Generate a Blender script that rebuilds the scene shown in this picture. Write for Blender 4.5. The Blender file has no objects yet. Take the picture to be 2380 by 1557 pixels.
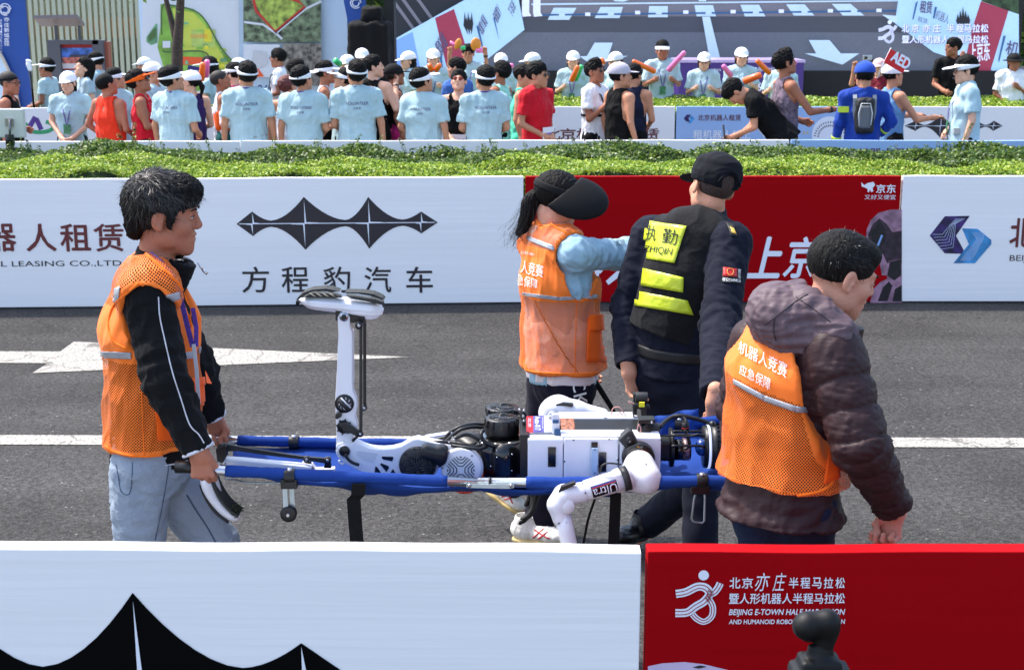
import bpy, bmesh, math, random
import numpy as np
from mathutils import Vector, Matrix
from mathutils.bvhtree import BVHTree
random.seed(7); RNG = np.random.default_rng(7)
C = bpy.context.scene.collection
SC = bpy.context.scene
# ------------------------------------------------------------------ camera, light, exposure
CAM_H = 2.3; FOC = 3400.0; CX, CY = 1190.0, 778.5
TH = math.atan((CY - 3) / FOC)
cam_d = bpy.data.cameras.new('camera'); cam = bpy.data.objects.new('camera', cam_d); C.objects.link(cam)
cam.location = (0, 0, CAM_H); cam.rotation_euler = (math.pi/2 - TH, 0, 0)
cam_d.sensor_width = 36; cam_d.lens = 36 * FOC / 2380; cam_d.clip_end = 600; cam_d.clip_start = .05
cam_d.dof.use_dof = True; cam_d.dof.focus_distance = 5.0; cam_d.dof.aperture_fstop = 13.0
SC.camera = cam
W = bpy.data.worlds.new('World'); SC.world = W; W.use_nodes = True
SUN_EL, SUN_AZ = math.radians(58), math.radians(-62)      # azimuth from +Y towards +X
nt = W.node_tree; sky = nt.nodes.new('ShaderNodeTexSky'); sky.sky_type = 'NISHITA'; sky.sun_disc = False
sky.sun_elevation = SUN_EL; sky.sun_rotation = SUN_AZ; sky.dust_density = 2.5; sky.air_density = 1.0; sky.ozone_density = 1.0
nt.links.new(sky.outputs[0], nt.nodes['Background'].inputs[0]); nt.nodes['Background'].inputs[1].default_value = .15
sl = bpy.data.lights.new('sun', 'SUN'); sl.energy = 2.0; sl.angle = math.radians(2.0); sl.color = (1, .95, .88)
sun = bpy.data.objects.new('sun', sl); C.objects.link(sun)
sd = Vector((math.sin(SUN_AZ)*math.cos(SUN_EL), math.cos(SUN_AZ)*math.cos(SUN_EL), math.sin(SUN_EL)))
sun.rotation_euler = sd.to_track_quat('Z', 'Y').to_euler()
SC.view_settings.view_transform = 'Standard'; SC.view_settings.look = 'None'
SC.view_settings.exposure = 1.5; SC.view_settings.gamma = 1; SC.view_settings.use_curve_mapping = False
SC.cycles.max_bounces = 6; SC.cycles.transparent_max_bounces = 12
# ------------------------------------------------------------------ coordinates
_c, _s = math.cos(TH), math.sin(TH)
def P(U, V, y):
    a = (U - CX)/FOC; b = -(V - CY)/FOC
    d = np.array([a, _c + b*_s, -_s + b*_c])
    return np.array([0, 0, CAM_H]) + d * (y/d[1])
def G(U, V, z=0.0):
    a = (U - CX)/FOC; b = -(V - CY)/FOC
    d = np.array([a, _c + b*_s, -_s + b*_c])
    return np.array([0, 0, CAM_H]) + d * ((z - CAM_H)/d[2])
def SCL(y, z=1.0):   # photo pixels per metre at a place
    return FOC/(y*_c + (CAM_H - z)*_s)
def V3(*a): return np.array(a, float)
# ------------------------------------------------------------------ materials
def lin(c):
    r = []
    for v in c:
        v = v/255.0
        r.append(v/12.92 if v <= .04045 else ((v+.055)/1.055)**2.4)
    return tuple(r)
MATS = {}
def mat(name, rgb=(128,128,128), rough=.6, metal=0.0, var=.08, scale=30, bump=0.0, bscale=None, spec=.5, emit=0.0, sheen=0.0, coat=0.0, sss=0.0, var2=0.0, stretch=None, blin=None):
    """procedural: base colour (sRGB 0-255) varied by noise, optional bump"""
    if name in MATS: return MATS[name]
    m = bpy.data.materials.new(name); m.use_nodes = True; n = m.node_tree.nodes; L = m.node_tree.links
    b = n['Principled BSDF']; c = blin or lin(rgb)
    b.inputs['Roughness'].default_value = rough; b.inputs['Metallic'].default_value = metal
    b.inputs['Specular IOR Level'].default_value = spec
    if sheen: b.inputs['Sheen Weight'].default_value = sheen; b.inputs['Sheen Roughness'].default_value = .5
    if coat: b.inputs['Coat Weight'].default_value = coat; b.inputs['Coat Roughness'].default_value = .1
    if sss: b.inputs['Subsurface Weight'].default_value = sss; b.inputs['Subsurface Radius'].default_value = (.01,.004,.002); b.inputs['Subsurface Scale'].default_value = .5
    tc = n.new('ShaderNodeTexCoord'); mp = n.new('ShaderNodeMapping'); L.new(tc.outputs['Object'], mp.inputs[0])
    if stretch: mp.inputs['Scale'].default_value = stretch
    nz = n.new('ShaderNodeTexNoise'); nz.inputs['Scale'].default_value = scale; nz.inputs['Detail'].default_value = 5; L.new(mp.outputs[0], nz.inputs[0])
    mx = n.new('ShaderNodeMix'); mx.data_type = 'RGBA'
    mx.inputs[6].default_value = (*[x*(1-var*1.6) for x in c], 1); mx.inputs[7].default_value = (*[min(1, x*(1+var*1.6)) for x in c], 1)
    if var >= .2:
        mr = n.new('ShaderNodeMapRange'); mr.inputs[1].default_value = .34; mr.inputs[2].default_value = .66; L.new(nz.outputs[0], mr.inputs[0]); L.new(mr.outputs[0], mx.inputs[0])
    else: L.new(nz.outputs[0], mx.inputs[0])
    out = mx.outputs[2]
    if var2:
        n2 = n.new('ShaderNodeTexNoise'); n2.inputs['Scale'].default_value = scale*.12; n2.inputs['Detail'].default_value = 3; L.new(mp.outputs[0], n2.inputs[0])
        r2 = n.new('ShaderNodeMapRange'); r2.inputs[1].default_value = .3; r2.inputs[2].default_value = .7; r2.inputs[3].default_value = 1-var2; r2.inputs[4].default_value = 1+var2; L.new(n2.outputs[0], r2.inputs[0])
        m2 = n.new('ShaderNodeVectorMath'); m2.operation = 'SCALE'; L.new(out, m2.inputs[0]); L.new(r2.outputs[0], m2.inputs[3]); out = m2.outputs[0]
    L.new(out, b.inputs['Base Color'])
    if emit: L.new(out, b.inputs['Emission Color']); b.inputs['Emission Strength'].default_value = emit
    if bump:
        bz = n.new('ShaderNodeTexNoise'); bz.inputs['Scale'].default_value = bscale or scale*3; bz.inputs['Detail'].default_value = 4; L.new(mp.outputs[0], bz.inputs[0])
        bp = n.new('ShaderNodeBump'); bp.inputs['Strength'].default_value = min(1, bump); bp.inputs['Distance'].default_value = .01; L.new(bz.outputs[0], bp.inputs['Height']); L.new(bp.outputs[0], b.inputs['Normal'])
    MATS[name] = m; return m
def cloth(name, rgb, rough=.85, **k):
    k.setdefault('var', .06); k.setdefault('scale', 40); k.setdefault('bump', .25); k.setdefault('bscale', 9); k.setdefault('sheen', .0 if sum(rgb) < 160 else .1)
    k.setdefault('spec', .2)
    return mat(name, rgb, rough, **k)
# ------------------------------------------------------------------ objects
def thing(name, label, cat, loc=(0,0,0), group=None):
    o = bpy.data.objects.new(name, None); C.objects.link(o); o.location = [float(v) for v in loc]; o.empty_display_size = .1
    o['label'] = label; o['category'] = cat
    if group: o['group'] = group
    return o
def tag(o, label=None, cat=None, group=None, kind=None):
    if label: o['label'] = label
    if cat: o['category'] = cat
    if group: o['group'] = group
    if kind: o['kind'] = kind
    return o
def mesh_np(name, V, Q, nv=4):
    me = bpy.data.meshes.new(name); V = np.asarray(V, np.float32); Q = np.asarray(Q, np.int32)
    me.vertices.add(len(V)); me.vertices.foreach_set('co', V.ravel())
    n = len(Q); me.loops.add(n*nv); me.loops.foreach_set('vertex_index', Q.ravel())
    me.polygons.add(n); me.polygons.foreach_set('loop_start', np.arange(n, dtype=np.int32)*nv)
    me.update(calc_edges=True); me.validate(); return me
def link(name, me, m=None, parent=None, smooth=False):
    """verts are in world space; re-based on the parent's origin (or on their own centre)"""
    o = bpy.data.objects.new(name, me); C.objects.link(o)
    if m is not None:
        for mm in (m if isinstance(m, (list, tuple)) else [m]): me.materials.append(mm)
    if parent is not None:
        q = parent; off = Vector((0,0,0))
        while q is not None: off += Vector(q.location); q = q.parent
        o.parent = parent
    else:
        n = len(me.vertices); co = np.empty(n*3, np.float32); me.vertices.foreach_get('co', co); co = co.reshape(-1,3)
        lo, hi = co.min(0), co.max(0); off = Vector(((lo[0]+hi[0])/2, (lo[1]+hi[1])/2, lo[2])); o.location = off
        off = Vector([float(v) for v in off])
    me.transform(Matrix.Translation(-off))
    if smooth: me.polygons.foreach_set('use_smooth', np.ones(len(me.polygons), bool)); me.update()
    return o
class MB:
    def __init__(s): s.v = []; s.f = []; s.m = []; s.sm = []
    def add(s, v, f, mi=0, smooth=False):
        b = len(s.v); s.v += [tuple(map(float, p)) for p in v]; s.f += [tuple(b+i for i in q) for q in f]; s.m += [mi]*len(f); s.sm += [smooth]*len(f); return s
    def box(s, lo, hi, mi=0, R=None, c=None):
        x0,y0,z0 = lo; x1,y1,z1 = hi
        v = [(x0,y0,z0),(x1,y0,z0),(x1,y1,z0),(x0,y1,z0),(x0,y0,z1),(x1,y0,z1),(x1,y1,z1),(x0,y1,z1)]
        if R is not None: v = [np.array(c) + R @ np.array(p) for p in v]
        return s.add(v, [(0,3,2,1),(4,5,6,7),(0,1,5,4),(1,2,6,5),(2,3,7,6),(3,0,4,7)], mi)
    def cyl(s, a, b, ra, rb=None, n=20, mi=0, cap=True, smooth=True):
        a = np.array(a, float); b = np.array(b, float); rb = ra if rb is None else rb
        d = b-a; d /= np.linalg.norm(d)+1e-12; u = np.cross(d, (0,0,1) if abs(d[2]) < .9 else (1,0,0)); u /= np.linalg.norm(u); w = np.cross(d, u)
        t = np.arange(n)*2*math.pi/n; ring = np.outer(np.cos(t), u)+np.outer(np.sin(t), w)
        v = list(a+ring*ra)+list(b+ring*rb); s.add(v, [(i, (i+1)%n, n+(i+1)%n, n+i) for i in range(n)], mi, smooth)
        if cap:
            s.add(list(a+ring*ra), [tuple(range(n))[::-1]], mi); s.add(list(b+ring*rb), [tuple(range(n))], mi)
        return s
    def lathe(s, a, axis, prof, n=24, mi=0):
        """prof: list of (t along axis, radius)"""
        a = np.array(a, float); d = np.array(axis, float); d /= np.linalg.norm(d); u = np.cross(d, (0,0,1) if abs(d[2]) < .9 else (1,0,0)); u /= np.linalg.norm(u); w = np.cross(d, u)
        t = np.arange(n)*2*math.pi/n; ring = np.outer(np.cos(t), u)+np.outer(np.sin(t), w); v = []
        for (h, r) in prof: v += list(a+d*h+ring*max(r, 1e-4))
        f = [(k*n+i, k*n+(i+1)%n, (k+1)*n+(i+1)%n, (k+1)*n+i) for k in range(len(prof)-1) for i in range(n)]
        return s.add(v, f, mi, True)
    def tube(s, pts, r, n=8, mi=0):
        pts = [np.array(p, float) for p in pts]; k = len(pts); rr = r if hasattr(r, '__len__') else [r]*k; u = None; v = []
        for i, p in enumerate(pts):
            d = pts[min(i+1, k-1)]-pts[max(i-1, 0)]; d /= np.linalg.norm(d)+1e-9
            if u is None: u = np.cross(d, (0,0,1) if abs(d[2]) < .9 else (1,0,0))
            u = u - d*np.dot(u, d); u /= np.linalg.norm(u)+1e-9; w = np.cross(d, u)
            v += [p+(math.cos(t)*u+math.sin(t)*w)*rr[i] for t in [2*math.pi*j/n for j in range(n)]]
        s.add(v, [(a*n+i, a*n+(i+1)%n, (a+1)*n+(i+1)%n, (a+1)*n+i) for a in range(k-1) for i in range(n)], mi, True)
        s.add(v[:n], [tuple(range(n))[::-1]], mi); s.add(v[-n:], [tuple(range(n))], mi); return s
    def ribbon(s, pts, w, side, t=.002, mi=0):
        pts = [np.array(p, float) for p in pts]; side = np.array(side, float); v = []
        for i, p in enumerate(pts):
            sd_ = side if side.ndim == 1 else side[i]; d = pts[min(i+1, len(pts)-1)]-pts[max(i-1, 0)]; nn = np.cross(d, sd_); nn /= np.linalg.norm(nn)+1e-9
            v += [p-sd_*w/2-nn*t/2, p+sd_*w/2-nn*t/2, p+sd_*w/2+nn*t/2, p-sd_*w/2+nn*t/2]
        k = len(pts); f = [(4*a+i, 4*a+(i+1)%4, 4*a+4+(i+1)%4, 4*a+4+i) for a in range(k-1) for i in range(4)]+[(3,2,1,0), (4*k-4, 4*k-3, 4*k-2, 4*k-1)]
        return s.add(v, f, mi)
    def prism(s, poly, ext, mi=0, mi_side=None):
        """poly: list of 3D points in a plane, ext: extrusion vector"""
        poly = [np.array(p, float) for p in poly]; n = len(poly); e = np.array(ext, float)
        s.add(poly, [tuple(range(n))], mi); s.add([p+e for p in poly], [tuple(range(n))[::-1]], mi)
        return s.add(poly+[p+e for p in poly], [(i, i+n, (i+1)%n+n, (i+1)%n) for i in range(n)], mi if mi_side is None else mi_side)
    def build(s, name, m=None, parent=None, bevel=0, smooth=None):
        me = bpy.data.meshes.new(name); me.from_pydata(s.v, [], s.f)
        bm = bmesh.new(); bm.from_mesh(me)
        for f_, mi, sm in zip(bm.faces, s.m, s.sm): f_.material_index = mi; f_.smooth = sm if smooth is None else smooth
        bmesh.ops.remove_doubles(bm, verts=bm.verts, dist=1e-6)
        ng = [f_ for f_ in bm.faces if len(f_.verts) > 4]
        bmesh.ops.recalc_face_normals(bm, faces=bm.faces)
        if ng: bmesh.ops.triangulate(bm, faces=ng)
        if bevel:
            ed = [e for e in bm.edges if len(e.link_faces) == 2 and e.calc_face_angle(0) > .6]
            bmesh.ops.bevel(bm, geom=ed, offset=bevel, segments=2, affect='EDGES', profile=.6, clamp_overlap=True)
        bm.to_mesh(me); bm.free()
        return link(name, me, m, parent)
# ------------------------------------------------------------------ distance-field modelling
def nrm(v): v = np.array(v, float); return v/(np.linalg.norm(v)+1e-12)
def basis(ax, lat):
    ax = nrm(ax); lat = np.array(lat, float); lat = nrm(lat-ax*np.dot(lat, ax)); return ax, lat, np.cross(ax, lat)
def cone(a, b, ra, rb=None):
    a = np.array(a, float); b = np.array(b, float); rb = ra if rb is None else rb; ba = b-a; L2 = ba@ba+1e-12; R = max(ra, rb)
    def f(X, Y, Z):
        x, y, z = X-a[0], Y-a[1], Z-a[2]; h = np.clip((x*ba[0]+y*ba[1]+z*ba[2])/L2, 0, 1)
        return np.sqrt((x-h*ba[0])**2+(y-h*ba[1])**2+(z-h*ba[2])**2)-(ra+(rb-ra)*h)
    return f, np.minimum(a, b)-R, np.maximum(a, b)+R
def fcone(a, b, wa, da, wb, db, lat):
    """flattened capsule: half width w along lat, half depth d across"""
    a = np.array(a, float); b = np.array(b, float); ax, l, e = basis(b-a, lat); L = np.linalg.norm(b-a)
    def f(X, Y, Z):
        x, y, z = X-a[0], Y-a[1], Z-a[2]
        t = x*ax[0]+y*ax[1]+z*ax[2]; u = x*l[0]+y*l[1]+z*l[2]; w = x*e[0]+y*e[1]+z*e[2]
        h = np.clip(t/L, 0, 1); W_ = wa+(wb-wa)*h; D_ = da+(db-da)*h; o = t-h*L; mn = np.minimum(W_, D_)
        return (np.sqrt((u/W_)**2+(w/D_)**2+(o/mn)**2)-1)*mn
    R = max(wa, da, wb, db); return f, np.minimum(a, b)-R, np.maximum(a, b)+R
def ell(c, r, R=None):
    c = np.array(c, float); r = np.array(r, float); M = np.eye(3) if R is None else np.array(R, float)
    def f(X, Y, Z):
        x, y, z = X-c[0], Y-c[1], Z-c[2]
        p = [(x*M[0][i]+y*M[1][i]+z*M[2][i])/r[i] for i in range(3)]
        k0 = np.sqrt(p[0]**2+p[1]**2+p[2]**2); k1 = np.sqrt((p[0]/r[0])**2+(p[1]/r[1])**2+(p[2]/r[2])**2)+1e-9
        return k0*(k0-1)/k1
    m = np.abs(M)@r; return f, c-m, c+m
def rbox(c, hs, R=None, rd=.01):
    c = np.array(c, float); hs = np.array(hs, float); M = np.eye(3) if R is None else np.array(R, float)
    def f(X, Y, Z):
        x, y, z = X-c[0], Y-c[1], Z-c[2]
        q = [np.abs(x*M[0][i]+y*M[1][i]+z*M[2][i])-hs[i]+rd for i in range(3)]
        return np.sqrt(sum(np.maximum(k, 0)**2 for k in q))+np.minimum(np.maximum(q[0], np.maximum(q[1], q[2])), 0)-rd
    m = np.abs(M)@hs; return f, c-m, c+m
def half(p, n):
    p = np.array(p, float); n = nrm(n)
    return (lambda X, Y, Z: (X-p[0])*n[0]+(Y-p[1])*n[1]+(Z-p[2])*n[2]), None, None
def surface_nets(F, org, h):
    s = F < 0; sh = tuple(d-1 for d in F.shape); cnt = np.zeros(sh, np.int8)
    for i in (0,1):
        for j in (0,1):
            for k in (0,1): cnt += s[i:i+sh[0], j:j+sh[1], k:k+sh[2]]
    act = (cnt > 0) & (cnt < 8); I, J, K = np.nonzero(act); n = len(I)
    idx = -np.ones(sh, np.int32); idx[I, J, K] = np.arange(n); acc = np.zeros((n,3)); num = np.zeros(n)
    for ax in range(3):
        o1, o2 = [a for a in range(3) if a != ax]
        for p in (0,1):
            for q in (0,1):
                d0 = [0,0,0]; d0[o1] = p; d0[o2] = q; d1 = list(d0); d1[ax] = 1
                f0 = F[I+d0[0], J+d0[1], K+d0[2]]; f1 = F[I+d1[0], J+d1[1], K+d1[2]]; m = (f0 < 0) != (f1 < 0)
                t = f0[m]/(f0[m]-f1[m]); pos = np.zeros((m.sum(),3)); pos[:, ax] = t; pos[:, o1] = p; pos[:, o2] = q; acc[m] += pos; num[m] += 1
    V = np.stack([I,J,K], 1)+acc/np.maximum(num, 1)[:,None]; V = V*h+org; Q = []
    for ax in range(3):
        o1, o2 = [(1,2),(2,0),(0,1)][ax]
        sl0 = [slice(0,None)]*3; sl1 = [slice(0,None)]*3; sl0[ax] = slice(0,-1); sl1[ax] = slice(1,None)
        a = s[tuple(sl0)]; b = s[tuple(sl1)]; m = a != b; ijk = np.stack(np.nonzero(m), 1)
        ok = (ijk[:,o1] > 0) & (ijk[:,o2] > 0) & (ijk[:,o1] < F.shape[o1]-1) & (ijk[:,o2] < F.shape[o2]-1); ijk = ijk[ok]
        c = []
        for (p, q) in ((1,1),(0,1),(0,0),(1,0)):
            t = ijk.copy(); t[:,o1] -= p; t[:,o2] -= q; c.append(idx[t[:,0], t[:,1], t[:,2]])
        q = np.stack(c, 1); fl = b[ijk[:,0], ijk[:,1], ijk[:,2]] if False else a[ijk[:,0], ijk[:,1], ijk[:,2]]
        q[~fl] = q[~fl][:, ::-1]; Q.append(q)
    return V, np.concatenate(Q)
class SDF:
    def __init__(s, k=.02): s.ops = []; s.k = k
    def u(s, pr, k=None): s.ops.append(('u', pr, s.k if k is None else k)); return s
    def sub(s, pr, k=.004): s.ops.append(('s', pr, k)); return s
    def cut(s, pr, k=.003): s.ops.append(('i', pr, k)); return s
    def mesh(s, h, smooth=1, disp=None, box=None):
        us = [o for o in s.ops if o[0] == 'u']
        lo = np.min([o[1][1] for o in us], 0)-3*h; hi = np.max([o[1][2] for o in us], 0)+3*h
        if box is not None: lo = np.maximum(lo, box[0]); hi = np.minimum(hi, box[1])
        n = np.maximum(np.ceil((hi-lo)/h).astype(int)+1, 4)
        ax = [lo[i]+h*np.arange(n[i]) for i in range(3)]; F = np.full(n, .5, np.float32)
        for kind, (f, a, b), k in s.ops:
            if a is None: sl = [slice(0, n[i]) for i in range(3)]
            else:
                mg = k+3*h; sl = [slice(max(0, int((a[i]-mg-lo[i])/h)), min(n[i], int((b[i]+mg-lo[i])/h)+2)) for i in range(3)]
                if any(q.stop <= q.start for q in sl): continue
            X = ax[0][sl[0]][:,None,None]; Y = ax[1][sl[1]][None,:,None]; Z = ax[2][sl[2]][None,None,:]
            d = f(X, Y, Z); sl = tuple(sl); g = F[sl]
            if kind == 'u': hh = np.maximum(k-np.abs(g-d), 0)/k; F[sl] = np.minimum(g, d)-hh*hh*k*.25
            else:
                if kind == 's': d = -d
                hh = np.maximum(k-np.abs(g-d), 0)/k; F[sl] = np.maximum(g, d)+hh*hh*k*.25
        V, Q = surface_nets(F, lo, h)
        for _ in range(smooth): V = relax(V, Q, .5)
        if disp is not None: V = V+vnorm(V, Q)*disp(V)[:,None]
        return V, Q
def relax(V, Q, a):
    S = np.zeros_like(V); N = np.zeros(len(V))
    for i in range(4):
        np.add.at(S, Q[:,i], V[Q[:,(i+1)%4]]); np.add.at(S, Q[:,i], V[Q[:,(i+3)%4]]); np.add.at(N, Q[:,i], 2)
    return V*(1-a)+a*S/np.maximum(N, 1)[:,None]
def vnorm(V, Q):
    n = np.cross(V[Q[:,2]]-V[Q[:,0]], V[Q[:,3]]-V[Q[:,1]]); N = np.zeros_like(V)
    for i in range(4): np.add.at(N, Q[:,i], n)
    return N/(np.linalg.norm(N, axis=1, keepdims=True)+1e-12)
def wob(V, sc, seed=0, aniso=(1,1,1)):
    """cheap smooth pseudo noise in -1..1"""
    p = V*np.array(aniso)*sc; r = np.random.default_rng(seed); o = 0
    for k in range(4):
        a = r.normal(size=3); b = r.normal(size=3); o = o+np.sin(p@a+1.6*np.sin(p@b+r.uniform(0,6))+r.uniform(0,6))/(1+.5*k); p = p*1.6
    return o/2.2
def folds(V, sc, seed, aniso=(1,1,1)):
    w = wob(V, sc, seed, aniso); return 1-2*np.abs(w)**.8
def join(parts):
    Vs = []; Qs = []; b = 0
    for V, Q in parts: Vs.append(V); Qs.append(Q+b); b += len(V)
    return np.concatenate(Vs), np.concatenate(Qs)
def put(name, VQ, m, parent, attrs=None):
    me = mesh_np(name, VQ[0], VQ[1])
    if attrs:
        for k, a in attrs.items():
            a = np.asarray(a, np.float32)
            if a.ndim == 1: t = me.attributes.new(k, 'FLOAT', 'POINT'); t.data.foreach_set('value', a)
            else: t = me.attributes.new(k, 'FLOAT_VECTOR', 'POINT'); t.data.foreach_set('vector', a.ravel())
    return link(name, me, m, parent, smooth=True)
# ------------------------------------------------------------------ text
def text_mesh(s, bold=0.0, extrude=0.0, shear=0.0):
    cu = bpy.data.curves.new('t', 'FONT'); cu.body = s; cu.size = 1; cu.offset = bold; cu.extrude = extrude; cu.shear = shear; cu.resolution_u = 3
    o = bpy.data.objects.new('t', cu); C.objects.link(o); dg = bpy.context.evaluated_depsgraph_get(); dg.update()
    me = bpy.data.meshes.new_from_object(o.evaluated_get(dg)); bpy.data.objects.remove(o); bpy.data.curves.remove(cu)
    n = len(me.vertices); co = np.empty(n*3, np.float32); me.vertices.foreach_get('co', co); co = co.reshape(-1,3)
    return me, co
def fit_text(s, origin, right, up, w, h, m, parent, name='lettering', bold=.0, thick=.001, shear=0.0, project=None, off=.003, flip=False):
    """lettering laid into the box origin (lower left) + right*w + up*h"""
    me, co = text_mesh(s, 0, 0, shear)
    lo = co.min(0); hi = co.max(0); o = np.array(origin, float); r = nrm(right); u_ = nrm(up); nn = np.cross(r, u_)
    a = (co[:,0]-lo[0])/(hi[0]-lo[0])*w; b = (co[:,1]-lo[1])/(hi[1]-lo[1]+1e-9)*h
    P3 = o+a[:,None]*r+b[:,None]*u_+nn*thick; me.vertices.foreach_set('co', P3.astype(np.float32).ravel()); me.update()
    if project is not None:
        bm = bmesh.new(); bm.from_mesh(me); bmesh.ops.triangulate(bm, faces=bm.faces)
        for _ in range(2):
            e = [x for x in bm.edges if x.calc_length() > .012]
            if e: bmesh.ops.subdivide_edges(bm, edges=e, cuts=1)
        bmesh.ops.triangulate(bm, faces=bm.faces)
        last = None
        for v in bm.verts:
            for bias in (0, .004, -.004):
                hit = project.ray_cast(Vector(v.co)+Vector(nn)*.35+Vector(u_)*bias, -Vector(nn))
                if hit[0] is not None: break
            if hit[0] is not None: v.co = hit[0]+Vector(nn)*off
        bm.to_mesh(me); bm.free()
    me.materials.clear()
    if bold > .005 and project is None:
        bm = bmesh.new(); bm.from_mesh(me); base = list(bm.verts)+list(bm.edges)+list(bm.faces); e = (co[:,1].max()-co[:,1].min()); e = bold*.55*h/max(e, .5) if h < 1 else 0
        for i, (dx, dy) in enumerate(((1,0),(-1,0),(0,1),(0,-1))):
            r4 = bmesh.ops.duplicate(bm, geom=base); vs = [x for x in r4['geom'] if isinstance(x, bmesh.types.BMVert)]
            bmesh.ops.translate(bm, verts=vs, vec=Vector(r*dx*e+u_*dy*e+nn*.00015*(i+1)))
        bm.to_mesh(me); bm.free()
    return link(name, me, m, parent)
def bvh(VQ): return BVHTree.FromPolygons([tuple(map(float, v)) for v in VQ[0]], [tuple(map(int, q)) for q in VQ[1]])
def deg(a): return math.radians(a)
def Rz(a): c, s = math.cos(a), math.sin(a); return np.array([[c,-s,0],[s,c,0],[0,0,1]])
def Rx(a): c, s = math.cos(a), math.sin(a); return np.array([[1,0,0],[0,c,-s],[0,s,c]])
def Ry(a): c, s = math.cos(a), math.sin(a); return np.array([[c,0,s],[0,1,0],[-s,0,c]])
# ================================================================== SETTING
def leafmat(name, c1, c2, c3):
    m = bpy.data.materials.new(name); m.use_nodes = True; n = m.node_tree.nodes; L = m.node_tree.links; b = n['Principled BSDF']
    at = n.new('ShaderNodeAttribute'); at.attribute_name = 'rnd'; cr = n.new('ShaderNodeValToRGB'); e = cr.color_ramp.elements
    e[0].color = (*lin(c1), 1); e[1].color = (*lin(c3), 1); k = cr.color_ramp.elements.new(.5); k.color = (*lin(c2), 1)
    L.new(at.outputs['Fac'], cr.inputs[0]); L.new(cr.outputs[0], b.inputs['Base Color']); b.inputs['Roughness'].default_value = .45
    t = n.new('ShaderNodeBsdfTranslucent'); L.new(cr.outputs[0], t.inputs[0]); mx = n.new('ShaderNodeMixShader'); mx.inputs[0].default_value = .35
    L.new(b.outputs[0], mx.inputs[1]); L.new(t.outputs[0], mx.inputs[2]); L.new(mx.outputs[0], n['Material Output'].inputs[0]); return m
def leaves(name, C0, size, m, parent, N0=None, up=.7, asp=.55):
    """cloud of diamond leaves at centres C0"""
    n = len(C0); d = RNG.normal(size=(n,3)); d[:,2] = np.abs(d[:,2])+up
    if N0 is not None: d = d*.6+N0
    d /= np.linalg.norm(d, axis=1, keepdims=True); a = np.cross(d, RNG.normal(size=(n,3))); a /= np.linalg.norm(a, axis=1, keepdims=True); b = np.cross(d, a)
    s = size*(.6+.8*RNG.random(n))[:,None]
    V = np.stack([C0-a*s, C0-b*s*asp+d*s*.2, C0+a*s, C0+b*s*asp+d*s*.2], 1).reshape(-1,3); Q = np.arange(n*4).reshape(-1,4)
    me = mesh_np(name, V, Q); t = me.attributes.new('rnd', 'FLOAT', 'POINT'); t.data.foreach_set('value', np.repeat(RNG.random(n), 4).astype(np.float32))
    return link(name, me, m, parent)
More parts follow.
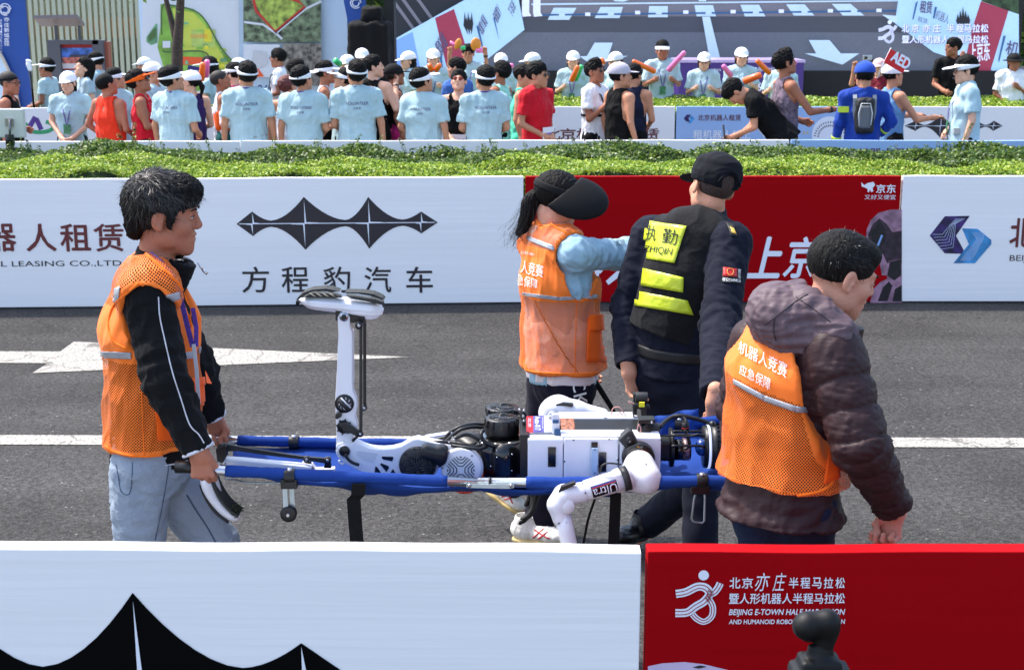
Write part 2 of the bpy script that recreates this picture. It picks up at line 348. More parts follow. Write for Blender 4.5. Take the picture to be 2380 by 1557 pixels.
# ---- ground
def asphalt():
    m = bpy.data.materials.new('asphalt'); m.use_nodes = True; n = m.node_tree.nodes; L = m.node_tree.links; b = n['Principled BSDF']; b.inputs['Roughness'].default_value = .92; b.inputs['Specular IOR Level'].default_value = .2
    tc = n.new('ShaderNodeTexCoord')
    def noise(s, d=3): z = n.new('ShaderNodeTexNoise'); z.inputs['Scale'].default_value = s; z.inputs['Detail'].default_value = d; L.new(tc.outputs['Object'], z.inputs[0]); return z
    v = n.new('ShaderNodeTexVoronoi'); v.inputs['Scale'].default_value = 95; L.new(tc.outputs['Object'], v.inputs[0])
    cr = n.new('ShaderNodeValToRGB'); e = cr.color_ramp.elements; e[0].position = .0; e[0].color = (.03,.029,.028,1); e[1].position = 1; e[1].color = (.074,.071,.067,1)
    sp = n.new('ShaderNodeSeparateColor'); L.new(v.outputs['Color'], sp.inputs[0]); L.new(sp.outputs[0], cr.inputs[0])
    n1 = noise(1.1, 6); r1 = n.new('ShaderNodeMapRange'); r1.inputs[1].default_value = .3; r1.inputs[2].default_value = .7; r1.inputs[3].default_value = .8; r1.inputs[4].default_value = 1.24; L.new(n1.outputs[0], r1.inputs[0])
    n2 = noise(38, 4); r2 = n.new('ShaderNodeMapRange'); r2.inputs[1].default_value = .3; r2.inputs[2].default_value = .7; r2.inputs[3].default_value = .68; r2.inputs[4].default_value = 1.28; L.new(n2.outputs[0], r2.inputs[0])
    mu = n.new('ShaderNodeMath'); mu.operation = 'MULTIPLY'; L.new(r1.outputs[0], mu.inputs[0]); L.new(r2.outputs[0], mu.inputs[1])
    sc = n.new('ShaderNodeVectorMath'); sc.operation = 'SCALE'; L.new(cr.outputs[0], sc.inputs[0]); L.new(mu.outputs[0], sc.inputs[3])
    # pale grit
    v2 = n.new('ShaderNodeTexVoronoi'); v2.inputs['Scale'].default_value = 34; L.new(tc.outputs['Object'], v2.inputs[0]); s2 = n.new('ShaderNodeSeparateColor'); L.new(v2.outputs['Color'], s2.inputs[0])
    g1 = n.new('ShaderNodeMath'); g1.operation = 'GREATER_THAN'; g1.inputs[1].default_value = .965; L.new(s2.outputs[1], g1.inputs[0])
    g2 = n.new('ShaderNodeMath'); g2.operation = 'LESS_THAN'; g2.inputs[1].default_value = .22; L.new(v2.outputs['Distance'], g2.inputs[0]); g3 = n.new('ShaderNodeMath'); g3.operation = 'MULTIPLY'; L.new(g1.outputs[0], g3.inputs[0]); L.new(g2.outputs[0], g3.inputs[1])
    mx = n.new('ShaderNodeMix'); mx.data_type = 'RGBA'; L.new(g3.outputs[0], mx.inputs[0]); L.new(sc.outputs[0], mx.inputs[6]); mx.inputs[7].default_value = (.2,.19,.175,1)
    # fine cracks
    v3 = n.new('ShaderNodeTexVoronoi'); v3.feature = 'DISTANCE_TO_EDGE'; v3.inputs['Scale'].default_value = .55
    n4 = noise(2.2, 6); ad = n.new('ShaderNodeVectorMath'); ad.operation = 'MULTIPLY_ADD'; L.new(n4.outputs['Color'], ad.inputs[0]); ad.inputs[1].default_value = (.9,.9,0); L.new(tc.outputs['Object'], ad.inputs[2]); L.new(ad.outputs[0], v3.inputs[0])
    k1 = n.new('ShaderNodeMapRange'); k1.inputs[1].default_value = .0; k1.inputs[2].default_value = .01; k1.inputs[3].default_value = .74; k1.inputs[4].default_value = 1; L.new(v3.outputs[0], k1.inputs[0])
    mpp = n.new('ShaderNodeMapping'); mpp.inputs['Scale'].default_value = (.22,2.6,1); L.new(tc.outputs['Object'], mpp.inputs[0]); n6 = n.new('ShaderNodeTexNoise'); n6.inputs['Scale'].default_value = 1; n6.inputs['Detail'].default_value = 5; L.new(mpp.outputs[0], n6.inputs[0])
    r6 = n.new('ShaderNodeMapRange'); r6.inputs[1].default_value = .35; r6.inputs[2].default_value = .65; r6.inputs[3].default_value = .86; r6.inputs[4].default_value = 1.14; L.new(n6.outputs[0], r6.inputs[0]); m6 = n.new('ShaderNodeMath'); m6.operation = 'MULTIPLY'; L.new(k1.outputs[0], m6.inputs[0]); L.new(r6.outputs[0], m6.inputs[1])
    s4 = n.new('ShaderNodeVectorMath'); s4.operation = 'SCALE'; L.new(mx.outputs[2], s4.inputs[0]); L.new(m6.outputs[0], s4.inputs[3]); L.new(s4.outputs[0], b.inputs['Base Color'])
    bp = n.new('ShaderNodeBump'); bp.inputs['Strength'].default_value = .9; bp.inputs['Distance'].default_value = .006; L.new(v.outputs['Distance'], bp.inputs['Height']); L.new(bp.outputs[0], b.inputs['Normal']); return m
ASPH = asphalt()
def paintmat():
    m = bpy.data.materials.new('road_paint'); m.use_nodes = True; n = m.node_tree.nodes; L = m.node_tree.links; b = n['Principled BSDF']; b.inputs['Roughness'].default_value = .8
    tc = n.new('ShaderNodeTexCoord'); v = n.new('ShaderNodeTexVoronoi'); v.feature = 'DISTANCE_TO_EDGE'; v.inputs['Scale'].default_value = 3.2
    nz = n.new('ShaderNodeTexNoise'); nz.inputs['Scale'].default_value = 5; nz.inputs['Detail'].default_value = 6; L.new(tc.outputs['Object'], nz.inputs[0])
    ad = n.new('ShaderNodeVectorMath'); ad.operation = 'MULTIPLY_ADD'; L.new(nz.outputs['Color'], ad.inputs[0]); ad.inputs[1].default_value = (.4,.4,0); L.new(tc.outputs['Object'], ad.inputs[2]); L.new(ad.outputs[0], v.inputs[0])
    r = n.new('ShaderNodeMapRange'); r.inputs[1].default_value = .004; r.inputs[2].default_value = .035; L.new(v.outputs[0], r.inputs[0])
    n2 = n.new('ShaderNodeTexNoise'); n2.inputs['Scale'].default_value = 60; n2.inputs['Detail'].default_value = 5; L.new(tc.outputs['Object'], n2.inputs[0]); r2 = n.new('ShaderNodeMapRange'); r2.inputs[1].default_value = .38; r2.inputs[2].default_value = .5; L.new(n2.outputs[0], r2.inputs[0])
    mu = n.new('ShaderNodeMath'); mu.operation = 'MULTIPLY'; L.new(r.outputs[0], mu.inputs[0]); L.new(r2.outputs[0], mu.inputs[1])
    mx = n.new('ShaderNodeMix'); mx.data_type = 'RGBA'; L.new(mu.outputs[0], mx.inputs[0]); mx.inputs[6].default_value = (.13,.12,.105,1); mx.inputs[7].default_value = (.37,.35,.305,1); L.new(mx.outputs[2], b.inputs['Base Color'])
    bp = n.new('ShaderNodeBump'); bp.inputs['Strength'].default_value = .5; bp.inputs['Distance'].default_value = .004; L.new(n2.outputs[0], bp.inputs['Height']); L.new(bp.outputs[0], b.inputs['Normal']); return m
PAINT = paintmat()
g = MB().add([(-150,-20,-.02),(150,-20,-.02),(150,300,-.02),(-150,300,-.02)], [(0,1,2,3)]).build('ground', mat('far_ground', (120,118,112), .9)); tag(g, kind='structure')
g = MB().add([(-40,-1,0),(40,-1,0),(40,11.66,0),(-40,11.66,0)], [(0,1,2,3)]).build('road', ASPH); tag(g, kind='structure')
g = MB().add([(-40,14.1,0),(40,14.1,0),(40,19.16,0),(-40,19.16,0)], [(0,1,2,3)]).build('far_road', ASPH); tag(g, kind='structure')
for (a, b_, nm) in ((11.66,14.1,'planting_strip'), (18.6,21.5,'far_planting_strip')):
    g = MB().box((-40,a,-.02), (40,b_,.13)).build(nm, mat('kerb_soil', (92,80,62), .95, var=.2, bump=.5)); tag(g, kind='structure')
g = MB().add([(-40,21.9,.02),(40,21.9,.02),(40,60,.02),(-40,60,.02)], [(0,1,2,3)]).build('plaza_pavement', mat('paving', (170,165,158), .85, var=.1, bump=.2)); tag(g, kind='structure')
# lane line and arrow painted on the road (seen from the camera, but laid out on the ground)
def ground_poly(pts, z=.004): return [tuple(map(float, (p[0], p[1], z))) for p in pts]
a0 = G(0,1012); a1 = G(0,1034); y0, y1 = a0[1], a1[1]; sk = (G(2380,1041)[1]-G(0,1034)[1])/(G(2380,1041)[0]-G(0,1034)[0])
pl = [(-14, y0-.0+sk*(-14-a0[0])), (14, y0+sk*(14-a0[0])), (14, y1+sk*(14-a0[0])), (-14, y1+sk*(-14-a0[0]))]
g = MB().add(ground_poly(pl), [(0,1,2,3)]).build('lane_line', PAINT); tag(g, kind='structure')
ar = [G(u, v) for (u, v) in ((952,831),(172,795),(140,818),(-260,817),(-320,842),(112,845),(75,868))]
me_ = MB(); me_.add(ground_poly([ar[0], ar[1], ar[2], ar[5], ar[6]]), [(0,1,2,3,4)]); me_.add(ground_poly([ar[2], ar[3], ar[4], ar[5]]), [(0,1,2,3)])
g = me_.build('painted_arrow', PAINT); tag(g, kind='structure')
# ---- hedges
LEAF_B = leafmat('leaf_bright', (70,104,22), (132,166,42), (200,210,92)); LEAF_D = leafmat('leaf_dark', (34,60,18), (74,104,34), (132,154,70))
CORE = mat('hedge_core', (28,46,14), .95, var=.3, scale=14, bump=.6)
def hedge(nm, label, y0, y1, x0, x1, top, dens, size, m, seed, fronty=True, amp=.05):
    root = thing(nm, label, 'hedge', ((x0+x1)/2, y0, .13))
    r = np.random.default_rng(seed)
    def hgt(x, y): return top + amp*(np.sin(x*3.1+1.3*np.sin(y*4+x))+.6*np.sin(x*7.7+y*5)+.5*np.sin(x*1.3))/2
    nx = int((x1-x0)/.12); ny = max(3, int((y1-y0)/.12)); xs = np.linspace(x0, x1, nx); ys = np.linspace(y0+.03, y1-.03, ny)
    X, Y = np.meshgrid(xs, ys, indexing='ij'); Z = hgt(X, Y)-.035+.015*r.random(X.shape); V = np.stack([X,Y,Z], -1).reshape(-1,3); id_ = np.arange(nx*ny).reshape(nx, ny)
    Q = np.stack([id_[:-1,:-1], id_[1:,:-1], id_[1:,1:], id_[:-1,1:]], -1).reshape(-1,4)
    fv = np.stack([xs, np.full(nx, y0+.03), np.full(nx, .13)], -1); b = len(V); bv = fv.copy(); bv[:,1] = y1-.03; V = np.concatenate([V, fv, bv])
    Q2 = [(b+i, b+i+1, id_[i+1,0], id_[i,0]) for i in range(nx-1)]+[(b+nx+i+1, b+nx+i, id_[i,-1], id_[i+1,-1]) for i in range(nx-1)]
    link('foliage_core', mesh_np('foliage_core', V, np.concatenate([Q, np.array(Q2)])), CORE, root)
    n = int((x1-x0)*(y1-y0)*dens); x = r.uniform(x0, x1, n); y = r.uniform(y0, y1, n); cl = np.sin(x*9+2*np.sin(y*11))+np.sin(y*13+x*4)
    z = hgt(x, y)-.05+r.random(n)**.6*.07+.012*cl
    C0 = np.stack([x,y,z], 1)
    if fronty:
        k = int((x1-x0)*(top-.1)*dens*.6); C0 = np.concatenate([C0, np.stack([r.uniform(x0,x1,k), y0+r.uniform(-.03,.04,k), r.uniform(.15, top, k)], 1)])
    tag(leaves('foliage', C0, size, m, root), kind='stuff')
    return root, hgt, r
hx = 5.6
h1, f1, r1 = hedge('hedge', 'bright green clipped hedge right behind the long boards across the road', 11.72, 12.85, -8.2, 7.2, .925, 9500, .0135, LEAF_B, 3, amp=.07)
h2, f2, r2 = hedge('hedge', 'darker loose hedge strip behind the bright clipped hedge, in front of the volunteers', 12.88, 13.85, -8.6, 7.6, .93, 5200, .019, LEAF_D, 4, amp=.09)
# shoots standing out of the dark hedge
st = MB(); LC = []
for i in range(150):
    x = r2.uniform(-6, 6); y = r2.uniform(12.9, 13.85); z = f2(np.array([x]), np.array([y]))[0]-.05; L_ = r2.uniform(.08,.2)*(1.6 if r2.random() < .1 else 1); d = nrm([r2.normal()*.3, r2.normal()*.3, 1])
    st.tube([(x,y,z), np.array([x,y,z])+d*L_], .0018, n=4)
    for k in range(int(L_/.012)):
        for w_ in (-1,1): LC.append(np.array([x,y,z])+d*(k*.012)+np.array([w_*.018*(1-k*.03), r2.normal()*.01, .005]))
tag(st.build('shoot', mat('twig', (86,92,44), .8), h2), kind='stuff'); tag(leaves('shoot_leaf', np.array(LC), .014, LEAF_D, h2), kind='stuff')
h3, f3, r3 = hedge('hedge', 'far green hedge behind the crowd, in front of the screen stage', 19.28, 21.7, -2.6, 10.5, .9, 2300, .024, LEAF_B, 5)
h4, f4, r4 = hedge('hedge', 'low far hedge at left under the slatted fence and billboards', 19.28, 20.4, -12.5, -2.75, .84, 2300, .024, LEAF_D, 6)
hedge('tree_belt', 'tall dark green belt of trees far behind the plaza', 44, 47, -48, 48, 6.0, 90, .16, LEAF_D, 9, amp=1.6)
# ---- advertising boards -------------------------------------------------------------
WHITE_V = mat('vinyl_white', (247,244,244), .6, var=.02, scale=3, bump=.22, bscale=3, stretch=(.25,1,9), spec=.2, var2=.03)
RED_V = mat('vinyl_red', (160,0,10), .7, var=.05, scale=3, bump=.15, bscale=3, stretch=(.3,1,6), spec=.08, var2=.03)
BLUE_V = mat('vinyl_paleblue', (160,190,232), .42, var=.05, scale=2)
INK_D = mat('ink_charcoal', (44,38,44), .5, var=.03); INK_BK = mat('ink_black', (3,3,4), .7, var=.02, spec=.08); INK_BR = mat('ink_maroon', (106,40,42), .5, var=.03)
INK_W = mat('ink_white', (236,238,248), .45, var=.02); DKEDGE = mat('board_edge', (40,40,44), .7)
def board(x0, y0, x1, y1, h, m, label, lean=.0, t=.055, group=None):
    """one vinyl-wrapped frame board between two ground points"""
    a = np.array([x0,y0,0.]); b = np.array([x1,y1,0.]); d = nrm(b-a); n = np.array([-d[1], d[0], 0]); root = thing('advertising_board', label, 'board', ((x0+x1)/2,(y0+y1)/2,0), group)
    u = np.array([0,0,1.])
    mb = MB(); g = .004; L_ = np.linalg.norm(b-a)
    nx = 24; V = []; wv = RNG.normal(size=8)
    for k, (off) in enumerate((0, t)):
        for i in range(nx+1):
            f = i/nx; xx = a+d*(g+(L_-2*g)*f)+n*off; zt = h+.0015*math.sin(f*9+wv[0])+.0012*math.sin(f*23+wv[1]); V += [xx+u*.015, xx+u*zt]
    F = []; S = 2*(nx+1)
    for i in range(nx):
        p = 2*i; F += [(p, p+2, p+3, p+1), (S+p, S+p+1, S+p+3, S+p+2), (p+1, p+3, S+p+3, S+p+1), (p, S+p, S+p+2, p+2)]
    F += [(0,1,S+1,S), (S-2, 2*S-2, 2*S-1, S-1)]
    mb.add(V, F); mb.build('panel', m, root, bevel=.004)
    MB().box((0,0,0),(1,1,1)).v
    mm = MB(); q = a+n*.012; mm.add([q+d*g, q+d*(L_-g), q+d*(L_-g)+n*(t-.02), q+d*g+n*(t-.02)]+[q+d*g+u*.014, q+d*(L_-g)+u*.014, q+d*(L_-g)+n*(t-.02)+u*.014, q+d*g+n*(t-.02)+u*.014], [(0,3,2,1),(4,5,6,7),(0,1,5,4),(1,2,6,5),(2,3,7,6),(3,0,4,7)])
    mm.build('bottom_rail', DKEDGE, root)
    return root, (lambda s, z, o=0.0: a+d*s+u*z-n*(.0025+o)), d, L_
def flat(fn, pts, m, root, name, o=0.0, sub=True):
    """thin printed shape on a board; pts = (s along board, z)"""
    mb = MB(); q = [fn(s, z, o) for s, z in pts]; mb.prism(q, (fn(0,0,o)-fn(0,0,o+.0012))*1.0); return mb.build(name, m, root)
def uvpoly(pts, y, m, root, name, t=.004):
    mb = MB(); q = [P(u, v, y) for u, v in pts]; mb.prism(q, (0, t, 0)); return mb.build(name, m, root)
def stripf(fn, path, w, m, root, name, o=0.0, cl=False):
    """flat thick polyline on a board, path = (s,z)"""
    p = [np.array(q, float) for q in path]; k = len(p); Lf = []; Rt = []
    ww = w if hasattr(w, '__len__') else [w]*k
    for i in range(k):
        d = p[min(i+1,k-1)]-p[max(i-1,0)]; d /= np.linalg.norm(d)+1e-9; n = np.array([-d[1], d[0]]); Lf.append(p[i]+n*ww[i]/2); Rt.append(p[i]-n*ww[i]/2)
    mb = MB(); V = [fn(a[0], a[1], o) for a in Lf]+[fn(a[0], a[1], o) for a in Rt]; mb.add(V, [(i, i+1, k+i+1, k+i) for i in range(k-1)]); return mb.build(name, m, root)
def smoothp(pts, n=6):
    p = [np.array(q, float) for q in pts]; out = []
    for i in range(len(p)-1):
        a = p[max(i-1,0)]; b = p[i]; c = p[i+1]; d = p[min(i+2,len(p)-1)]
        for t in np.arange(n)/n: out.append(.5*((2*b)+(-a+c)*t+(2*a-5*b+4*c-d)*t*t+(-a+3*b-3*c+d)*t**3))
    out.append(p[-1]); return out
def bridge_logo(fn, root, tip, xs, hs, cz, valley, m, mw, o=.0):
    """spans with pointed towers; xs tower positions, hs half heights, tip = end x's"""
    top = [(tip[0], 0.0)]
    pts = []
    for i, (x, hh) in enumerate(zip(xs, hs)):
        if i == 0: pts += [(tip[0], .001), (x, hh)]
        else:
            px, ph = xs[i-1], hs[i-1]; vx = px+(x-px)*(.5 if abs(ph-hh) < 1e-6 else (.36 if ph < hh else .64))
            for t in np.linspace(.12, 1, 7): pts.append((px+(vx-px)*t, valley+(ph-valley)*(1-t)**1.75))
            for t in np.linspace(.16, .88, 6): pts.append((vx+(x-vx)*t, valley+(hh-valley)*t**1.75))
            pts.append((x, hh))
    pts += [(tip[1], .001)]
    P_ = [(x, cz+h) for x, h in pts]; N_ = [(x, cz-h) for x, h in pts]; k = len(P_)
    mb = MB(); mb.add([fn(a, b, o) for a, b in P_]+[fn(a, b, o) for a, b in N_], [(i, i+1, k+i+1, k+i) for i in range(k-1)]); mb.build('logo', m, root)
    w = (tip[1]-tip[0])*.006
    for x, hh in zip(xs, hs):
        flat(fn, [(x, cz+hh*.9), (x+w*1.3, cz+w), (x+hh*.5, cz+w*.6), (x+hh*.5, cz-w*.3), (x, cz-w*.3)], mw, root, 'logo_line', .0015)
        flat(fn, [(x, cz-hh*.9), (x-w*1.3, cz-w), (x-hh*.5, cz-w*.6), (x-hh*.5, cz+w*.3), (x, cz+w*.3)], mw, root, 'logo_line', .0015)
    flat(fn, [(tip[0]+w*2, cz-w*.3), (tip[1]-w*2, cz-w*.3), (tip[1]-w*2, cz+w*.35), (tip[0]+w*2, cz+w*.35)], mw, root, 'logo_line', .002)
def runner_logo(fn, root, x0, z0, sc, mw, mr, o=.0):
    """x0,z0 lower left, sc = height"""
    def T(p): return [(x0+(x-390)/310*sc, z0+(562-y)/310*sc) for x, y in p]
    cx_, cz_ = T([(538,278)])[0]; r = 28/310*sc
    flat(fn, [(cx_+r*math.cos(t), cz_+r*math.sin(t)) for t in np.linspace(0, 2*math.pi, 20, endpoint=False)], mw, root, 'logo_mark', o)
    for path, w in (([(392,382),(445,372),(505,342),(550,348),(572,382),(545,425),(500,455),(455,488),(392,492)], 46), ([(560,372),(590,378),(612,355),(628,322)], 40), ([(556,395),(590,450),(588,510),(550,542),(512,528),(485,500)], 34)):
        q = smoothp(T(path), 6); stripf(fn, q, w/310*sc, mw, root, 'logo_mark', o+.0004)
        for e in (-.22, .2):
            qq = []
            for i in range(len(q)):
                d = q[min(i+1,len(q)-1)]-q[max(i-1,0)]; d = d/np.linalg.norm(d); qq.append(q[i]+np.array([-d[1], d[0]])*w/310*sc*e)
            stripf(fn, qq, 4.5/310*sc, mr, root, 'logo_line', o+.0012)
def on_board(fn, d, root, s, sx, z0, z1, x0, x1, m, bold=.02, shear=0, o=0.0):
    return fit_text(s, fn(x0, z0, o), d, (0,0,1), x1-x0, z1-z0, m, root, bold=bold, shear=shear)
BH = .96
# near row (photo bottom)
nyl = P(0,1276,1)[1]; pA = G(-300, 1273.5, BH); pB = G(1498, 1283, BH); pC = G(3400, 1279, BH)
r_, fn, d, L_ = board(pA[0], pA[1], pB[0]-.004, pB[1], BH, WHITE_V, 'white board nearest the camera with the top of a huge black towers logo', t=.06, group='advertising boards')
def SZ(fn, d, u, v, y):   # photo place on a board plane -> (s,z)
    q = P(u, v, y); return float(np.dot(q-fn(0,0), d)), float(q[2])
def near_sz(u, v):
    y = pA[1]; 
    for _ in range(6):
        q = P(u, v, y-.003); s = np.dot(q-fn(0,0), d); y = fn(s,0)[1]+.003
    return float(s), float(q[2])
s1, z1 = near_sz(308,1377); s2, z2 = near_sz(700,1494); s0, zv = near_sz(468,1551); se, zc = near_sz(812,1560); zc = zc-.02
sp = s1-(s2-s1)*1.146
bridge_logo(fn, r_, (sp-(s2-s1)-.14, s2+.13), [sp-(s2-s1), sp, s1, s2], [z2-zc, z1-zc, z1-zc, z2-zc], zc, zv-zc, INK_BK, INK_W)
r_, fn, d, L_ = board(pB[0]+.004, pB[1], pC[0], pC[1], BH, RED_V, 'red board nearest the camera with white marathon lettering and runner logo', t=.06, group='advertising boards')
def nsz(u, v):
    y = pB[1]
    for _ in range(6):
        q = P(u, v, y-.003); s = np.dot(q-fn(0,0), d); y = fn(s,0)[1]+.003
    return float(s), float(q[2])
x0, z0 = nsz(1568,1452); x1, z1 = nsz(1670,1326); runner_logo(fn, r_, x0, z0, z1-z0, INK_W, RED_V)
def T_(s, u0, v0, u1, v1, bold=.02, m=INK_W, shear=0):
    a, b = nsz(u0, v1); c, e = nsz(u1, v0); on_board(fn, d, r_, s, None, b, e, a, c, m, bold, shear)
for k, ch in enumerate('北京'): T_(ch, 1695+k*29, 1341, 1721+k*29, 1366)
for k, ch in enumerate('亦庄'): T_(ch, 1754+k*41, 1330, 1790+k*38, 1373, bold=.0, shear=.25)
for k, ch in enumerate('半程马拉松'): T_(ch, 1833+k*27, 1341, 1856+k*27, 1366)
T_('暨人形机器人半程马拉松', 1694, 1377, 1964, 1402)
T_('BEIJING E-TOWN HALF MARATHON', 1694, 1414, 1964, 1432, bold=.03, shear=.18); T_('AND HUMANOID ROBOT HALF MARATHON', 1694, 1438, 1964, 1449, bold=.03, shear=.1)
a = [nsz(u, v) for u, v in ((1506,1572),(1506,1548),(1540,1541),(1590,1538),(1635,1543),(1690,1556),(1720,1572))]
flat(fn, a, mat('ink_lilac', (206,186,214), .5, var=.1, scale=12), r_, 'printed_figure'); a = [nsz(u, v) for u, v in ((1610,1549),(1628,1545),(1642,1548),(1624,1552))]; flat(fn, a, INK_D, r_, 'printed_figure', .002)
# far side of the road
BHF = .992
yb = P(0, 419, 1); qa = G(-500, 421, BHF); qb = G(342, 416.5, BHF); qc = G(1219, 411, BHF); qd = G(2097, 410, BHF); qe = G(2975, 410, BHF)
def fsz_for(fn, d, y0):
    def f(u, v):
        y = y0
        for _ in range(6):
            q = P(u, v, y-.003); s = np.dot(q-fn(0,0), d); y = fn(s,0)[1]+.003
        return float(s), float(q[2])
    return f
def textbox(f, fn, d, root, s, u0, v0, u1, v1, m, bold=.02, shear=0):
    a, b = f(u0, v1); c, e = f(u1, v0); on_board(fn, d, root, s, None, b, e, a, c, m, bold, shear)
r_, fn, d, L_ = board(qa[0], qa[1], qb[0]-.004, qb[1], BHF, WHITE_V, 'white board across the road at left, maroon characters and english leasing line', group='advertising boards'); f = fsz_for(fn, d, qb[1])
for ch, u in zip('北京机器人租赁', (-470,-350,-170,-30,63,143,221)): textbox(f, fn, d, r_, ch, u, 521, u+64, 584, INK_BR, .03)
textbox(f, fn, d, r_, 'BEIJING ROBOT FINANCIAL LEASING CO.,LTD', -385, 605, 282, 627, INK_D, .0)
r_, fn, d, L_ = board(qb[0]+.004, qb[1], qc[0]-.004, qc[1], BHF, WHITE_V, 'white board across the road with a four-towered charcoal logo over five characters', group='advertising boards'); f = fsz_for(fn, d, qc[1])
sx = [f(u, 519)[0] for u in (550,587,708,857,979,1017)]; zc = f(783,519)[1]
bridge_logo(fn, r_, (sx[0], sx[5]), sx[1:5], [f(587,492)[1]-zc, f(708,458)[1]-zc, f(857,458)[1]-zc, f(979,492)[1]-zc], zc, .024, INK_D, INK_W)
for ch, u in zip('方程豹汽车', (564,656,753,848,945)): textbox(f, fn, d, r_, ch, u, 620, u+60, 680, INK_D, .015)
r_, fn, d, L_ = board(qc[0]+.004, qc[1], qd[0]-.004, qd[1], BHF, RED_V, 'red board across the road with slanted white characters and a dark robot head', group='advertising boards'); f = fsz_for(fn, d, qd[1])
for ch, u in zip('机器人上京东', (1225,1318,1410,1730,1820,1925)): textbox(f, fn, d, r_, ch, u, 552 if u > 1500 else 560, u+88, 645 if u > 1500 else 660, INK_W, .035, .25)
textbox(f, fn, d, r_, '京东', 2036, 429, 2082, 449, INK_W, .035); textbox(f, fn, d, r_, '又好又便宜', 2009, 453, 2082, 464, INK_W, .0)
flat(fn, [f(u, v) for u, v in ((1240,440),(1246,428),(1256,426),(1262,434),(1256,444))], INK_W, r_, 'printed_emblem')
flat(fn, [f(u, v) for u, v in ((2002,424),(2009,431),(2016,426),(2030,423),(2034,430),(2028,438),(2030,445),(2025,447),(2022,440),(2020,447),(2016,446),(2017,440),(2010,436),(2003,434))], INK_W, r_, 'printed_emblem')
RP = mat('ink_robot_pink', (150,112,132), .5, var=.25, scale=14); RD = mat('ink_robot_dark', (46,30,44), .5, var=.4, scale=20); RDD = mat('ink_robot_black', (22,16,24), .5, var=.4, scale=24)
flat(fn, [f(u, v) for u, v in ((2013,560),(2014,535),(2024,512),(2042,495),(2068,488),(2096,487),(2096,640),(2050,640),(2042,600),(2050,594),(2040,586),(2022,582))], RP, r_, 'printed_robot')
flat(fn, [f(u, v) for u, v in ((2020,575),(2018,545),(2028,522),(2044,508),(2060,520),(2074,540),(2096,536),(2096,612),(2062,612),(2052,590),(2036,594),(2024,588))], RD, r_, 'printed_robot', .001)
flat(fn, [f(u, v) for u, v in ((2026,560),(2026,536),(2044,514),(2056,530),(2058,560),(2042,582),(2030,580))], RDD, r_, 'printed_robot', .002)
flat(fn, [f(u, v) for u, v in ((2060,620),(2064,606),(2096,600),(2096,704),(2022,704),(2030,672),(2046,656),(2062,648))], RP, r_, 'printed_robot', .001)
for pl in (((2040,700),(2052,668),(2066,654),(2074,664),(2062,700)), ((2074,700),(2080,672),(2096,662),(2096,700)), ((2062,640),(2068,610),(2094,604),(2094,640),(2078,652))): flat(fn, [f(u, v) for u, v in pl], RDD, r_, 'printed_robot', .0025)
flat(fn, [f(u, v) for u, v in ((2048,545),(2052,548),(2042,572),(2038,570))], mat('ink_cyan', (130,170,220), .5), r_, 'printed_robot', .0035)
r_, fn, d, L_ = board(qd[0]+.004, qd[1], qe[0], qe[1], BHF, WHITE_V, 'white board across the road at right edge with interlocking purple and blue circuit logo', group='advertising boards'); f = fsz_for(fn, d, qe[1])
PUR = mat('ink_purple', (52,32,92), .5, var=.5, scale=10); CYAN = mat('ink_blue', (60,140,196), .5, var=.3, scale=8); PALE = mat('ink_pale_line', (200,214,240), .5)
flat(fn, [f(u, v) for u, v in ((2161,548),(2196,503),(2254,502),(2222,548),(2240,582),(2236,590),(2196,589))], PUR, r_, 'logo'); flat(fn, [f(u, v) for u, v in ((2236,531),(2272,532),(2304,558),(2304,568),(2266,612),(2216,612),(2252,568))], CYAN, r_, 'logo')
for i in range(6):
    stripf(fn, [f(2168+i*3, 545+i*7), f(2190+i*5, 545+i*6), f(2206+i*3, 525-i*1), f(2222+i*4, 508)], .003, PALE, r_, 'logo_line', .002); stripf(fn, [f(2262+i*5, 540), f(2270+i*3, 556), f(2262, 568+i*6), f(2232+i*4, 606)], .003, PALE, r_, 'logo_line', .002)
textbox(f, fn, d, r_, '北', 2346, 508, 2400, 574, INK_BR, .03); textbox(f, fn, d, r_, '京机器人租赁', 2420, 508, 2860, 574, INK_BR, .03); textbox(f, fn, d, r_, 'BEIJING ROBOT FINANCIAL LEASING CO.,LTD', 2346, 593, 2900, 611, INK_D, .0)
# second row (in front of the volunteers)
W2 = mat('vinyl_white_far', (246,242,240), .6, var=.02); y2a = G(0,334,BH); B2 = [G(-1000,333,BH), G(560,328.5,BH), G(1359,326.5,BH), G(1837,326,BH), G(2700,329,BH)]
lab = ('plain white board top showing between the left hedge and the volunteers', 'white board top behind the hedge below the line of volunteer backs', 'white board top behind the hedge below the runner in red', 'pale blue board top behind the hedge at right with a maroon character line')
for i in range(4):
    r_, fn, d, L_ = board(B2[i][0]+.006, B2[i][1], B2[i+1][0]-.006, B2[i+1][1], BH, W2 if i < 3 else BLUE_V, lab[i], group='advertising boards')
f = fsz_for(fn, d, B2[4][1]); textbox(f, fn, d, r_, '北京机器人租赁', 1937, 345, 2132, 362, INK_BR, .02)
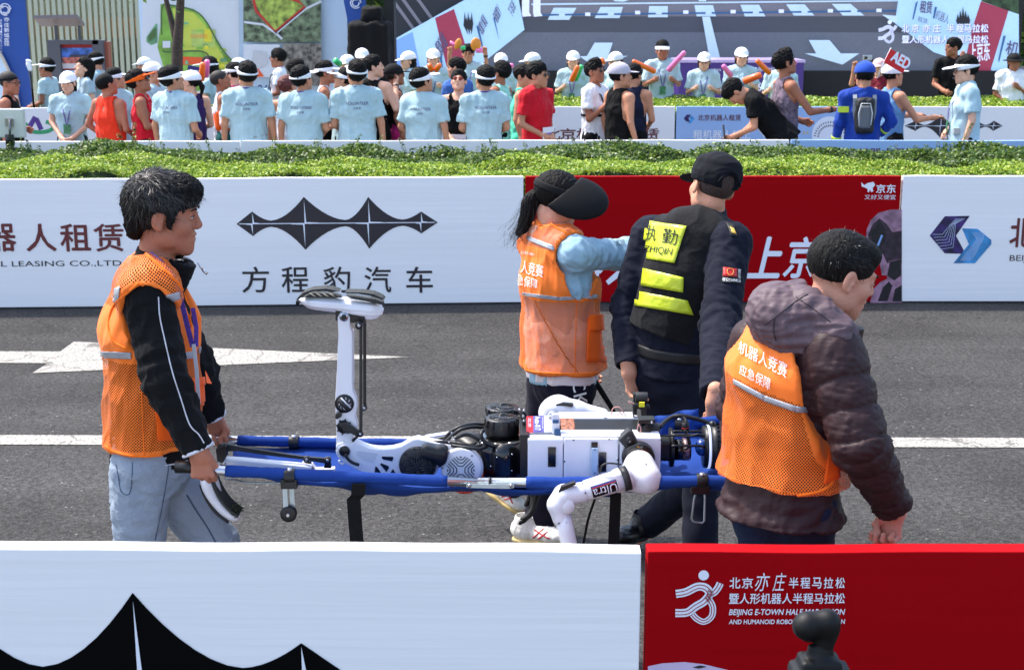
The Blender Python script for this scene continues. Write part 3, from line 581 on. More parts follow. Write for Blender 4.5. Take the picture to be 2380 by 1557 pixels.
# third row (behind the runners)
B3 = [G(-900,262,BH), G(282,250,BH), G(1180,249,BH), G(1571,248.5,BH), G(2080,249,BH), G(2800,249,BH)]
lab = ('white board at far left behind the crowd with purple and green mountain logo', 'white board mostly hidden behind the row of volunteers', 'white board behind the runners with large maroon characters', 'pale blue board behind the bending man with the phone', 'white board at right behind the crowd with two dark diamond towers')
R3 = []
for i in range(5):
    r_, fn, d, L_ = board(B3[i][0]+.006, B3[i][1], B3[i+1][0]-.006, B3[i+1][1], BH, W2 if i != 3 else BLUE_V, lab[i], group='advertising boards'); R3.append((r_, fn, d, fsz_for(fn, d, B3[i+1][1])))
r_, fn, d, f = R3[0]; GR = mat('ink_green', (60,165,110), .5); PU = mat('ink_violet', (92,56,140), .5)
ring = [(92+32*math.cos(t), 295+13*math.sin(t)) for t in np.linspace(-1.1, 3.7, 24)]; stripf(fn, [f(*p) for p in ring], .05, GR, r_, 'logo_mark')
stripf(fn, [f(u, v) for u, v in ((66,300),(80,276),(82,272))], .06, PU, r_, 'logo_mark', .001); stripf(fn, [f(u, v) for u, v in ((84,276),(88,284),(96,302))], .06, PU, r_, 'logo_mark', .001)

r_, fn, d, f = R3[2]
for ch, u in zip('北京机器人租赁', (1266,1302,1340,1378,1416,1452,1496)): textbox(f, fn, d, r_, ch, u, 299, u+36, 326, INK_BR, .03)
r_, fn, d, f = R3[3]; textbox(f, fn, d, r_, '北京机器人租赁', 1622, 267, 1722, 281, INK_BR, .02); textbox(f, fn, d, r_, '租机器人就上', 1611, 303, 1745, 324, INK_W, .03)
flat(fn, [f(u, v) for u, v in ((1589,276),(1596,267),(1606,267),(1600,276),(1604,283),(1595,283))], PUR, r_, 'logo'); flat(fn, [f(u, v) for u, v in ((1602,271),(1609,271),(1614,277),(1606,287),(1598,287),(1606,278))], CYAN, r_, 'logo')
flat(fn, [f(1929+42*math.cos(t), 315+44*math.sin(t)) for t in np.linspace(0, 2*math.pi, 28, endpoint=False)], INK_W, r_, 'printed_circle')
for t in np.linspace(3.3, 5.9, 17):
    for q in (.62,.8): stripf(fn, [f(1929+42*q*math.cos(t), 322+44*q*math.sin(t)), f(1929+42*(q+.1)*math.cos(t), 322+44*(q+.1)*math.sin(t))], .012, INK_D, r_, 'printed_ray', .002)
textbox(f, fn, d, r_, '赁 “', 1812, 302, 1880, 324, mat('ink_gold', (214,188,130), .5), .03)
r_, fn, d, f = R3[4]; sx = [f(u, 293)[0] for u in (2103,2128,2186,2258,2309,2330)]; zc = f(2186,293)[1]
bridge_logo(fn, r_, (sx[0], sx[5]), sx[1:5], [f(2128,281)[1]-zc, f(2186,266)[1]-zc, f(2258,266)[1]-zc, f(2309,281)[1]-zc], zc, .012, INK_D, INK_W)
# ---- LED wall and stage --------------------------------------------------------------
YS = 30.0
st_ = thing('stage', 'long black stage base below the giant screen', 'stage', (5,YS,0)); a = P(905,166,YS-.3); b = P(2700,400,YS-.3)
MB().box((a[0], YS-.3, -.1), (b[0], YS+2, a[2])).build('stage_base', mat('stage_black', (22,22,24), .8, var=.1), st_)
scr = thing('video_screen', 'giant outdoor screen showing the race road from above with arrows and boards', 'screen', (5,YS,1))
def sm(name, rgb): return mat(name, rgb, .6, var=.05, scale=14, emit=.18)
S_ROAD = mat('screen_road', (86,92,106), .6, var=.12, scale=26, emit=.18); S_DARK = sm('screen_dark', (62,66,78)); S_MID = sm('screen_mid', (104,104,116)); S_PALE = sm('screen_pale', (176,200,222)); S_BLUE = sm('screen_banner', (160,196,228)); S_B2 = sm('screen_skyblue', (112,152,214))
S_RED = sm('screen_red', (140,48,72)); S_BK = sm('screen_black', (30,32,40)); S_LINE = sm('screen_line', (40,84,130)); S_W = sm('screen_white', (206,214,238)); S_GR = mat('screen_green', (44,66,42), .6, var=.4, scale=9, emit=.1); S_P = sm('screen_purple', (92,70,130)); S_TX = sm('screen_text', (74,72,104))
a = P(912,-60,YS); b = P(2368,166,YS); MB().box((a[0], YS, b[2]), (b[0], YS+.3, a[2])).build('screen_panel', mat('screen_frame', (20,20,22), .6), scr)
yy = [YS-.004]
def sp_(pts, m, nm='screen_picture'):
    yy[0] -= .0035; return uvpoly(pts, yy[0], m, scr, nm, .002)
sp_([(918,-50),(2368,-50),(2368,40),(918,40)], S_MID); sp_([(918,39),(2368,39),(2368,77),(918,77)], S_DARK); sp_([(918,76),(2368,76),(2368,165),(918,165)], S_ROAD)
sp_([(918,-50),(1255,-50),(1215,30),(918,100)], S_BK)
for u in (960,985,1020): sp_([(u-60,-10),(u-52,-12),(u+10,75),(u+4,78)], S_MID)
sp_([(1235,9),(2090,1),(2090,4),(1235,13)], S_PALE)
for q in (((1287,19),(1340,19),(1323,47),(1273,47)), ((1396,17),(1448,17),(1440,43),(1382,43)), ((1509,15),(1552,15),(1552,41),(1506,41)), ((1614,13),(1657,13),(1664,39),(1619,39)), ((1721,12),(1764,12),(1779,39),(1731,39)), ((1827,11),(1870,11),(1893,37),(1845,37)), ((1933,10),(1977,10),(2009,37),(1959,37))): sp_(q, S_PALE)
sp_([(1240,34),(2085,24),(2085,28),(1240,38)], S_LINE)
for u, v in ((1366,34),(1482,30),(1594,29),(1704,28),(1816,27),(1930,26),(2043,25)): sp_([(u-6,v-4),(u+6,v-4),(u+6,v+4),(u-6,v+4)], S_W)
for u, v in ((1306,35),(1420,32),(1531,29),(1647,29),(1757,28),(1870,27),(1985,27)): sp_([(u-7,v-5),(u+7,v-5),(u+7,v+5),(u-7,v+5)], S_PALE)
sp_([(1632,40),(1650,40),(1674,137),(1649,137)], S_PALE); sp_([(1623,-50),(1640,-50),(1641,4),(1624,4)], S_PALE); sp_([(1409,-10),(1490,-10),(1450,5),(1430,4)], S_PALE)
sp_([(1382,100),(1424,100),(1414,130),(1460,131),(1377,152),(1347,132),(1364,131)], S_PALE)
sp_([(1880,94),(1928,94),(1954,125),(1997,125),(1958,151),(1870,125),(1897,125)], S_PALE)
sp_([(914,165),(914,108),(920,90),(1081,0),(1160,-50),(1196,-50),(1219,70),(1127,143),(1100,165)], S_BLUE)
sp_([(914,165),(914,108),(921,94),(959,75),(978,165)], S_B2); sp_([(1011,43),(1055,22),(1080,100),(1090,165),(1040,165)], S_RED)
for k in range(5): sp_([(1077+k*4,60+k),(1080+k*4,28+(k%2)*12),(1084+k*4,56),(1088+k*2,82-(k%2)*10)], S_BK)
fnS = lambda s, z, o=0: np.array([s, yy[0]-o, z])
def scr_text(s, u0, v0, u1, v1, m, bold=.02, rot=0.0, name='screen_lettering'):
    yy[0] -= .0035; a = P(u0, v1, yy[0]); b = P(u1, v1, yy[0]); c = P(u0, v0, yy[0]); r = Rot = np.array([math.cos(rot), 0, math.sin(rot)]); u_ = np.array([-math.sin(rot)*.6, 0, 1])
    fit_text(s, a, r, u_, b[0]-a[0], c[2]-a[2], m, scr, name, bold, .001)
scr_text('机器人租赁', 1110,88,1142,62,S_TX,.02,1.2); scr_text('租机器人', 1145,60,1172,35,S_TX,.02,1.2); scr_text('上京东', 1180,46,1205,22,S_TX,.02,1.2); scr_text('租赁方程', 1010,140,1045,105,S_TX,.03,1.1)
for q in (((1107,62),(1112,60),(1125,118),(1120,112)), ((1146,42),(1150,42),(1160,95),(1158,88)), ((1022,128),(1027,128),(1030,165),(1024,165))): sp_(q, S_LINE)
for u in (1222,1248): sp_([(u-8,-50),(u+9,-50),(u+8,30),(u+13,38),(u-7,40),(u-9,30)], S_W)
sp_([(2088,0),(2092,-50),(2270,-50),(2368,34),(2368,122),(2300,165),(2170,122),(2080,55)], S_BLUE); sp_([(2280,4),(2344,26),(2302,165),(2265,165),(2246,128),(2262,60)], S_RED)
sp_([(2344,26),(2368,34),(2368,165),(2304,165)], S_BLUE); sp_([(2275,-50),(2368,-50),(2368,34),(2344,26),(2282,4)], S_GR)
sp_([(1898,62),(1,62)][:0] or [(2050,35),(2085,38),(2085,55),(2075,52)], S_PALE)
for k in range(5): sp_([(2222+k*6,50),(2226+k*6,16+abs(k-2)*9),(2231+k*6,48),(2228+k*6,62)], S_BK)
scr_text('租赁', 2137,2,2165,30,S_TX,.03,-.1); scr_text('机器人', 2172,22,2206,44,S_TX,.0,-.4); scr_text('租赁', 2132,38,2156,50,S_TX,.0,-.3); scr_text('机', 2336,94,2366,126,S_TX,.03,-.2); scr_text('上京东', 2254,100,2300,146,S_W,.02,.1)
for q in (((2128,8),(2134,2),(2124,44),(2120,48)), ((2173,16),(2178,18),(2172,44),(2168,44)), ((2332,84),(2338,84),(2322,146),(2320,140))): sp_(q, S_LINE)
for dx, m_ in ((1.2, S_P), (0, S_W)):
    for ch, u in zip('北京亦庄半程马拉松', (2096,2118,2144,2168,2200,2222,2240,2260,2279)): scr_text(ch, u+dx, 57+dx, u+17+dx, 76+dx, m_, .04)
    scr_text('暨人形机器人半程马拉松', 2096+dx, 83+dx, 2296+dx, 101+dx, m_, .04)
_y = yy[0]-.01; fl = lambda s, z, o=0: np.array([s, _y-o, z]); q0 = P(2040,102,_y); q1 = P(2085,48,_y); runner_logo(fl, scr, q0[0], q0[2], q1[2]-q0[2], S_W, S_P)
# podium
pod = thing('podium', 'purple podium table with pale top in front of the screen', 'podium', (*P(1720,170,28)[:2], 0)); a = P(1578,140,28); b = P(1866,215,28)
MB().box((a[0],28,0), (b[0],29.2,a[2]-.05)).build('podium_body', mat('podium_purple', (58,34,112), .5, var=.05), pod, bevel=.01); MB().box((a[0]-.02,27.98,a[2]-.05), (b[0]+.02,29.25,a[2])).build('podium_top', mat('podium_top', (176,160,200), .3, var=.15), pod)
fnp = lambda u0, v0, u1, v1, s, bold: fit_text(s, P(u0, v1, 27.99), (1,0,0), (0,0,1), P(u1,v1,27.99)[0]-P(u0,v1,27.99)[0], P(u0,v0,27.99)[2]-P(u0,v1,27.99)[2], INK_W, pod, bold=bold)
fnp(1652,160,1676,166,'北京亦庄',0); fnp(1752,157,1800,167,'半程马拉松',0); fnp(1662,190,1790,212,'北京亦庄挑战',.03)
# black covered loudspeaker tower
sp_t = thing('speaker_tower', 'tall loudspeaker stack under a black cover left of the screen', 'speaker', (*P(865,180,25)[:2], 0)); BKC = cloth('black_cover', (16,16,18), .8, bump=.6, bscale=4)
a = P(808,52,25); b = P(905,200,25); s_ = SDF(.08); s_.u(rbox(((a[0]+b[0])/2, 25.4, 1.1), ((b[0]-a[0])/2, .4, 1.0+(a[2]-2.1)), None, .04)); V, Q = s_.mesh(.05, 1, lambda V: .03*wob(V, 5, 3, (2,2,.5))); put('cover', (V,Q), BKC, sp_t)
a = P(836,18,25); b = P(886,60,25); s_ = SDF(.05); s_.u(rbox(((a[0]+b[0])/2, 25.4, (a[2]+b[2])/2), ((b[0]-a[0])/2, .3, (a[2]-b[2])/2), None, .06)); V, Q = s_.mesh(.04, 1, lambda V: .035*wob(V, 7, 8)); put('cover_top', (V,Q), BKC, sp_t)
a = P(892,-60,26); b = P(920,300,26); g = MB().box((a[0],26,0),(b[0],26.5,a[2]+.5)).build('screen_truss_cover', mat('truss_black', (14,14,16), .7)); tag(g, 'black fabric-wrapped truss post at the left edge of the giant screen', 'post')
# ---- billboards, fence, info board, tree --------------------------------------------
YB = 27.0
BB = mat('billboard_pale', (190,212,232), .5, var=.03, scale=3); bb = thing('billboard', 'wide pale blue billboard wall with district maps and aerial photos', 'billboard', (-5,YB,0))
a = P(318,-60,YB); b = P(812,330,YB); MB().box((a[0],YB,0),(b[0],YB+.15,a[2])).build('panel', BB, bb)
yb_ = [YB-.002]
def bp_(pts, m, nm='printed_map'): yb_[0] -= .004; return uvpoly(pts, yb_[0], m, bb, nm, .002)
M_GREY = mat('map_grey', (206,212,220), .6, var=.05, scale=3); M_GREEN = mat('map_green', (128,176,72), .6, var=.25, scale=2.2, var2=.2); M_LIME = mat('map_lime', (196,208,84), .6, var=.15, scale=2.5, var2=.15); M_DG = mat('map_darkline', (74,104,56), .6); M_TEAL = mat('map_teal', (104,160,120), .6, var=.3, scale=2); M_OR = mat('map_orange', (226,88,40), .6)
M_YEL = mat('map_yellow', (222,214,60), .6, var=.1); M_FIELD = mat('map_field', (176,200,104), .6, var=.2, scale=3)
AER = mat('aerial_photo', (104,120,92), .6, var=.5, scale=9, var2=.35); AER2 = mat('aerial_photo_urban', (116,112,104), .6, var=.5, scale=12, var2=.3); AERG = mat('aerial_green', (148,166,72), .6, var=.4, scale=8, var2=.2)
bp_([(330,-60),(556,-60),(556,212),(330,212)], M_GREY)
bp_([(340,88),(362,56),(366,56),(366,100),(352,106),(340,98)], M_TEAL); bp_([(373,10),(400,12),(450,22),(480,50),(515,110),(552,165),(552,212),(400,212),(378,150),(366,110),(373,62)], M_GREEN)
bp_([(400,20),(450,30),(476,58),(510,118),(545,168),(545,190),(500,160),(470,118),(420,122),(400,100),(410,60)], M_LIME); bp_([(445,70),(500,70),(500,110),(445,110)], M_FIELD); bp_([(475,68),(492,68),(492,98),(475,98)], M_YEL); bp_([(384,120),(470,122),(490,140),(520,170),(540,205),(430,205),(396,160)], M_GREEN)
bp_([(344,84),(362,64),(362,84),(346,98)], M_DG); bp_([(420,132),(470,134),(470,150),(420,152)], M_OR); bp_([(378,96),(396,96),(396,112),(378,112)], M_GREY)
gq = np.random.default_rng(12)
for k in range(26):
    u = gq.uniform(404,520); v = gq.uniform(40,190)
    if v < 30+abs(u-430)*.9 or v > 196: continue
    a_, b_2 = gq.uniform(5,14), gq.uniform(4,10); bp_([(u,v),(u+a_,v+gq.uniform(-3,3)),(u+a_+2,v+b_2),(u-1,v+b_2)], (M_FIELD, M_TEAL, M_YEL, M_GREEN)[k%4], 'map_field')
fl2 = lambda s, z, o=0: np.array([s, yb_[0]-.01-o, z])
def map_line(pts, w, m): stripf(fl2, [(P(u,v,YB-.2)[0], P(u,v,YB-.2)[2]) for u, v in pts], w, m, bb, 'printed_outline')
map_line(smoothp([(374,82),(376,16),(400,14),(450,26),(478,52),(512,112),(550,160),(552,205)]), .03, M_DG); map_line(smoothp([(376,118),(390,122),(466,120),(490,140),(515,170),(540,192)]), .03, M_DG)
fit_text('亦庄新城规划', P(443,90,yb_[0]-.02), (1,0,0), (0,0,1), .3, .08, M_OR, bb)
bp_([(565,-60),(746,-60),(746,98),(566,98)], AER); bp_([(590,2),(690,-8),(708,16),(640,74),(620,60)], AERG)
map_line([(588,0),(594,26),(639,75),(708,17),(690,2),(660,-6)], .05, mat('map_red', (190,50,46), .6)); map_line([(566,52),(610,58),(640,78),(655,92)], .04, M_GREY); map_line([(640,78),(708,22),(746,4)], .04, M_GREY)
bp_([(566,104),(650,104),(650,180),(566,180)], M_GREY); bp_([(657,102),(747,102),(747,200),(657,200)], AER2); bp_([(590,170),(600,160),(614,178),(600,180)], M_OR); bp_([(590,118),(620,122),(622,150),(600,160),(585,140)], mat('map_shade', (188,192,198), .6))
fit_text('91  060', P(555,220,yb_[0]-.02), (1,0,0), (0,0,1), P(640,0,YB)[0]-P(555,0,YB)[0], .17, mat('ink_navy', (40,62,112), .6), bb, bold=.02)
# blue curved banners either side
NB = mat('banner_blue', (22,70,150), .5, var=.06, scale=4); b1 = thing('banner', 'tall royal blue sail banner with white emblem at the far left', 'banner', (*P(30,300,26.2)[:2],0))
MB().prism([P(u,v,26.2) for u,v in ((-60,-60),(52,-60),(76,250),(48,250),(0,128),(-60,40))], (0,.08,0)).build('banner_face', NB, b1); MB().prism([P(u,v,26.15) for u,v in ((-60,60),(0,124),(30,190),(46,260),(-60,260))], (0,.04,0)).build('banner_lower', BB, b1)
MB().tube(smoothp([P(u,v,26.13) for u,v in ((-20,104),(2,128),(30,190),(46,258))]), .03).build('banner_hem', mat('tan_rim', (190,180,168), .5), b1)
EM = INK_W; c0 = P(13,23,26.18)
MB().lathe(c0-np.array([0,.01,0]), (0,-1,0), [(0,.1),(.004,.1)], 20).build('printed_emblem', CYAN, b1)
for k in range(3): MB().tube([c0+np.array([.1*math.cos(t)*(1-.22*k), -.02, .1*math.sin(t)*(1-.22*k)]) for t in np.linspace(k*2, k*2+5, 16)], .008, n=5).build('printed_ring', EM, b1)
for ch, v in zip('亦庄新城欢迎', (42,55,67,79,90,98)): fit_text(ch, P(10,v+9,26.18), (1,0,0), (0,0,1), .09, .075, EM, b1, bold=.02)
for k in range(12): fit_text('BEIJINGETOWN'[k], P(1,46+k*6.5+5,26.18), (1,0,0), (0,0,1), .03, .035, EM, b1)
b2 = thing('banner', 'blue sail banner behind the covered loudspeakers', 'banner', (*P(830,60,26.2)[:2],0)); MB().prism([P(u,v,26.2) for u,v in ((786,-60),(850,-60),(850,60),(810,60))], (0,.06,0)).build('banner_face', NB, b2)
for k in range(2): MB().tube([P(827,8,26.17)+np.array([.09*math.cos(t)*(1-.35*k), -.01, .09*math.sin(t)*(1-.35*k)]) for t in np.linspace(k, k+5.5, 14)], .01, n=5).build('printed_ring', EM, b2)
# slatted fence
fc = thing('slat_fence', 'tall fence of pale sage vertical slats with an orange rail band behind', 'fence', (*P(200,200,28)[:2],0)); SL = mat('slat_sage', (176,180,156), .7, var=.06); 
a0 = P(50,0,28)[0]; a1 = P(432,0,28)[0]; n = 30; top = P(0,-60,28)[2]; pit = (a1-a0)/27.5
slat = None
for i in range(n):
    x = a0+i*pit*.995
    if x > P(440,0,28)[0]: break
    if slat is None:
        slat = MB().box((x,28,0),(x+pit*.62,28.12,top)).build('slat', SL, fc)
    else:
        o = slat.copy(); C.objects.link(o); o.location = (slat.location[0]+(x-a0), slat.location[1], slat.location[2])
zr = P(0,88,28.3)[2]; zq = P(0,42,28.3)[2]; MB().box((a0,28.3,zr),(a1+.3,28.34,zq)).build('rail', mat('rail_orange', (206,128,62), .6, var=.15), fc); MB().box((a0,28.5,0),(a1+.3,28.54,zr)).build('backing', mat('fence_dark', (26,28,24), .9, var=.3), fc)
MB().box((P(402,0,28)[0],27.9,0),(P(412,0,28)[0],28.0,top)).build('post', mat('fence_post', (40,42,44), .6), fc)
bt = thing('shrub', 'dark shrubs glimpsed through the upper gaps of the slatted fence', 'shrub', (*P(240,30,30)[:2],0)); n = 9000; C0 = np.stack([RNG.uniform(a0-.5,a1+.5,n), RNG.uniform(29.6,31,n), RNG.uniform(zq-.8,top+.3,n)],1); tag(leaves('foliage', C0, .06, LEAF_D, bt), kind='stuff'); MB().tube([(a0+2,30.3,0),(a0+2.1,30.3,3)], .06).build('trunk', mat('bark', (70,58,50), .9, var=.2, bump=.6), bt)
# info board with roof
ib = thing('notice_board', 'grey framed notice board with small slanted roof and palace poster', 'notice board', (*P(180,200,24)[:2],0)); FR = mat('frame_grey', (84,84,92), .5); y = 24.0
def ub(u0,v0,u1,v1,y0,y1,nm,m,par,bev=0):
    p = P(u0,v1,y0); q = P(u1,v0,y0); return MB().box((p[0],y0,p[2]),(q[0],y1,q[2])).build(nm, m, par, bevel=bev)
ub(125,94,138,330,y,y+.25,'post',FR,ib,.005); ub(228,94,238,330,y,y+.25,'post',FR,ib,.005); ub(138,94,228,104,y,y+.2,'frame_rail',FR,ib); ub(138,104,228,240,y+.1,y+.15,'poster_backing',mat('poster_red',(176,30,40),.5),ib); ub(238,98,250,200,y+.1,y+.3,'side_panel',mat('panel_brick',(150,84,66),.7),ib)
ub(142,112,226,158,y+.085,y+.095,'poster_sky',mat('poster_sky',(70,110,190),.4,var=.6,scale=5),ib); ub(142,144,226,160,y+.075,y+.083,'poster_plaza',mat('poster_plaza',(206,200,204),.4),ib); ub(146,134,222,148,y+.065,y+.073,'poster_palace',mat('poster_palace',(176,96,84),.4,var=.4,scale=20),ib); ub(162,128,204,134,y+.055,y+.063,'poster_roof',mat('poster_roof',(60,54,70),.4),ib); ub(142,164,226,186,y+.085,y+.095,'poster_water',mat('poster_water',(150,180,206),.4,var=.2),ib); ub(142,186,226,235,y+.085,y+.095,'poster_hill',mat('poster_hill',(96,92,88),.4,var=.4,scale=6),ib)
MB().prism([P(182,208,y+.05),P(200,190,y+.05),P(222,208,y+.05),P(225,232,y+.05),P(178,232,y+.05)], (0,.01,0)).build('poster_eaves', mat('poster_maroon',(130,84,92),.4), ib)
r0 = P(77,42,23.9); r1 = P(188,42,23.9); r2_ = P(198,60,24.4); r3_ = P(94,60,24.4)
MB().prism([P(78,44,23.75),P(180,42,23.75),P(197,62,24.3),P(95,62,24.3)], (0,0,.05)).build('roof', mat('roof_grey',(120,112,116),.5), ib); 
for u in (130,184): ub(u-2,60,u+2,96,y+.1,y+.14,'bracket',FR,ib)
# young street tree
tr = thing('tree', 'slim forked street tree trunk before the green map billboard', 'tree', (*P(412,330,22.5)[:2],0)); BK = mat('bark', (70,58,50), .9)
b0 = P(411,300,22.5); MB().tube([(b0[0],22.5,0), P(411,180,22.5), P(412,110,22.5), P(416,60,22.5), P(420,0,22.5), P(424,-80,22.5)], [.12,.095,.085,.07,.06,.05], n=12).build('trunk', BK, tr)
MB().tube([P(412,104,22.5), P(404,74,22.55), P(396,40,22.6), P(386,0,22.6), P(378,-80,22.6)], [.06,.05,.042,.036,.03], n=10).build('limb', BK, tr)
C0 = np.array([P(400,-150,22.5)])+RNG.normal(size=(900,3))*np.array([.9,.8,.35]); tag(leaves('crown', C0, .05, LEAF_D, tr), kind='stuff')
# ================================================================== PEOPLE (generic builder)
def skinmat(name, rgb):
    m = mat(name, rgb, .5, var=.09, scale=22, bump=.22, bscale=120, spec=.25, sss=.08, var2=.12); return m
SKIN = [skinmat('skin_light', (222,170,142)), skinmat('skin_tan', (196,138,108)), skinmat('skin_brown', (164,106,80)), skinmat('skin_red', (176,112,88))]
HAIR = mat('hair_black', (11,9,9), .7, var=.4, scale=60, bump=1, bscale=90, stretch=(1,1,.25), spec=.2); HAIR_R = mat('hair_red', (96,34,28), .5, var=.3, scale=60, bump=.6)
HAIR_G = mat('hair_cropped', (36,30,28), .7, var=.3, scale=90)
TEE = cloth('tee_paleblue', (174,200,206), sheen=0); BLK = cloth('black_cloth', (9,9,11)); NAVY = cloth('navy_cloth', (12,14,26)); WHT = cloth('white_cloth', (232,232,236)); CAPW = cloth('cap_white', (240,240,246), bump=.1)
SOLE = mat('shoe_white', (210,206,200), .6); LAN = mat('lanyard_violet', (96,70,150), .6, var=.1, scale=60); BADGE = mat('badge_green', (70,130,90), .4, var=.4, scale=60); GLS = mat('glass_dark', (14,12,14), .15); EYE = mat('eye_dark', (30,22,20), .3); LIP = mat('lip', (170,98,88), .5)
INK_V = mat('ink_volunteer', (62,40,96), .7)
def capf(pr, p, n):   # flat end: keep the side behind plane (p, n)
    f, a, b = pr; p = np.array(p, float); n = nrm(n)
    return (lambda X, Y, Z: np.maximum(f(X, Y, Z), (X-p[0])*n[0]+(Y-p[1])*n[1]+(Z-p[2])*n[2])), a, b
def head_ops(S, c, R, s=1.0, fem=False, ears=True, neck=None, fine=False):
    T = lambda x, y, z: c+R@(np.array([x,y,z])*s); E = lambda p, r, M=None: ell(T(*p), np.array(r)*s, R if M is None else R@M)
    S.u(E((0,-.012,.036),(.076,.096,.084)), .01); S.u(E((0,.028,-.03),(.061,.062,.078)), .03*s); S.u(E((0,.055,-.078),(.034,.034,.03)), .03*s)
    S.u(E((0,.07,-.1),(.02,.018,.016)), .02*s)
    for q in (-1,1):
        S.u(E((q*.037,.058,-.022),(.026,.026,.026)), .02*s); S.u(E((q*.05,.012,-.062),(.016,.028,.026)), .025*s)
        S.sub(E((q*.031,.104,.012),(.019,.02,.012)), .014*s); S.u(E((q*.031,.0815,.009),(.0125,.0105,.0115)), .004*s)
    S.u(cone(T(-.034,.083,.03), T(.034,.083,.03), .0095*s), .012*s)
    S.u(cone(T(0,.09,.018), T(0,.104,-.018), .0075*s, .0115*s), .012*s); S.u(cone(T(-.009,.099,-.024), T(.009,.099,-.024), .0085*s), .007*s)
    S.u(fcone(T(-.016,.088,-.05), T(.016,.088,-.05), .0075*s, .008*s, .0075*s, .008*s, R@np.array([0,0,1])), .006*s)
    S.u(fcone(T(-.014,.086,-.066), T(.014,.086,-.066), .0075*s, .008*s, .0075*s, .008*s, R@np.array([0,0,1])), .006*s)
    if fine: S.sub(fcone(T(-.022,.1,-.058), T(.022,.1,-.058), .0018*s, .008*s, .0018*s, .008*s, R@np.array([0,0,1])), .003*s)
    if ears:
        for q in (-1,1):
            M = Rz(q*.35)@Rx(-.2); S.u(E((q*.08,-.006,.0),(.009,.02,.032), M), .008*s); S.u(E((q*.08,-.0,-.026),(.007,.01,.011), M), .006*s); S.sub(E((q*.0905,.001,.002),(.0085,.0115,.02), M), .004*s)
            if fine: S.u(E((q*.083,.006,-.006),(.004,.004,.007), M), .004*s)
    if neck is not None: S.u(cone(T(0,-.02,-.055), neck, .05*s, .058*s), .02*s)
    return T
def hand_ops(S, w, d, pn, side, curl=.4, s=1.0, spread=0.0, thumb=.5):
    """w wrist, d towards the fingers, pn the way the palm faces, side +1/-1 puts the thumb"""
    d = nrm(d); pn = nrm(np.array(pn)-d*np.dot(pn, d)); l = np.cross(d, pn)*side; w = np.array(w, float)
    S.u(cone(w-d*.04*s, w+d*.01*s, .027*s, .024*s), .02*s); S.u(fcone(w+d*.012*s, w+d*.075*s, .027*s, .017*s, .038*s, .0135*s, l), .02*s)
    for i, (o, L) in enumerate(((.03,.07),(.0105,.078),(-.01,.072),(-.029,.056))):
        p = w+d*(.088-.006*abs(i-1))*s+l*o*s; a = curl*(.7+.1*i); v = nrm(d*math.cos(a)+pn*math.sin(a)+l*spread*(1.5-i)*.2); r = .0092*s
        for j, q in enumerate((.45,.31,.24)):
            e = p+v*L*q*s; S.u(cone(p, e, r, r*.92), .004*s); p = e; r *= .92; a += curl*(1.0 if j == 0 else .75); v = nrm(d*math.cos(a)+pn*math.sin(a))
    b = w+d*.025*s+l*.026*s+pn*.006*s; v = nrm(d*.75+l*(.75-.5*thumb)+pn*.35*thumb); e = b+v*.042*s; S.u(cone(b, e, .014*s, .011*s), .01*s)
    v = nrm(d*(.9-.4*thumb)-l*.75*thumb+pn*.5*thumb+l*.35*(1-thumb)); S.u(cone(e, e+v*.032*s, .011*s, .009*s), .005*s)
ARMS = {   # elbow, wrist, palm normal (local: right, forward, up for the right arm)
 'down': ((.245,-.03,1.13),(.27,.05,.87),(-1,0,0),.5), 'clasp': ((.25,-.01,1.13),(.06,.2,.93),(-1,-.3,0),.7), 'fold': ((.24,.07,1.12),(-.03,.21,1.14),(0,-1,0),.6),
 'work': ((.24,.0,1.11),(.13,.25,1.02),(-1,0,0),.8), 'up': ((.29,.1,1.36),(.27,.16,1.62),(0,1,0),.9), 'stick': ((.25,.03,1.13),(.15,.26,1.2),(-.5,-.5,0),1.3),
 'reach': ((.24,.18,1.14),(.2,.44,1.16),(0,0,-1),.5), 'run': ((.26,-.13,1.14),(.2,.1,1.08),(-1,0,0),1.1), 'face': ((.22,.16,1.16),(.05,.16,1.42),(0,-1,0),.9),
 'hip': ((.3,-.05,1.15),(.18,.06,1.0),(-1,0,0),.9), 'phone': ((.2,.14,1.2),(.05,.4,1.33),(-1,0,.2),1.0), 'belly': ((.25,-.02,1.12),(.05,.17,.98),(0,-1,0),.9), 'swing': ((.28,-.12,1.15),(.3,-.22,.93),(-1,0,0),.7),
 'thumb': ((.22,.04,1.12),(.2,.22,1.26),(-1,0,0),1.6), 'chest': ((.24,.02,1.12),(.04,.2,1.24),(0,-1,0),.9), 'wide': ((.27,.05,1.14),(.33,.25,1.0),(0,0,1),.6)}
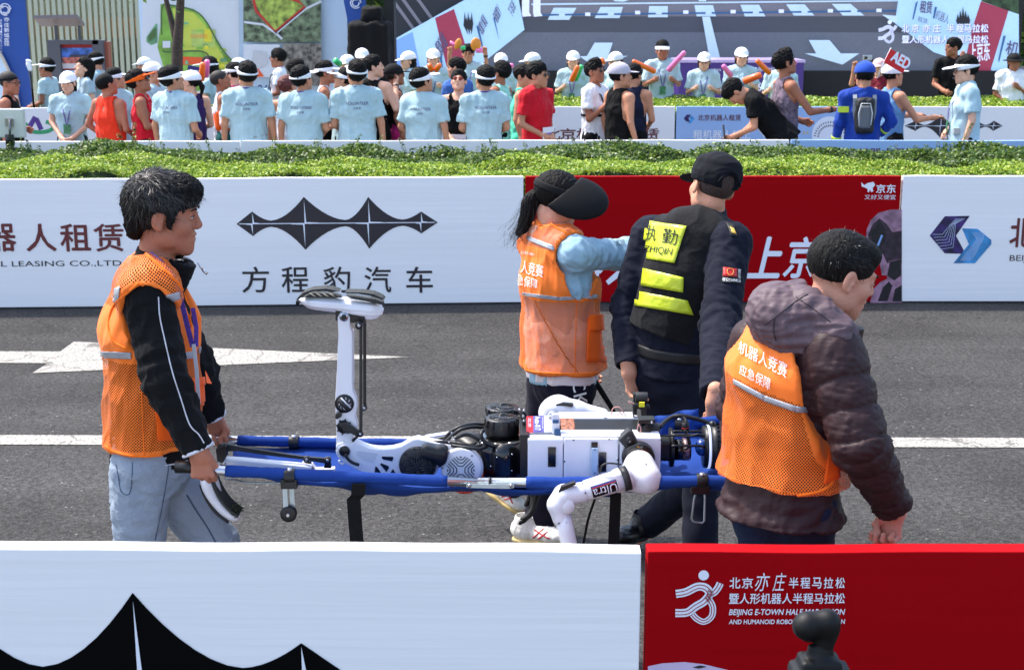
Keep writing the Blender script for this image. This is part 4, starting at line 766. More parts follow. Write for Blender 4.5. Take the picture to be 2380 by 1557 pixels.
def skeleton(x, y, m=1.0, yaw=0, lean=0, side=0, crouch=0, hy=0, hp=0, hr=0, arms=('down','down'), step=0.06, zoff=0.0):
    R = Rz(yaw); up_pel = np.array([0,0,.93-crouch])
    Ru = Rx(-lean)@Ry(side)
    def U(p): return up_pel+Ru@(np.array(p, float)-np.array([0,0,.93]))
    w = lambda p: np.array([x, y, zoff])+R@(np.array(p, float)*m)
    J = {'m': m, 'R': R, 'Rt': R@Ru, 'pel': w(up_pel), 'wai': w(U((0,0,1.06))), 'che': w(U((0,0,1.25))), 'upc': w(U((0,-.008,1.37))), 'neck': w(U((0,-.015,1.44)))}
    Rh = R@Ru@Rz(hy)@Rx(-hp)@Ry(hr); J['Rh'] = Rh; nk = U((0,-.005,1.49)); hc = nk+(Ru@Rz(hy)@Rx(-hp))@np.array([0,.022,.12]); J['head'] = w(hc); J['hs'] = m*1.0
    J['lat'] = R@Ru@np.array([1,0,0]); J['fwd'] = R@Ru@np.array([0,1,0]); J['upv'] = R@Ru@np.array([0,0,1])
    J['sh'] = [w(U((q*.185,-.005,1.395))) for q in (1,-1)]; J['el'] = []; J['wr'] = []; J['pn'] = []; J['cu'] = []
    for q, a in zip((1,-1), arms):
        e, r_, n, c = ARMS[a] if isinstance(a, str) else a; fx = lambda p: (p[0]*q, p[1], p[2])
        J['el'].append(w(U(fx(e)))); J['wr'].append(w(U(fx(r_)))); J['pn'].append(R@Ru@np.array(fx(n))); J['cu'].append(c)
    J['hip'] = [w((q*.09,0,.9-crouch)) for q in (1,-1)]; J['kn'] = [w((q*.1,step*q*.8+.04+crouch*.8,.49-crouch*.35)) for q in (1,-1)]; J['an'] = [w((q*.105,step*q*1.6-.02,.085)) for q in (1,-1)]
    J['toe'] = [w((q*.12,step*q*1.6+.14,.03)) for q in (1,-1)]
    return J
def torso_ops(S, J, L=0.0, hem=None, k=.04, hemw=0.0, fat=1.0):
    m = J['m']; lat = J['lat']; A = lambda a: (a*fat+L)*m
    if hem is not None: S.u(capf(fcone(J['wai'], J['pel']-J['upv']*hem*m, A(.14), A(.108), A(.152+hemw), A(.118+hemw), lat), J['pel']-J['upv']*hem*m, -J['upv']), k*m)
    else: S.u(fcone(J['pel']-np.array([0,0,.03*m]), J['wai'], A(.152), A(.11), A(.135), A(.1), lat), k*m)
    S.u(fcone(J['wai'], J['che'], A(.137), A(.102), A(.162), A(.112), lat), k*m); S.u(fcone(J['che'], J['upc'], A(.16), A(.112), A(.135), A(.082), lat), k*m)
    S.u(cone(J['sh'][0]-lat*.02*m, J['sh'][1]+lat*.02*m, A(.05)), k*m)
    for q in (0,1): S.u(cone(J['neck']+J['upv']*.02*m, J['sh'][q], A(.038), A(.045)), .03*m)
def body_mesh(J, hc=.016, hf=.0065, fat=1.0, fine=False, legs=True, forearm=None):
    m = J['m']; S = SDF(.03*m); torso_ops(S, J, 0, fat=fat); parts = []
    for q in (0,1):
        S.u(cone(J['sh'][q], J['el'][q], .051*m*fat, .038*m), .03*m); S.u(cone(J['el'][q], J['wr'][q], .039*m, .0265*m), .012*m)
        if legs:
            S.u(cone(J['hip'][q], J['kn'][q], .085*m, .056*m), .03*m); S.u(cone(J['kn'][q], J['an'][q], .055*m, .036*m), .02*m)
            S.u(cone(J['an'][q]-np.array([0,0,.03*m]), J['toe'][q], .036*m, .03*m), .02*m)
    S.u(cone(J['neck'], J['head']-J['Rh'][:,2]*.05*m, .056*m, .05*m), .02*m)
    parts.append(S.mesh(hc, 1))
    H = SDF(.02); head_ops(H, J['head'], J['Rh'], J['hs'], neck=J['neck']+J['upv']*.0*m, fine=fine); parts.append(H.mesh(hf, 1 if not fine else 1))
    for q in (0,1):
        K = SDF(.006); d = nrm(J['wr'][q]-J['el'][q]); d = J.get('hd', [None, None])[q] if J.get('hd') and J['hd'][q] is not None else d
        K.u(cone(J['wr'][q]-nrm(J['wr'][q]-J['el'][q])*.06*m, J['wr'][q], .031*m, .0265*m), .01)
        hand_ops(K, J['wr'][q], d, J['pn'][q], (1 if q == 0 else -1)*J.get('flip', 1), J['cu'][q], m, thumb=min(1, J['cu'][q])); parts.append(K.mesh(min(hf, .006), 1))
    return join(parts)
def hair_mesh(J, h, style='short', amp=.006, hat=None):
    c, R, s = J['head'], J['Rh'], J['hs']; T = lambda x, y, z: c+R@(np.array([x,y,z])*s); S = SDF(.02*s)
    if hat in ('cap','bucket'): S.u(ell(T(0,-.016,.036), np.array((.083,.102,.084))*s, R))
    elif style == 'crop': S.u(ell(T(0,-.014,.041), np.array((.081,.1,.086))*s, R)); amp = .001
    elif style == 'band': S.u(ell(T(0,-.014,.04), np.array((.08,.099,.085))*s, R)); amp = .001
    else: S.u(ell(T(0,-.02,.046), np.array((.089,.108,.094))*s, R)); S.u(ell(T(0,.01,.088), np.array((.07,.075,.05))*s, R))
    if hat == 'visor' and style != 'crop': S.u(ell(T(0,-.018,.095), np.array((.08,.092,.06))*s, R), .02*s)
    S.sub(ell(T(0,.105,-.052), np.array((.083,.086,.094))*s, R), .015*s); S.sub(ell(T(0,.0,-.12), np.array((.12,.075,.1))*s, R), .01*s)
    for q in (-1,1): S.sub(ell(T(q*.095,.004,-.008), np.array((.025,.03,.036))*s, R), .006*s)
    S.sub(half(T(0,0,-.065), R@np.array([0,-.25,1]))[0:1]+(None,None) if False else half(T(0,-.03,-.062), -(R@np.array([0,-.1,1]))), .004) if False else S.cut(half(T(0,-.06,-.072), R@np.array([0,0,-1.])), .006)
    if style == 'long':
        for q in (-1,1): S.u(cone(T(q*.055,-.045,.0), T(q*.065,-.02,-.2)-np.array([0,0,.06*s]), .04*s, .028*s), .03*s)
        S.u(cone(T(0,-.08,.0), T(0,-.09,-.2), .055*s, .05*s), .03*s)
    if style == 'bob': S.u(cone(T(0,-.06,.0), T(0,-.065,-.07), .07*s, .06*s), .03*s); [S.u(cone(T(q*.065,-.02,.0), T(q*.066,-.005,-.065), .024*s, .02*s), .02*s) for q in (-1,1)]
    if style == 'pony': S.u(cone(T(0,-.11,.03), T(0,-.15,-.03), .022*s, .026*s), .02*s); S.u(cone(T(0,-.15,-.03), T(0,-.14,-.16), .026*s, .01*s), .02*s)
    if style == 'tuft': S.u(ell(T(0,.02,.11), np.array((.06,.07,.04))*s, R)); amp = .01
    return S.mesh(h, 1, lambda V: amp*s*(wob(V, 85, 5, (1,1,.5))+.8*wob(V, 38, 7, (1,1,.6))))
def hat_mesh(J, h, kind):
    c, R, s = J['head'], J['Rh'], J['hs']; T = lambda x, y, z: c+R@(np.array([x,y,z])*s); S = SDF(.01); D = lambda *v: R@np.array(v, float)
    if kind in ('cap', 'capback'):
        S.u(ell(T(0,-.016,.05), np.array((.098,.117,.098))*s, R)); S.cut(half(T(0,0,.03), D(0,-.12,-1)), .004); q = 1 if kind == 'cap' else -1
        S.u(ell(T(0,q*.115-.005,.037), np.array((.07,.082,.0085))*s, R@Rx(-.16*q)), .006)
    elif kind == 'visor':
        S.u(ell(T(0,-.018,.05), np.array((.098,.117,.1))*s, R@Rx(0))); S.cut(half(T(0,-.02,.028), D(0,-.16,-1)), .002); S.cut(half(T(0,-.02,.066), D(0,-.05,1)), .002)
        S.u(ell(T(0,.128,.045), np.array((.084,.09,.0085))*s, R@Rx(-.12)), .006)
    elif kind == 'band': S.u(ell(T(0,-.016,.045), np.array((.085,.104,.092))*s, R)); S.cut(half(T(0,0,.035), D(0,.1,-1)), .002); S.cut(half(T(0,0,.062), D(0,-.1,1)), .002)
    elif kind == 'bucket': S.u(ell(T(0,-.015,.06), np.array((.098,.115,.08))*s, R)); S.cut(half(T(0,0,.035), D(0,0,-1)), .003); S.u(ell(T(0,-.01,.035), np.array((.155,.17,.014))*s, R), .01)
    return S.mesh(h, 1)
def tee_mesh(J, h, L=.02, sleeve=.62, hem=.1, fat=1.0, seed=0, hemw=.02, amp=.01, slr=(.068,.078), long=False):
    m = J['m']; S = SDF(.035*m); torso_ops(S, J, L, hem=hem, hemw=hemw, fat=fat)
    for q in (0,1):
        a = J['sh'][q]; b = J['el'][q]
        if long: S.u(cone(a, b, .066*m, .056*m), .03*m); w_ = b+(J['wr'][q]-b)*.93; S.u(capf(cone(b, w_, .056*m, .042*m), w_, w_-b), .02*m)
        elif sleeve: e = a+(b-a)*sleeve; S.u(capf(cone(a, e+(b-a)*.1, slr[0]*m, slr[1]*m), e, b-a), .02*m)
        else: S.sub(cone(a-(b-a)*.05+(J['lat'] if q == 0 else -J['lat'])*-.012*m, b, .085*m, .085*m), .006); 
    if not sleeve and not long:
        S.sub(cone(J['neck']+J['fwd']*.03*m-J['upv']*.01*m, J['head'], .072*m, .09*m), .008)
    else: S.sub(cone(J['neck']+J['upv']*.035*m+J['fwd']*.012*m, J['head'], .06*m, .07*m), .004)
    return S.mesh(h, 1, lambda V: amp*(folds(V, 8, seed, (1,1,.3))+.6*folds(V, 15, seed+3, (1,1,.6))-.5))
def pants_mesh(J, h, leng=1.0, L=.015, amp=.004, seed=0, fat=1.0):
    m = J['m']; S = SDF(.035*m); S.u(fcone(J['pel']-np.array([0,0,.05*m]), J['wai']-J['upv']*.03*m, (.155*fat+L)*m, (.115*fat+L)*m, (.135*fat+L)*m, (.1*fat+L)*m, J['lat']))
    for q in (0,1):
        a, b, c = J['hip'][q], J['kn'][q], J['an'][q]
        if leng <= .5: e = a+(b-a)*(leng*2); S.u(capf(cone(a, e+(b-a)*.1, (.088+L)*m, (.08+L)*m), e, b-a), .03*m)
        else: S.u(cone(a, b, (.09+L)*m, (.06+L)*m), .03*m); e = b+(c-b)*(leng-.5)*2; S.u(capf(cone(b, e+(c-b)*.1, (.06+L)*m, (.046+L)*m), e, c-b), .03*m)
    return S.mesh(h, 1, lambda V: amp*wob(V, 16, seed, (1,1,.6)))
def glasses(J, root, m_, name='sunglasses', s=1.0):
    c, R, z = J['head'], J['Rh'], J['hs']; T = lambda x, y, zz: c+R@(np.array([x,y,zz])*z); S = SDF(.004)
    if name == 'glasses':
        for q in (-1,1): MB().tube([T(q*.032+.022*math.cos(t), .104-.004*math.cos(t)*q, .008+.017*math.sin(t)) for t in np.linspace(0, 2*math.pi, 13)], .0026, n=5).tube([T(q*.054,.1,.012), T(q*.08,.03,.012), T(q*.084,-.01,.01)], .0025, n=5).build('glasses_frame', m_, root)
        return
    for q in (-1,1): S.u(ell(T(q*.032,.099,.008), np.array((.027,.006,.017*s))*z, R)); S.u(cone(T(q*.06,.09,.014), T(q*.082,.0,.01), .003*z))
    S.u(cone(T(-.06,.094,.016), T(.06,.094,.016), .0035*z)); put(name, S.mesh(.0055, 0), m_, root)
def face_bits(J, root, big=1.0):
    c, R, z = J['head'], J['Rh'], J['hs']; T = lambda x, y, zz: c+R@(np.array([x,y,zz])*z)
    for q in (-1,1):
        mb = MB(); mb.tube([T(q*.016,.101,.034), T(q*.03,.1,.039), T(q*.047,.088,.034)], [.0028*z*big, .004*z*big, .002*z], n=6); mb.build('eyebrow', HAIR, root)
        S = SDF(.003); S.u(ell(T(q*.031,.0895,.009), np.array((.0135,.0055,.0045*big))*z, R)); put('eye', S.mesh(.003, 0), EYE, root)
    S = SDF(.003); S.u(ell(T(0,.096,-.058), np.array((.02,.006,.0028*big))*z, R)); put('mouth', S.mesh(.003, 0), LIP, root)
def lanyard(J, root, L=.02, badge=True, back=False):
    m = J['m']; f = J['fwd']; u = J['upv']; l = J['lat']; c = J['upc']; d = .085+L+.014; d2 = .112+L+.016
    neck = J['neck']; mb = MB()
    for q in (-1,1): mb.ribbon([neck-f*.06*m+l*q*.02*m+u*.035*m, neck+l*q*.062*m+u*.03*m, c+f*(d*.8)*m+l*q*.06*m, J['che']+f*d2*m+l*q*.035*m, J['che']+f*(d2+.008)*m-u*.14*m+l*q*.008*m], .014*m, l, .003)
    mb.build('lanyard', LAN, root)
    if badge: B = J['che']+f*(d2+.012)*m-u*.2*m; MB().box((-.045*m,-.002,-.06*m),(.045*m,.002,.06*m), R=J['Rt'], c=B).build('badge', BADGE, root)
NP = [0]
def pp(U, V, y, yaw, label, top='tee', tm=None, bottom=1.0, bm_=None, arms=('down','down'), hair='short', hat=None, hm=None, skin=1, hy=0, hp=0, hr=0, lean=0, side=0, fem=False, acc=(), fat=1.0, group=None, hairm=None, sleeve=.62, L=.022, step=.06, face=None, hemw=.02, hem=.1, msc=None, hsc=1.04, crouchmax=.45):
    yaw, hy, hp, hr, lean, side = map(deg, (yaw, hy, hp, hr, lean, side)); NP[0] += 1; seed = NP[0]
    q = P(U, V, y); J = skeleton(0, 0, 1, yaw, lean, side, 0, hy, hp, hr, arms, step); top1 = J['head'][2]+.125*hsc
    m = float(np.clip(q[2]/top1, .9, 1.08)) if msc is None else msc; cr = max(0, min(crouchmax, (top1*m-q[2])/m))
    J = skeleton(0, 0, m, yaw, lean, side, cr, hy, hp, hr, arms, step); dx = q[0]-J['head'][0]; dy = y-J['head'][1]*.5
    J = skeleton(dx, dy, m, yaw, lean, side, cr, hy, hp, hr, arms, step); J['hs'] = m*hsc
    root = thing('person', label, 'person', (dx, dy, 0), group); hc = .017; hf = .0075
    put('body', body_mesh(J, hc, hf, fat), SKIN[skin], root)
    tm = tm or TEE; bm_ = bm_ or BLK
    put('trousers' if bottom > .5 else 'shorts', pants_mesh(J, .016, bottom, fat=fat, seed=seed), bm_, root)
    if top in ('tee','tank'): tv = tee_mesh(J, .012, L if top == 'tee' else .017, sleeve if top == 'tee' else 0, hem, fat, seed, hemw if top == 'tee' else .0); put('t_shirt' if top == 'tee' else 'singlet', tv, tm, root)
    elif top == 'jacket': tv = tee_mesh(J, .012, .03, .6, .1, fat, seed, .02, .009, long=True); put('jacket', tv, tm, root)
    if hair: put('hair', hair_mesh(J, .008, hair, hat=hat), hairm or HAIR, root)
    if hat: put({'cap':'cap','capback':'cap','visor':'sun_visor','band':'headband','bucket':'bucket_hat'}[hat], hat_mesh(J, .006, hat), hm or CAPW, root)
    fy = (J['Rh']@np.array([0,1,0]))[1]
    if (fy < .45 if face is None else face): face_bits(J, root, 1.2)
    for a in acc:
        if a == 'glasses': glasses(J, root, GLS, 'glasses')
        elif a == 'shades': glasses(J, root, GLS, s=1.25)
        elif a == 'redshades': glasses(J, root, mat('lens_red', (120,40,24), .15), s=1.4)
        elif a == 'lanyard': lanyard(J, root, L)
        elif a == 'lanyard0': lanyard(J, root, L, False)
        elif a == 'collar':
            MB().ribbon([J['neck']+J['upv']*.045*m+(J['lat']*math.cos(t)*.062+J['fwd']*(math.sin(t)*.062-.012))*m-J['upv']*.012*math.sin(t) for t in np.linspace(0, 2*math.pi, 17)], .016*m, J['upv'], .004).build('lanyard', LAN, root)
        elif a == 'volunteer':
            B = bvh(tv); R_ = J['Rt']; o = J['upc']-J['fwd']*.2*m-J['upv']*.05*m-J['lat']*.105*m
            [fit_text('VOLUNTEER', o+J['upv']*e-J['lat']*.012*m, J['lat'], J['upv'], .235*m, .03*m, INK_V, root, project=B, off=.009) for e in (0,)]; fit_text('志愿者', o+J['lat']*.066*m-J['upv']*.046*m, J['lat'], J['upv'], .078*m, .024*m, INK_V, root, project=B, off=.009)
        elif a[0] == 'bib':
            o = J['wai']+J['fwd']*(.1+L+.03)*m+J['upv']*a[1]; MB().box((-.1*m,-.003,-.07*m),(.1*m,.003,.07*m), R=J['Rt'], c=o).build('race_bib', WHT, root); MB().box((-.08*m,-.001,-.035*m),(.08*m,.001,.01*m), R=J['Rt'], c=o+J['fwd']*.006).build('bib_number', mat('bib_violet', (110,96,170), .6, var=.6, scale=60), root)
    return J, root, tv
def hold(name, label, cat, a, b, r0, r1, m_, group=None, n=14):
    mb = MB(); d = nrm(np.array(b)-np.array(a)); L = np.linalg.norm(np.array(b)-np.array(a)); mb.lathe(a, d, [(0,.001),(L*.02,r0*.75),(L*.06,r0),(L*.5,(r0+r1)/2*1.03),(L*.93,r1),(L*.98,r1*.7),(L,.001)], n)
    o = mb.build(name, m_); tag(o, label, cat, group); return o
# ================================================================== CROWD
VG = 'volunteers in pale blue shirts'; RG = 'runners in singlets'; SG = 'supporters behind the far hedge'
ORG = cloth('orange_red_singlet', (236,56,28)); REDS = cloth('red_singlet', (204,24,44)); PURP = cloth('purple_singlet', (48,28,84)); MINT = cloth('mint_singlet', (160,222,206)); MINT2 = cloth('bright_mint', (86,214,176)); REDT = cloth('red_tee', (196,18,36))
NV2 = cloth('navy_singlet', (26,32,54)); MAUVE = cloth('mauve_singlet', (112,96,108), var=.25, scale=30); LBL = cloth('dusty_blue_singlet', (104,146,190)); ROYAL = cloth('royal_blue_jacket', (24,58,144)); BLU = cloth('blue_tee', (66,104,170)); MAG = cloth('magenta_print', (190,40,110), var=.4, scale=9); TEAL = cloth('teal_shorts', (14,84,84)); MAR = cloth('maroon_top', (110,24,40)); GREYJ = cloth('grey_shirt', (166,184,194)); WB = cloth('bright_white_tee', (236,236,240))
ORC = cloth('orange_visor', (240,96,20)); GYC = cloth('grey_cap', (186,180,190)); BKCAP = cloth('black_cap', (24,24,26)); RYC = cloth('royal_cap', (36,74,170)); PINKC = cloth('pink_cap', (226,190,186))
WA = mat('watch_black', (14,14,16), .4)
def watch(J, i, root): MB().cyl(J['wr'][i]-nrm(J['wr'][i]-J['el'][i])*.05, J['wr'][i]-nrm(J['wr'][i]-J['el'][i])*.018, .034*J['m'], n=12).build('wrist_watch', WA, root)
# -- six volunteers seen from behind, over the second board row
vol = [(400,158,14.95,-22,('work','down'),'volunteer back at left, visor turned right, standing beside the purple-singlet woman',-38,('collar','volunteer')),
       (573,147,14.95,4,('down','down'),'volunteer back with thin cord tied round the waist of the pale blue shirt',22,('collar','volunteer')),
       (702,157,14.9,-6,('work','down'),'volunteer back with white visor, just right of the red-haired runner',-30,('collar','volunteer')),
       (828,144,14.9,6,('down','work'),'tallest-looking volunteer back before the black loudspeaker tower, visor band level',14,('collar','volunteer')),
       (981,162,14.95,-12,('down','clasp'),'volunteer back with visor peak to the right, reaching towards the sunglasses runner',-42,('collar','volunteer')),
       (1126,157,14.9,8,('work','work'),'rightmost volunteer back of the row, next to the man in the red shirt',16,('collar','volunteer'))]
VR = []
for (u, v, y, yw, ar, lb, hy, ac) in vol:
    J, r, tv = pp(u, v, y, yw, lb, 'tee', arms=ar, hat='visor', acc=ac, hy=hy, hp=-14, skin=1, group=VG, L=.034, sleeve=.78, hem=.16, fat=1.06, hsc=1.1); VR.append((J, r, tv))
J, r, tv = VR[1]; m = J['m']; MB().tube([J['wai']+(J['lat']*math.cos(t)*.185+J['fwd']*math.sin(t)*.145)*m-J['upv']*(.06+.015*math.sin(3*t))*m for t in np.linspace(0, 2*math.pi, 30)], .007, n=6).build('waist_cord', mat('cord_grey', (150,146,140), .8), r)
# -- others between the second and third rows
J, r, _ = pp(20,166,15.4,-90,'runner with shaved head and black headband at the far left edge','tank',BLK,arms=('down','run'),hair='crop',hairm=HAIR_G,hat='band',hm=BKCAP,skin=3,hy=-10,acc=('glasses',),group=RG,bottom=.45,face=True,hsc=1.12)
J, r, _ = pp(157,170,16.8,178,'young woman volunteer in white cap with long black hair, hands clasped in front','tee',arms=('clasp','clasp'),hair='long',hat='cap',skin=0,acc=('lanyard',),group=VG,L=.03,hp=4,hsc=1.05)
J, r, _ = pp(247,170,15.6,-28,'man in orange-red racerback singlet with short black hair, back to the camera','tank',ORG,arms=('work','hip'),hair='crop',hairm=HAIR,skin=3,hy=-20,hp=-16,fat=1.12,group=RG,hem=.1,hsc=1.14)
a = J['wr'][0]+J['fwd']*.1; tag(MB().box((-.036,-.005,-.075),(.036,.005,.075), R=Rz(.3)@Rx(-1.1)@Ry(.6), c=a+np.array([.03,0,.03])).build('mobile_phone', mat('phone_grey', (60,62,66), .3)), 'mobile phone in the hand of the orange-red singlet man', 'phone')
pp(268,162,16.7,60,'volunteer with thick dark hair and visor behind the orange-red singlet man','tee',hat='visor',arms=('work','down'),hy=-130,hp=-10,group=VG,L=.03)
J, r, _ = pp(322,165,15.6,-84,'runner in red singlet and bright orange visor looking down with arms folded','tank',REDS,arms=('fold','fold'),hair='short',hat='visor',hm=ORC,skin=2,hp=-22,fat=1.08,acc=('shades',),group=RG,hsc=1.1,face=True)
pp(357,147,17.0,-100,'volunteer with white baseball cap and dark glasses behind the orange-visor runner','tee',hat='cap',arms=('work','work'),hp=-10,acc=('shades','lanyard0'),group=VG,skin=1,face=True)
pp(441,168,15.9,40,'woman runner in purple racerback singlet with light cap, facing left','tank',PURP,arms=('work','down'),hair='pony',hat='cap',hm=CAPW,hy=35,hp=-4,skin=0,group=RG,fat=.95)
J, r, _ = pp(512,163,16.6,-80,'grey-haired runner in patched singlet with white arm sleeve and teal shorts','tank',WHT,arms=('work','work'),hair='crop',hairm=HAIR_G,bottom=.4,bm_=TEAL,skin=2,hp=-18,group=RG,face=True,hsc=1.1)
S = SDF(.01); S.u(cone(J['sh'][0]+(J['el'][0]-J['sh'][0])*.6, J['el'][0], .05, .047)); S.u(cone(J['el'][0], J['wr'][0], .047, .036)); put('arm_sleeve', S.mesh(.01), WB, r)
S = SDF(.01); S.u(capf(fcone(J['che'], J['wai'], .172, .12, .155, .118, J['lat']), J['che'], J['upv'])); put('orange_panel', S.mesh(.012), ORC, r)
pp(541,150,17.2,66,'man with glasses and pink-black vest holding a hand to his face, beside volunteer row','tank',cloth('pink_vest', (222,84,124)),arms=('face','work'),hair='short',hat='visor',acc=('glasses',),face=True,skin=0,group=RG)
pp(668,177,16.0,-14,'runner with short red-dyed hair and white and black singlet, back turned','tank',WHT,arms=('down','down'),hair='short',hairm=HAIR_R,skin=1,hy=-20,hp=-12,group=RG,bottom=.45)
pp(757,146,16.6,-88,'runner with black and white visor and white singlet, facing right in profile','tank',WHT,arms=('run','work'),hat='visor',hm=CAPW,skin=2,acc=('lanyard0',),group=RG,hp=-4,face=True)
pp(798,162,16.2,88,'person with big white visor and glasses facing left, half hidden by volunteers','tee',hat='visor',acc=('glasses',),arms=('work','work'),hp=-16,face=True,group=VG)
J, r, _ = pp(868,130,16.4,-30,'tall broad runner in black tank with raised hand and watch, back turned','tank',BLK,arms=(((.3,.0,1.16),(.16,.2,1.42),(0,-1,0),.5),'down'),hair='short',hy=-55,hp=-8,fat=1.1,skin=0,group=RG); watch(J, 0, r)
MB().cyl(J['el'][1]+(J['sh'][1]-J['el'][1])*.25, J['el'][1]+(J['sh'][1]-J['el'][1])*.5, .056, n=16).build('arm_band', BLK, r)
pp(918,152,16.6,-76,'tanned runner in black cap and orange glasses with black tank, facing right','tank',cloth('black_magenta_tank', (30,22,30)),arms=('down','down'),hair='crop',hairm=HAIR_G,hat='cap',hm=BKCAP,hp=-8,skin=2,acc=('redshades',),group=RG,face=True,bm_=MAG,bottom=.45)
pp(1060,136,17.6,50,'man in blue shirt with short black hair turned to the left, behind the runners','tee',BLU,arms=('work','work'),hair='short',hy=30,skin=1,group=RG)
J, r, _ = pp(1066,164,16.0,176,'smiling runner in black tank with red-lensed sunglasses looking down, facing the camera','tank',BLK,arms=('clasp','down'),hair='short',hp=-20,skin=0,acc=('redshades',('bib',-.12)),group=RG,hsc=1.08)
J, r, _ = pp(1163,146,16.6,62,'runner in mint sleeveless top with dark visor and sunglasses, facing left','tank',MINT,arms=('face','down'),hair='short',hat='visor',hm=BKCAP,hp=-14,skin=2,acc=('shades',),group=RG,bottom=.35,fat=1.1,face=True)
J, r, _ = pp(1217,153,16.1,-100,'runner in bright mint tank hidden behind the red-shirt man','tank',MINT2,arms=('down','down'),hair='short',hy=-20,skin=1,group=RG,bm_=MINT2)
J, r, _ = pp(1250,146,15.2,-128,'man in red t-shirt and round sunglasses holding his race bib','tee',REDT,arms=('belly','belly'),hair='short',hy=12,hp=-2,acc=('shades',('bib',-.05)),skin=1,group=RG,L=.034,sleeve=.7,hsc=1.1); watch(J, 1, r)
J, r, _ = pp(1384,141,15.8,-120,'runner in white t-shirt with black chest strap and mirrored sunglasses giving a thumbs up','tee',WB,arms=('thumb','run'),hair='tuft',hp=-10,hy=-8,acc=('shades',('bib',-.06)),skin=2,group=RG,bottom=.48,hsc=1.04,face=True)
for q in (-1,1): MB().ribbon([J['neck']+J['lat']*q*.075*J['m']+J['upv']*.01, J['upc']+J['fwd']*.112+J['lat']*q*.07, J['che']+J['fwd']*.152-J['upv']*.06+J['lat']*q*.01], .022, J['lat'], .006).build('chest_strap', BLK, r)
MB().ribbon([J['wai']+J['upv']*.09+(J['lat']*math.cos(t)*.175+J['fwd']*math.sin(t)*.142) for t in np.linspace(0, 2*math.pi, 25)], .026, J['upv'], .005).build('chest_band', BLK, r); MB().box((-.035,-.02,-.03),(.035,.02,.03), R=J['Rt'], c=J['wai']+J['upv']*.1+J['fwd']*.16).build('camera_mount', BLK, r)
J, r, _ = pp(1443,149,15.4,-58,'muscular man in black tank and light grey cap, back towards the camera','tank',BLK,arms=('down','down'),hair='crop',hairm=HAIR,hat='cap',hm=GYC,skin=1,hy=-25,hp=-6,fat=1.1,group=RG,hsc=1.12)
J, r, _ = pp(1474,151,16.2,-20,'runner in navy racerback singlet with white stripe, behind the grey-cap man','tank',NV2,arms=('work','down'),hair='short',hy=-20,skin=1,group=RG)
MB().ribbon([J['upc']-J['fwd']*.105, J['che']-J['fwd']*.13, J['wai']-J['fwd']*.12], .014, J['lat'], .003).build('back_stripe', WHT, r)
J, r, _ = pp(1714,175,15.5,82,'man in black t-shirt crouching forward to film with a phone','tee',BLK,arms=(((.2,.16,1.2),(.03,.42,1.22),(-1,0,0),1.0),((.2,.16,1.2),(.03,.42,1.26),(-1,0,0),1.0)),hair='short',skin=1,lean=42,hp=30,group=RG,L=.03,msc=1.0,hsc=1.12,face=True); watch(J, 0, r)
c_ = (J['wr'][0]+J['wr'][1])/2+np.array([-.09,0,.07]); tag(MB().box((-.006,-.036,-.078),(.006,.036,.078), R=Ry(-.1), c=c_).build('mobile_phone', mat('phone_black', (16,16,18), .2), bevel=.004), 'black phone held up by the crouching man in black', 'phone')
MB().box((-.1,-.003,-.07),(.1,.003,.07), R=J['Rt']@Ry(.3), c=J['wai']+J['fwd']*.15+J['upv']*.02).build('race_bib', WHT, r)
J, r, _ = pp(1826,119,15.6,-78,'slim runner in mauve patterned singlet with tousled hair, facing right','tank',MAUVE,arms=('reach','work'),hair='tuft',skin=2,hp=-16,group=RG,bottom=.45,face=True); watch(J, 0, r)
# blue jacket marshal with backpack
J, r, tv = pp(2011,147,15.0,-8,'marshal in royal blue jacket and cap carrying a black hydration backpack','jacket',ROYAL,arms=('hip','down'),hair='crop',hairm=HAIR,hat='cap',hm=RYC,hy=10,skin=1,fat=1.0,group='race staff',hsc=1.12,bm_=ROYAL)
m = J['m']; HV = mat('tape_yellow', (200,220,60), .4)
for i in (0,1): d_ = J['wr'][i]-J['el'][i]; MB().cyl(J['el'][i]+d_*.55, J['el'][i]+d_*.66, .054, .051, n=16).build('yellow_tape', HV, r)
MB().box((-.055,-.003,-.03),(.055,.003,.03), R=J['Rt'], c=J['sh'][1]+(J['el'][1]-J['sh'][1])*.45-J['fwd']*.082).build('sleeve_patch', HV, r)
bp = thing('backpack', 'black and grey hydration backpack on the blue-jacket marshal', 'backpack', tuple(J['che'])); S = SDF(.04); S.u(rbox(J['che']-J['fwd']*.2*m-J['upv']*.03*m, (.1*m,.055*m,.19*m), J['Rt'], .05)); put('pack_body', S.mesh(.012, 1, lambda V: .006*wob(V, 22, 2)), mat('pack_black', (18,18,20), .6, bump=.4), bp)
S = SDF(.02); S.u(rbox(J['che']-J['fwd']*.25*m-J['upv']*.04*m, (.065*m,.03*m,.12*m), J['Rt'], .03)); put('front_pocket', S.mesh(.01), mat('pack_grey', (96,98,104), .5), bp)
MB().tube([J['che']-J['fwd']*.285*m+J['lat']*q_*m+J['upv']*z_*m for q_, z_ in ((-.06,-.12),(-.07,0),(-.045,.1),(.045,.1),(.07,0),(.06,-.12))], .006, n=6).build('reflective_piping', mat('piping_silver', (200,200,204), .3), bp)
for q in (-1,1): MB().ribbon([J['che']-J['fwd']*.17*m+J['lat']*q*.08*m-J['upv']*.1*m, J['che']-J['fwd']*.17*m+J['lat']*q*.1*m, J['upc']-J['fwd']*.13*m+J['lat']*q*.1*m+J['upv']*.02*m, J['neck']+J['lat']*q*.1*m+J['upv']*.03*m, J['upc']+J['fwd']*.12*m+J['lat']*q*.1*m], .04*m, J['lat'], .012).build('shoulder_strap', mat('strap_grey', (130,134,140), .6), bp)
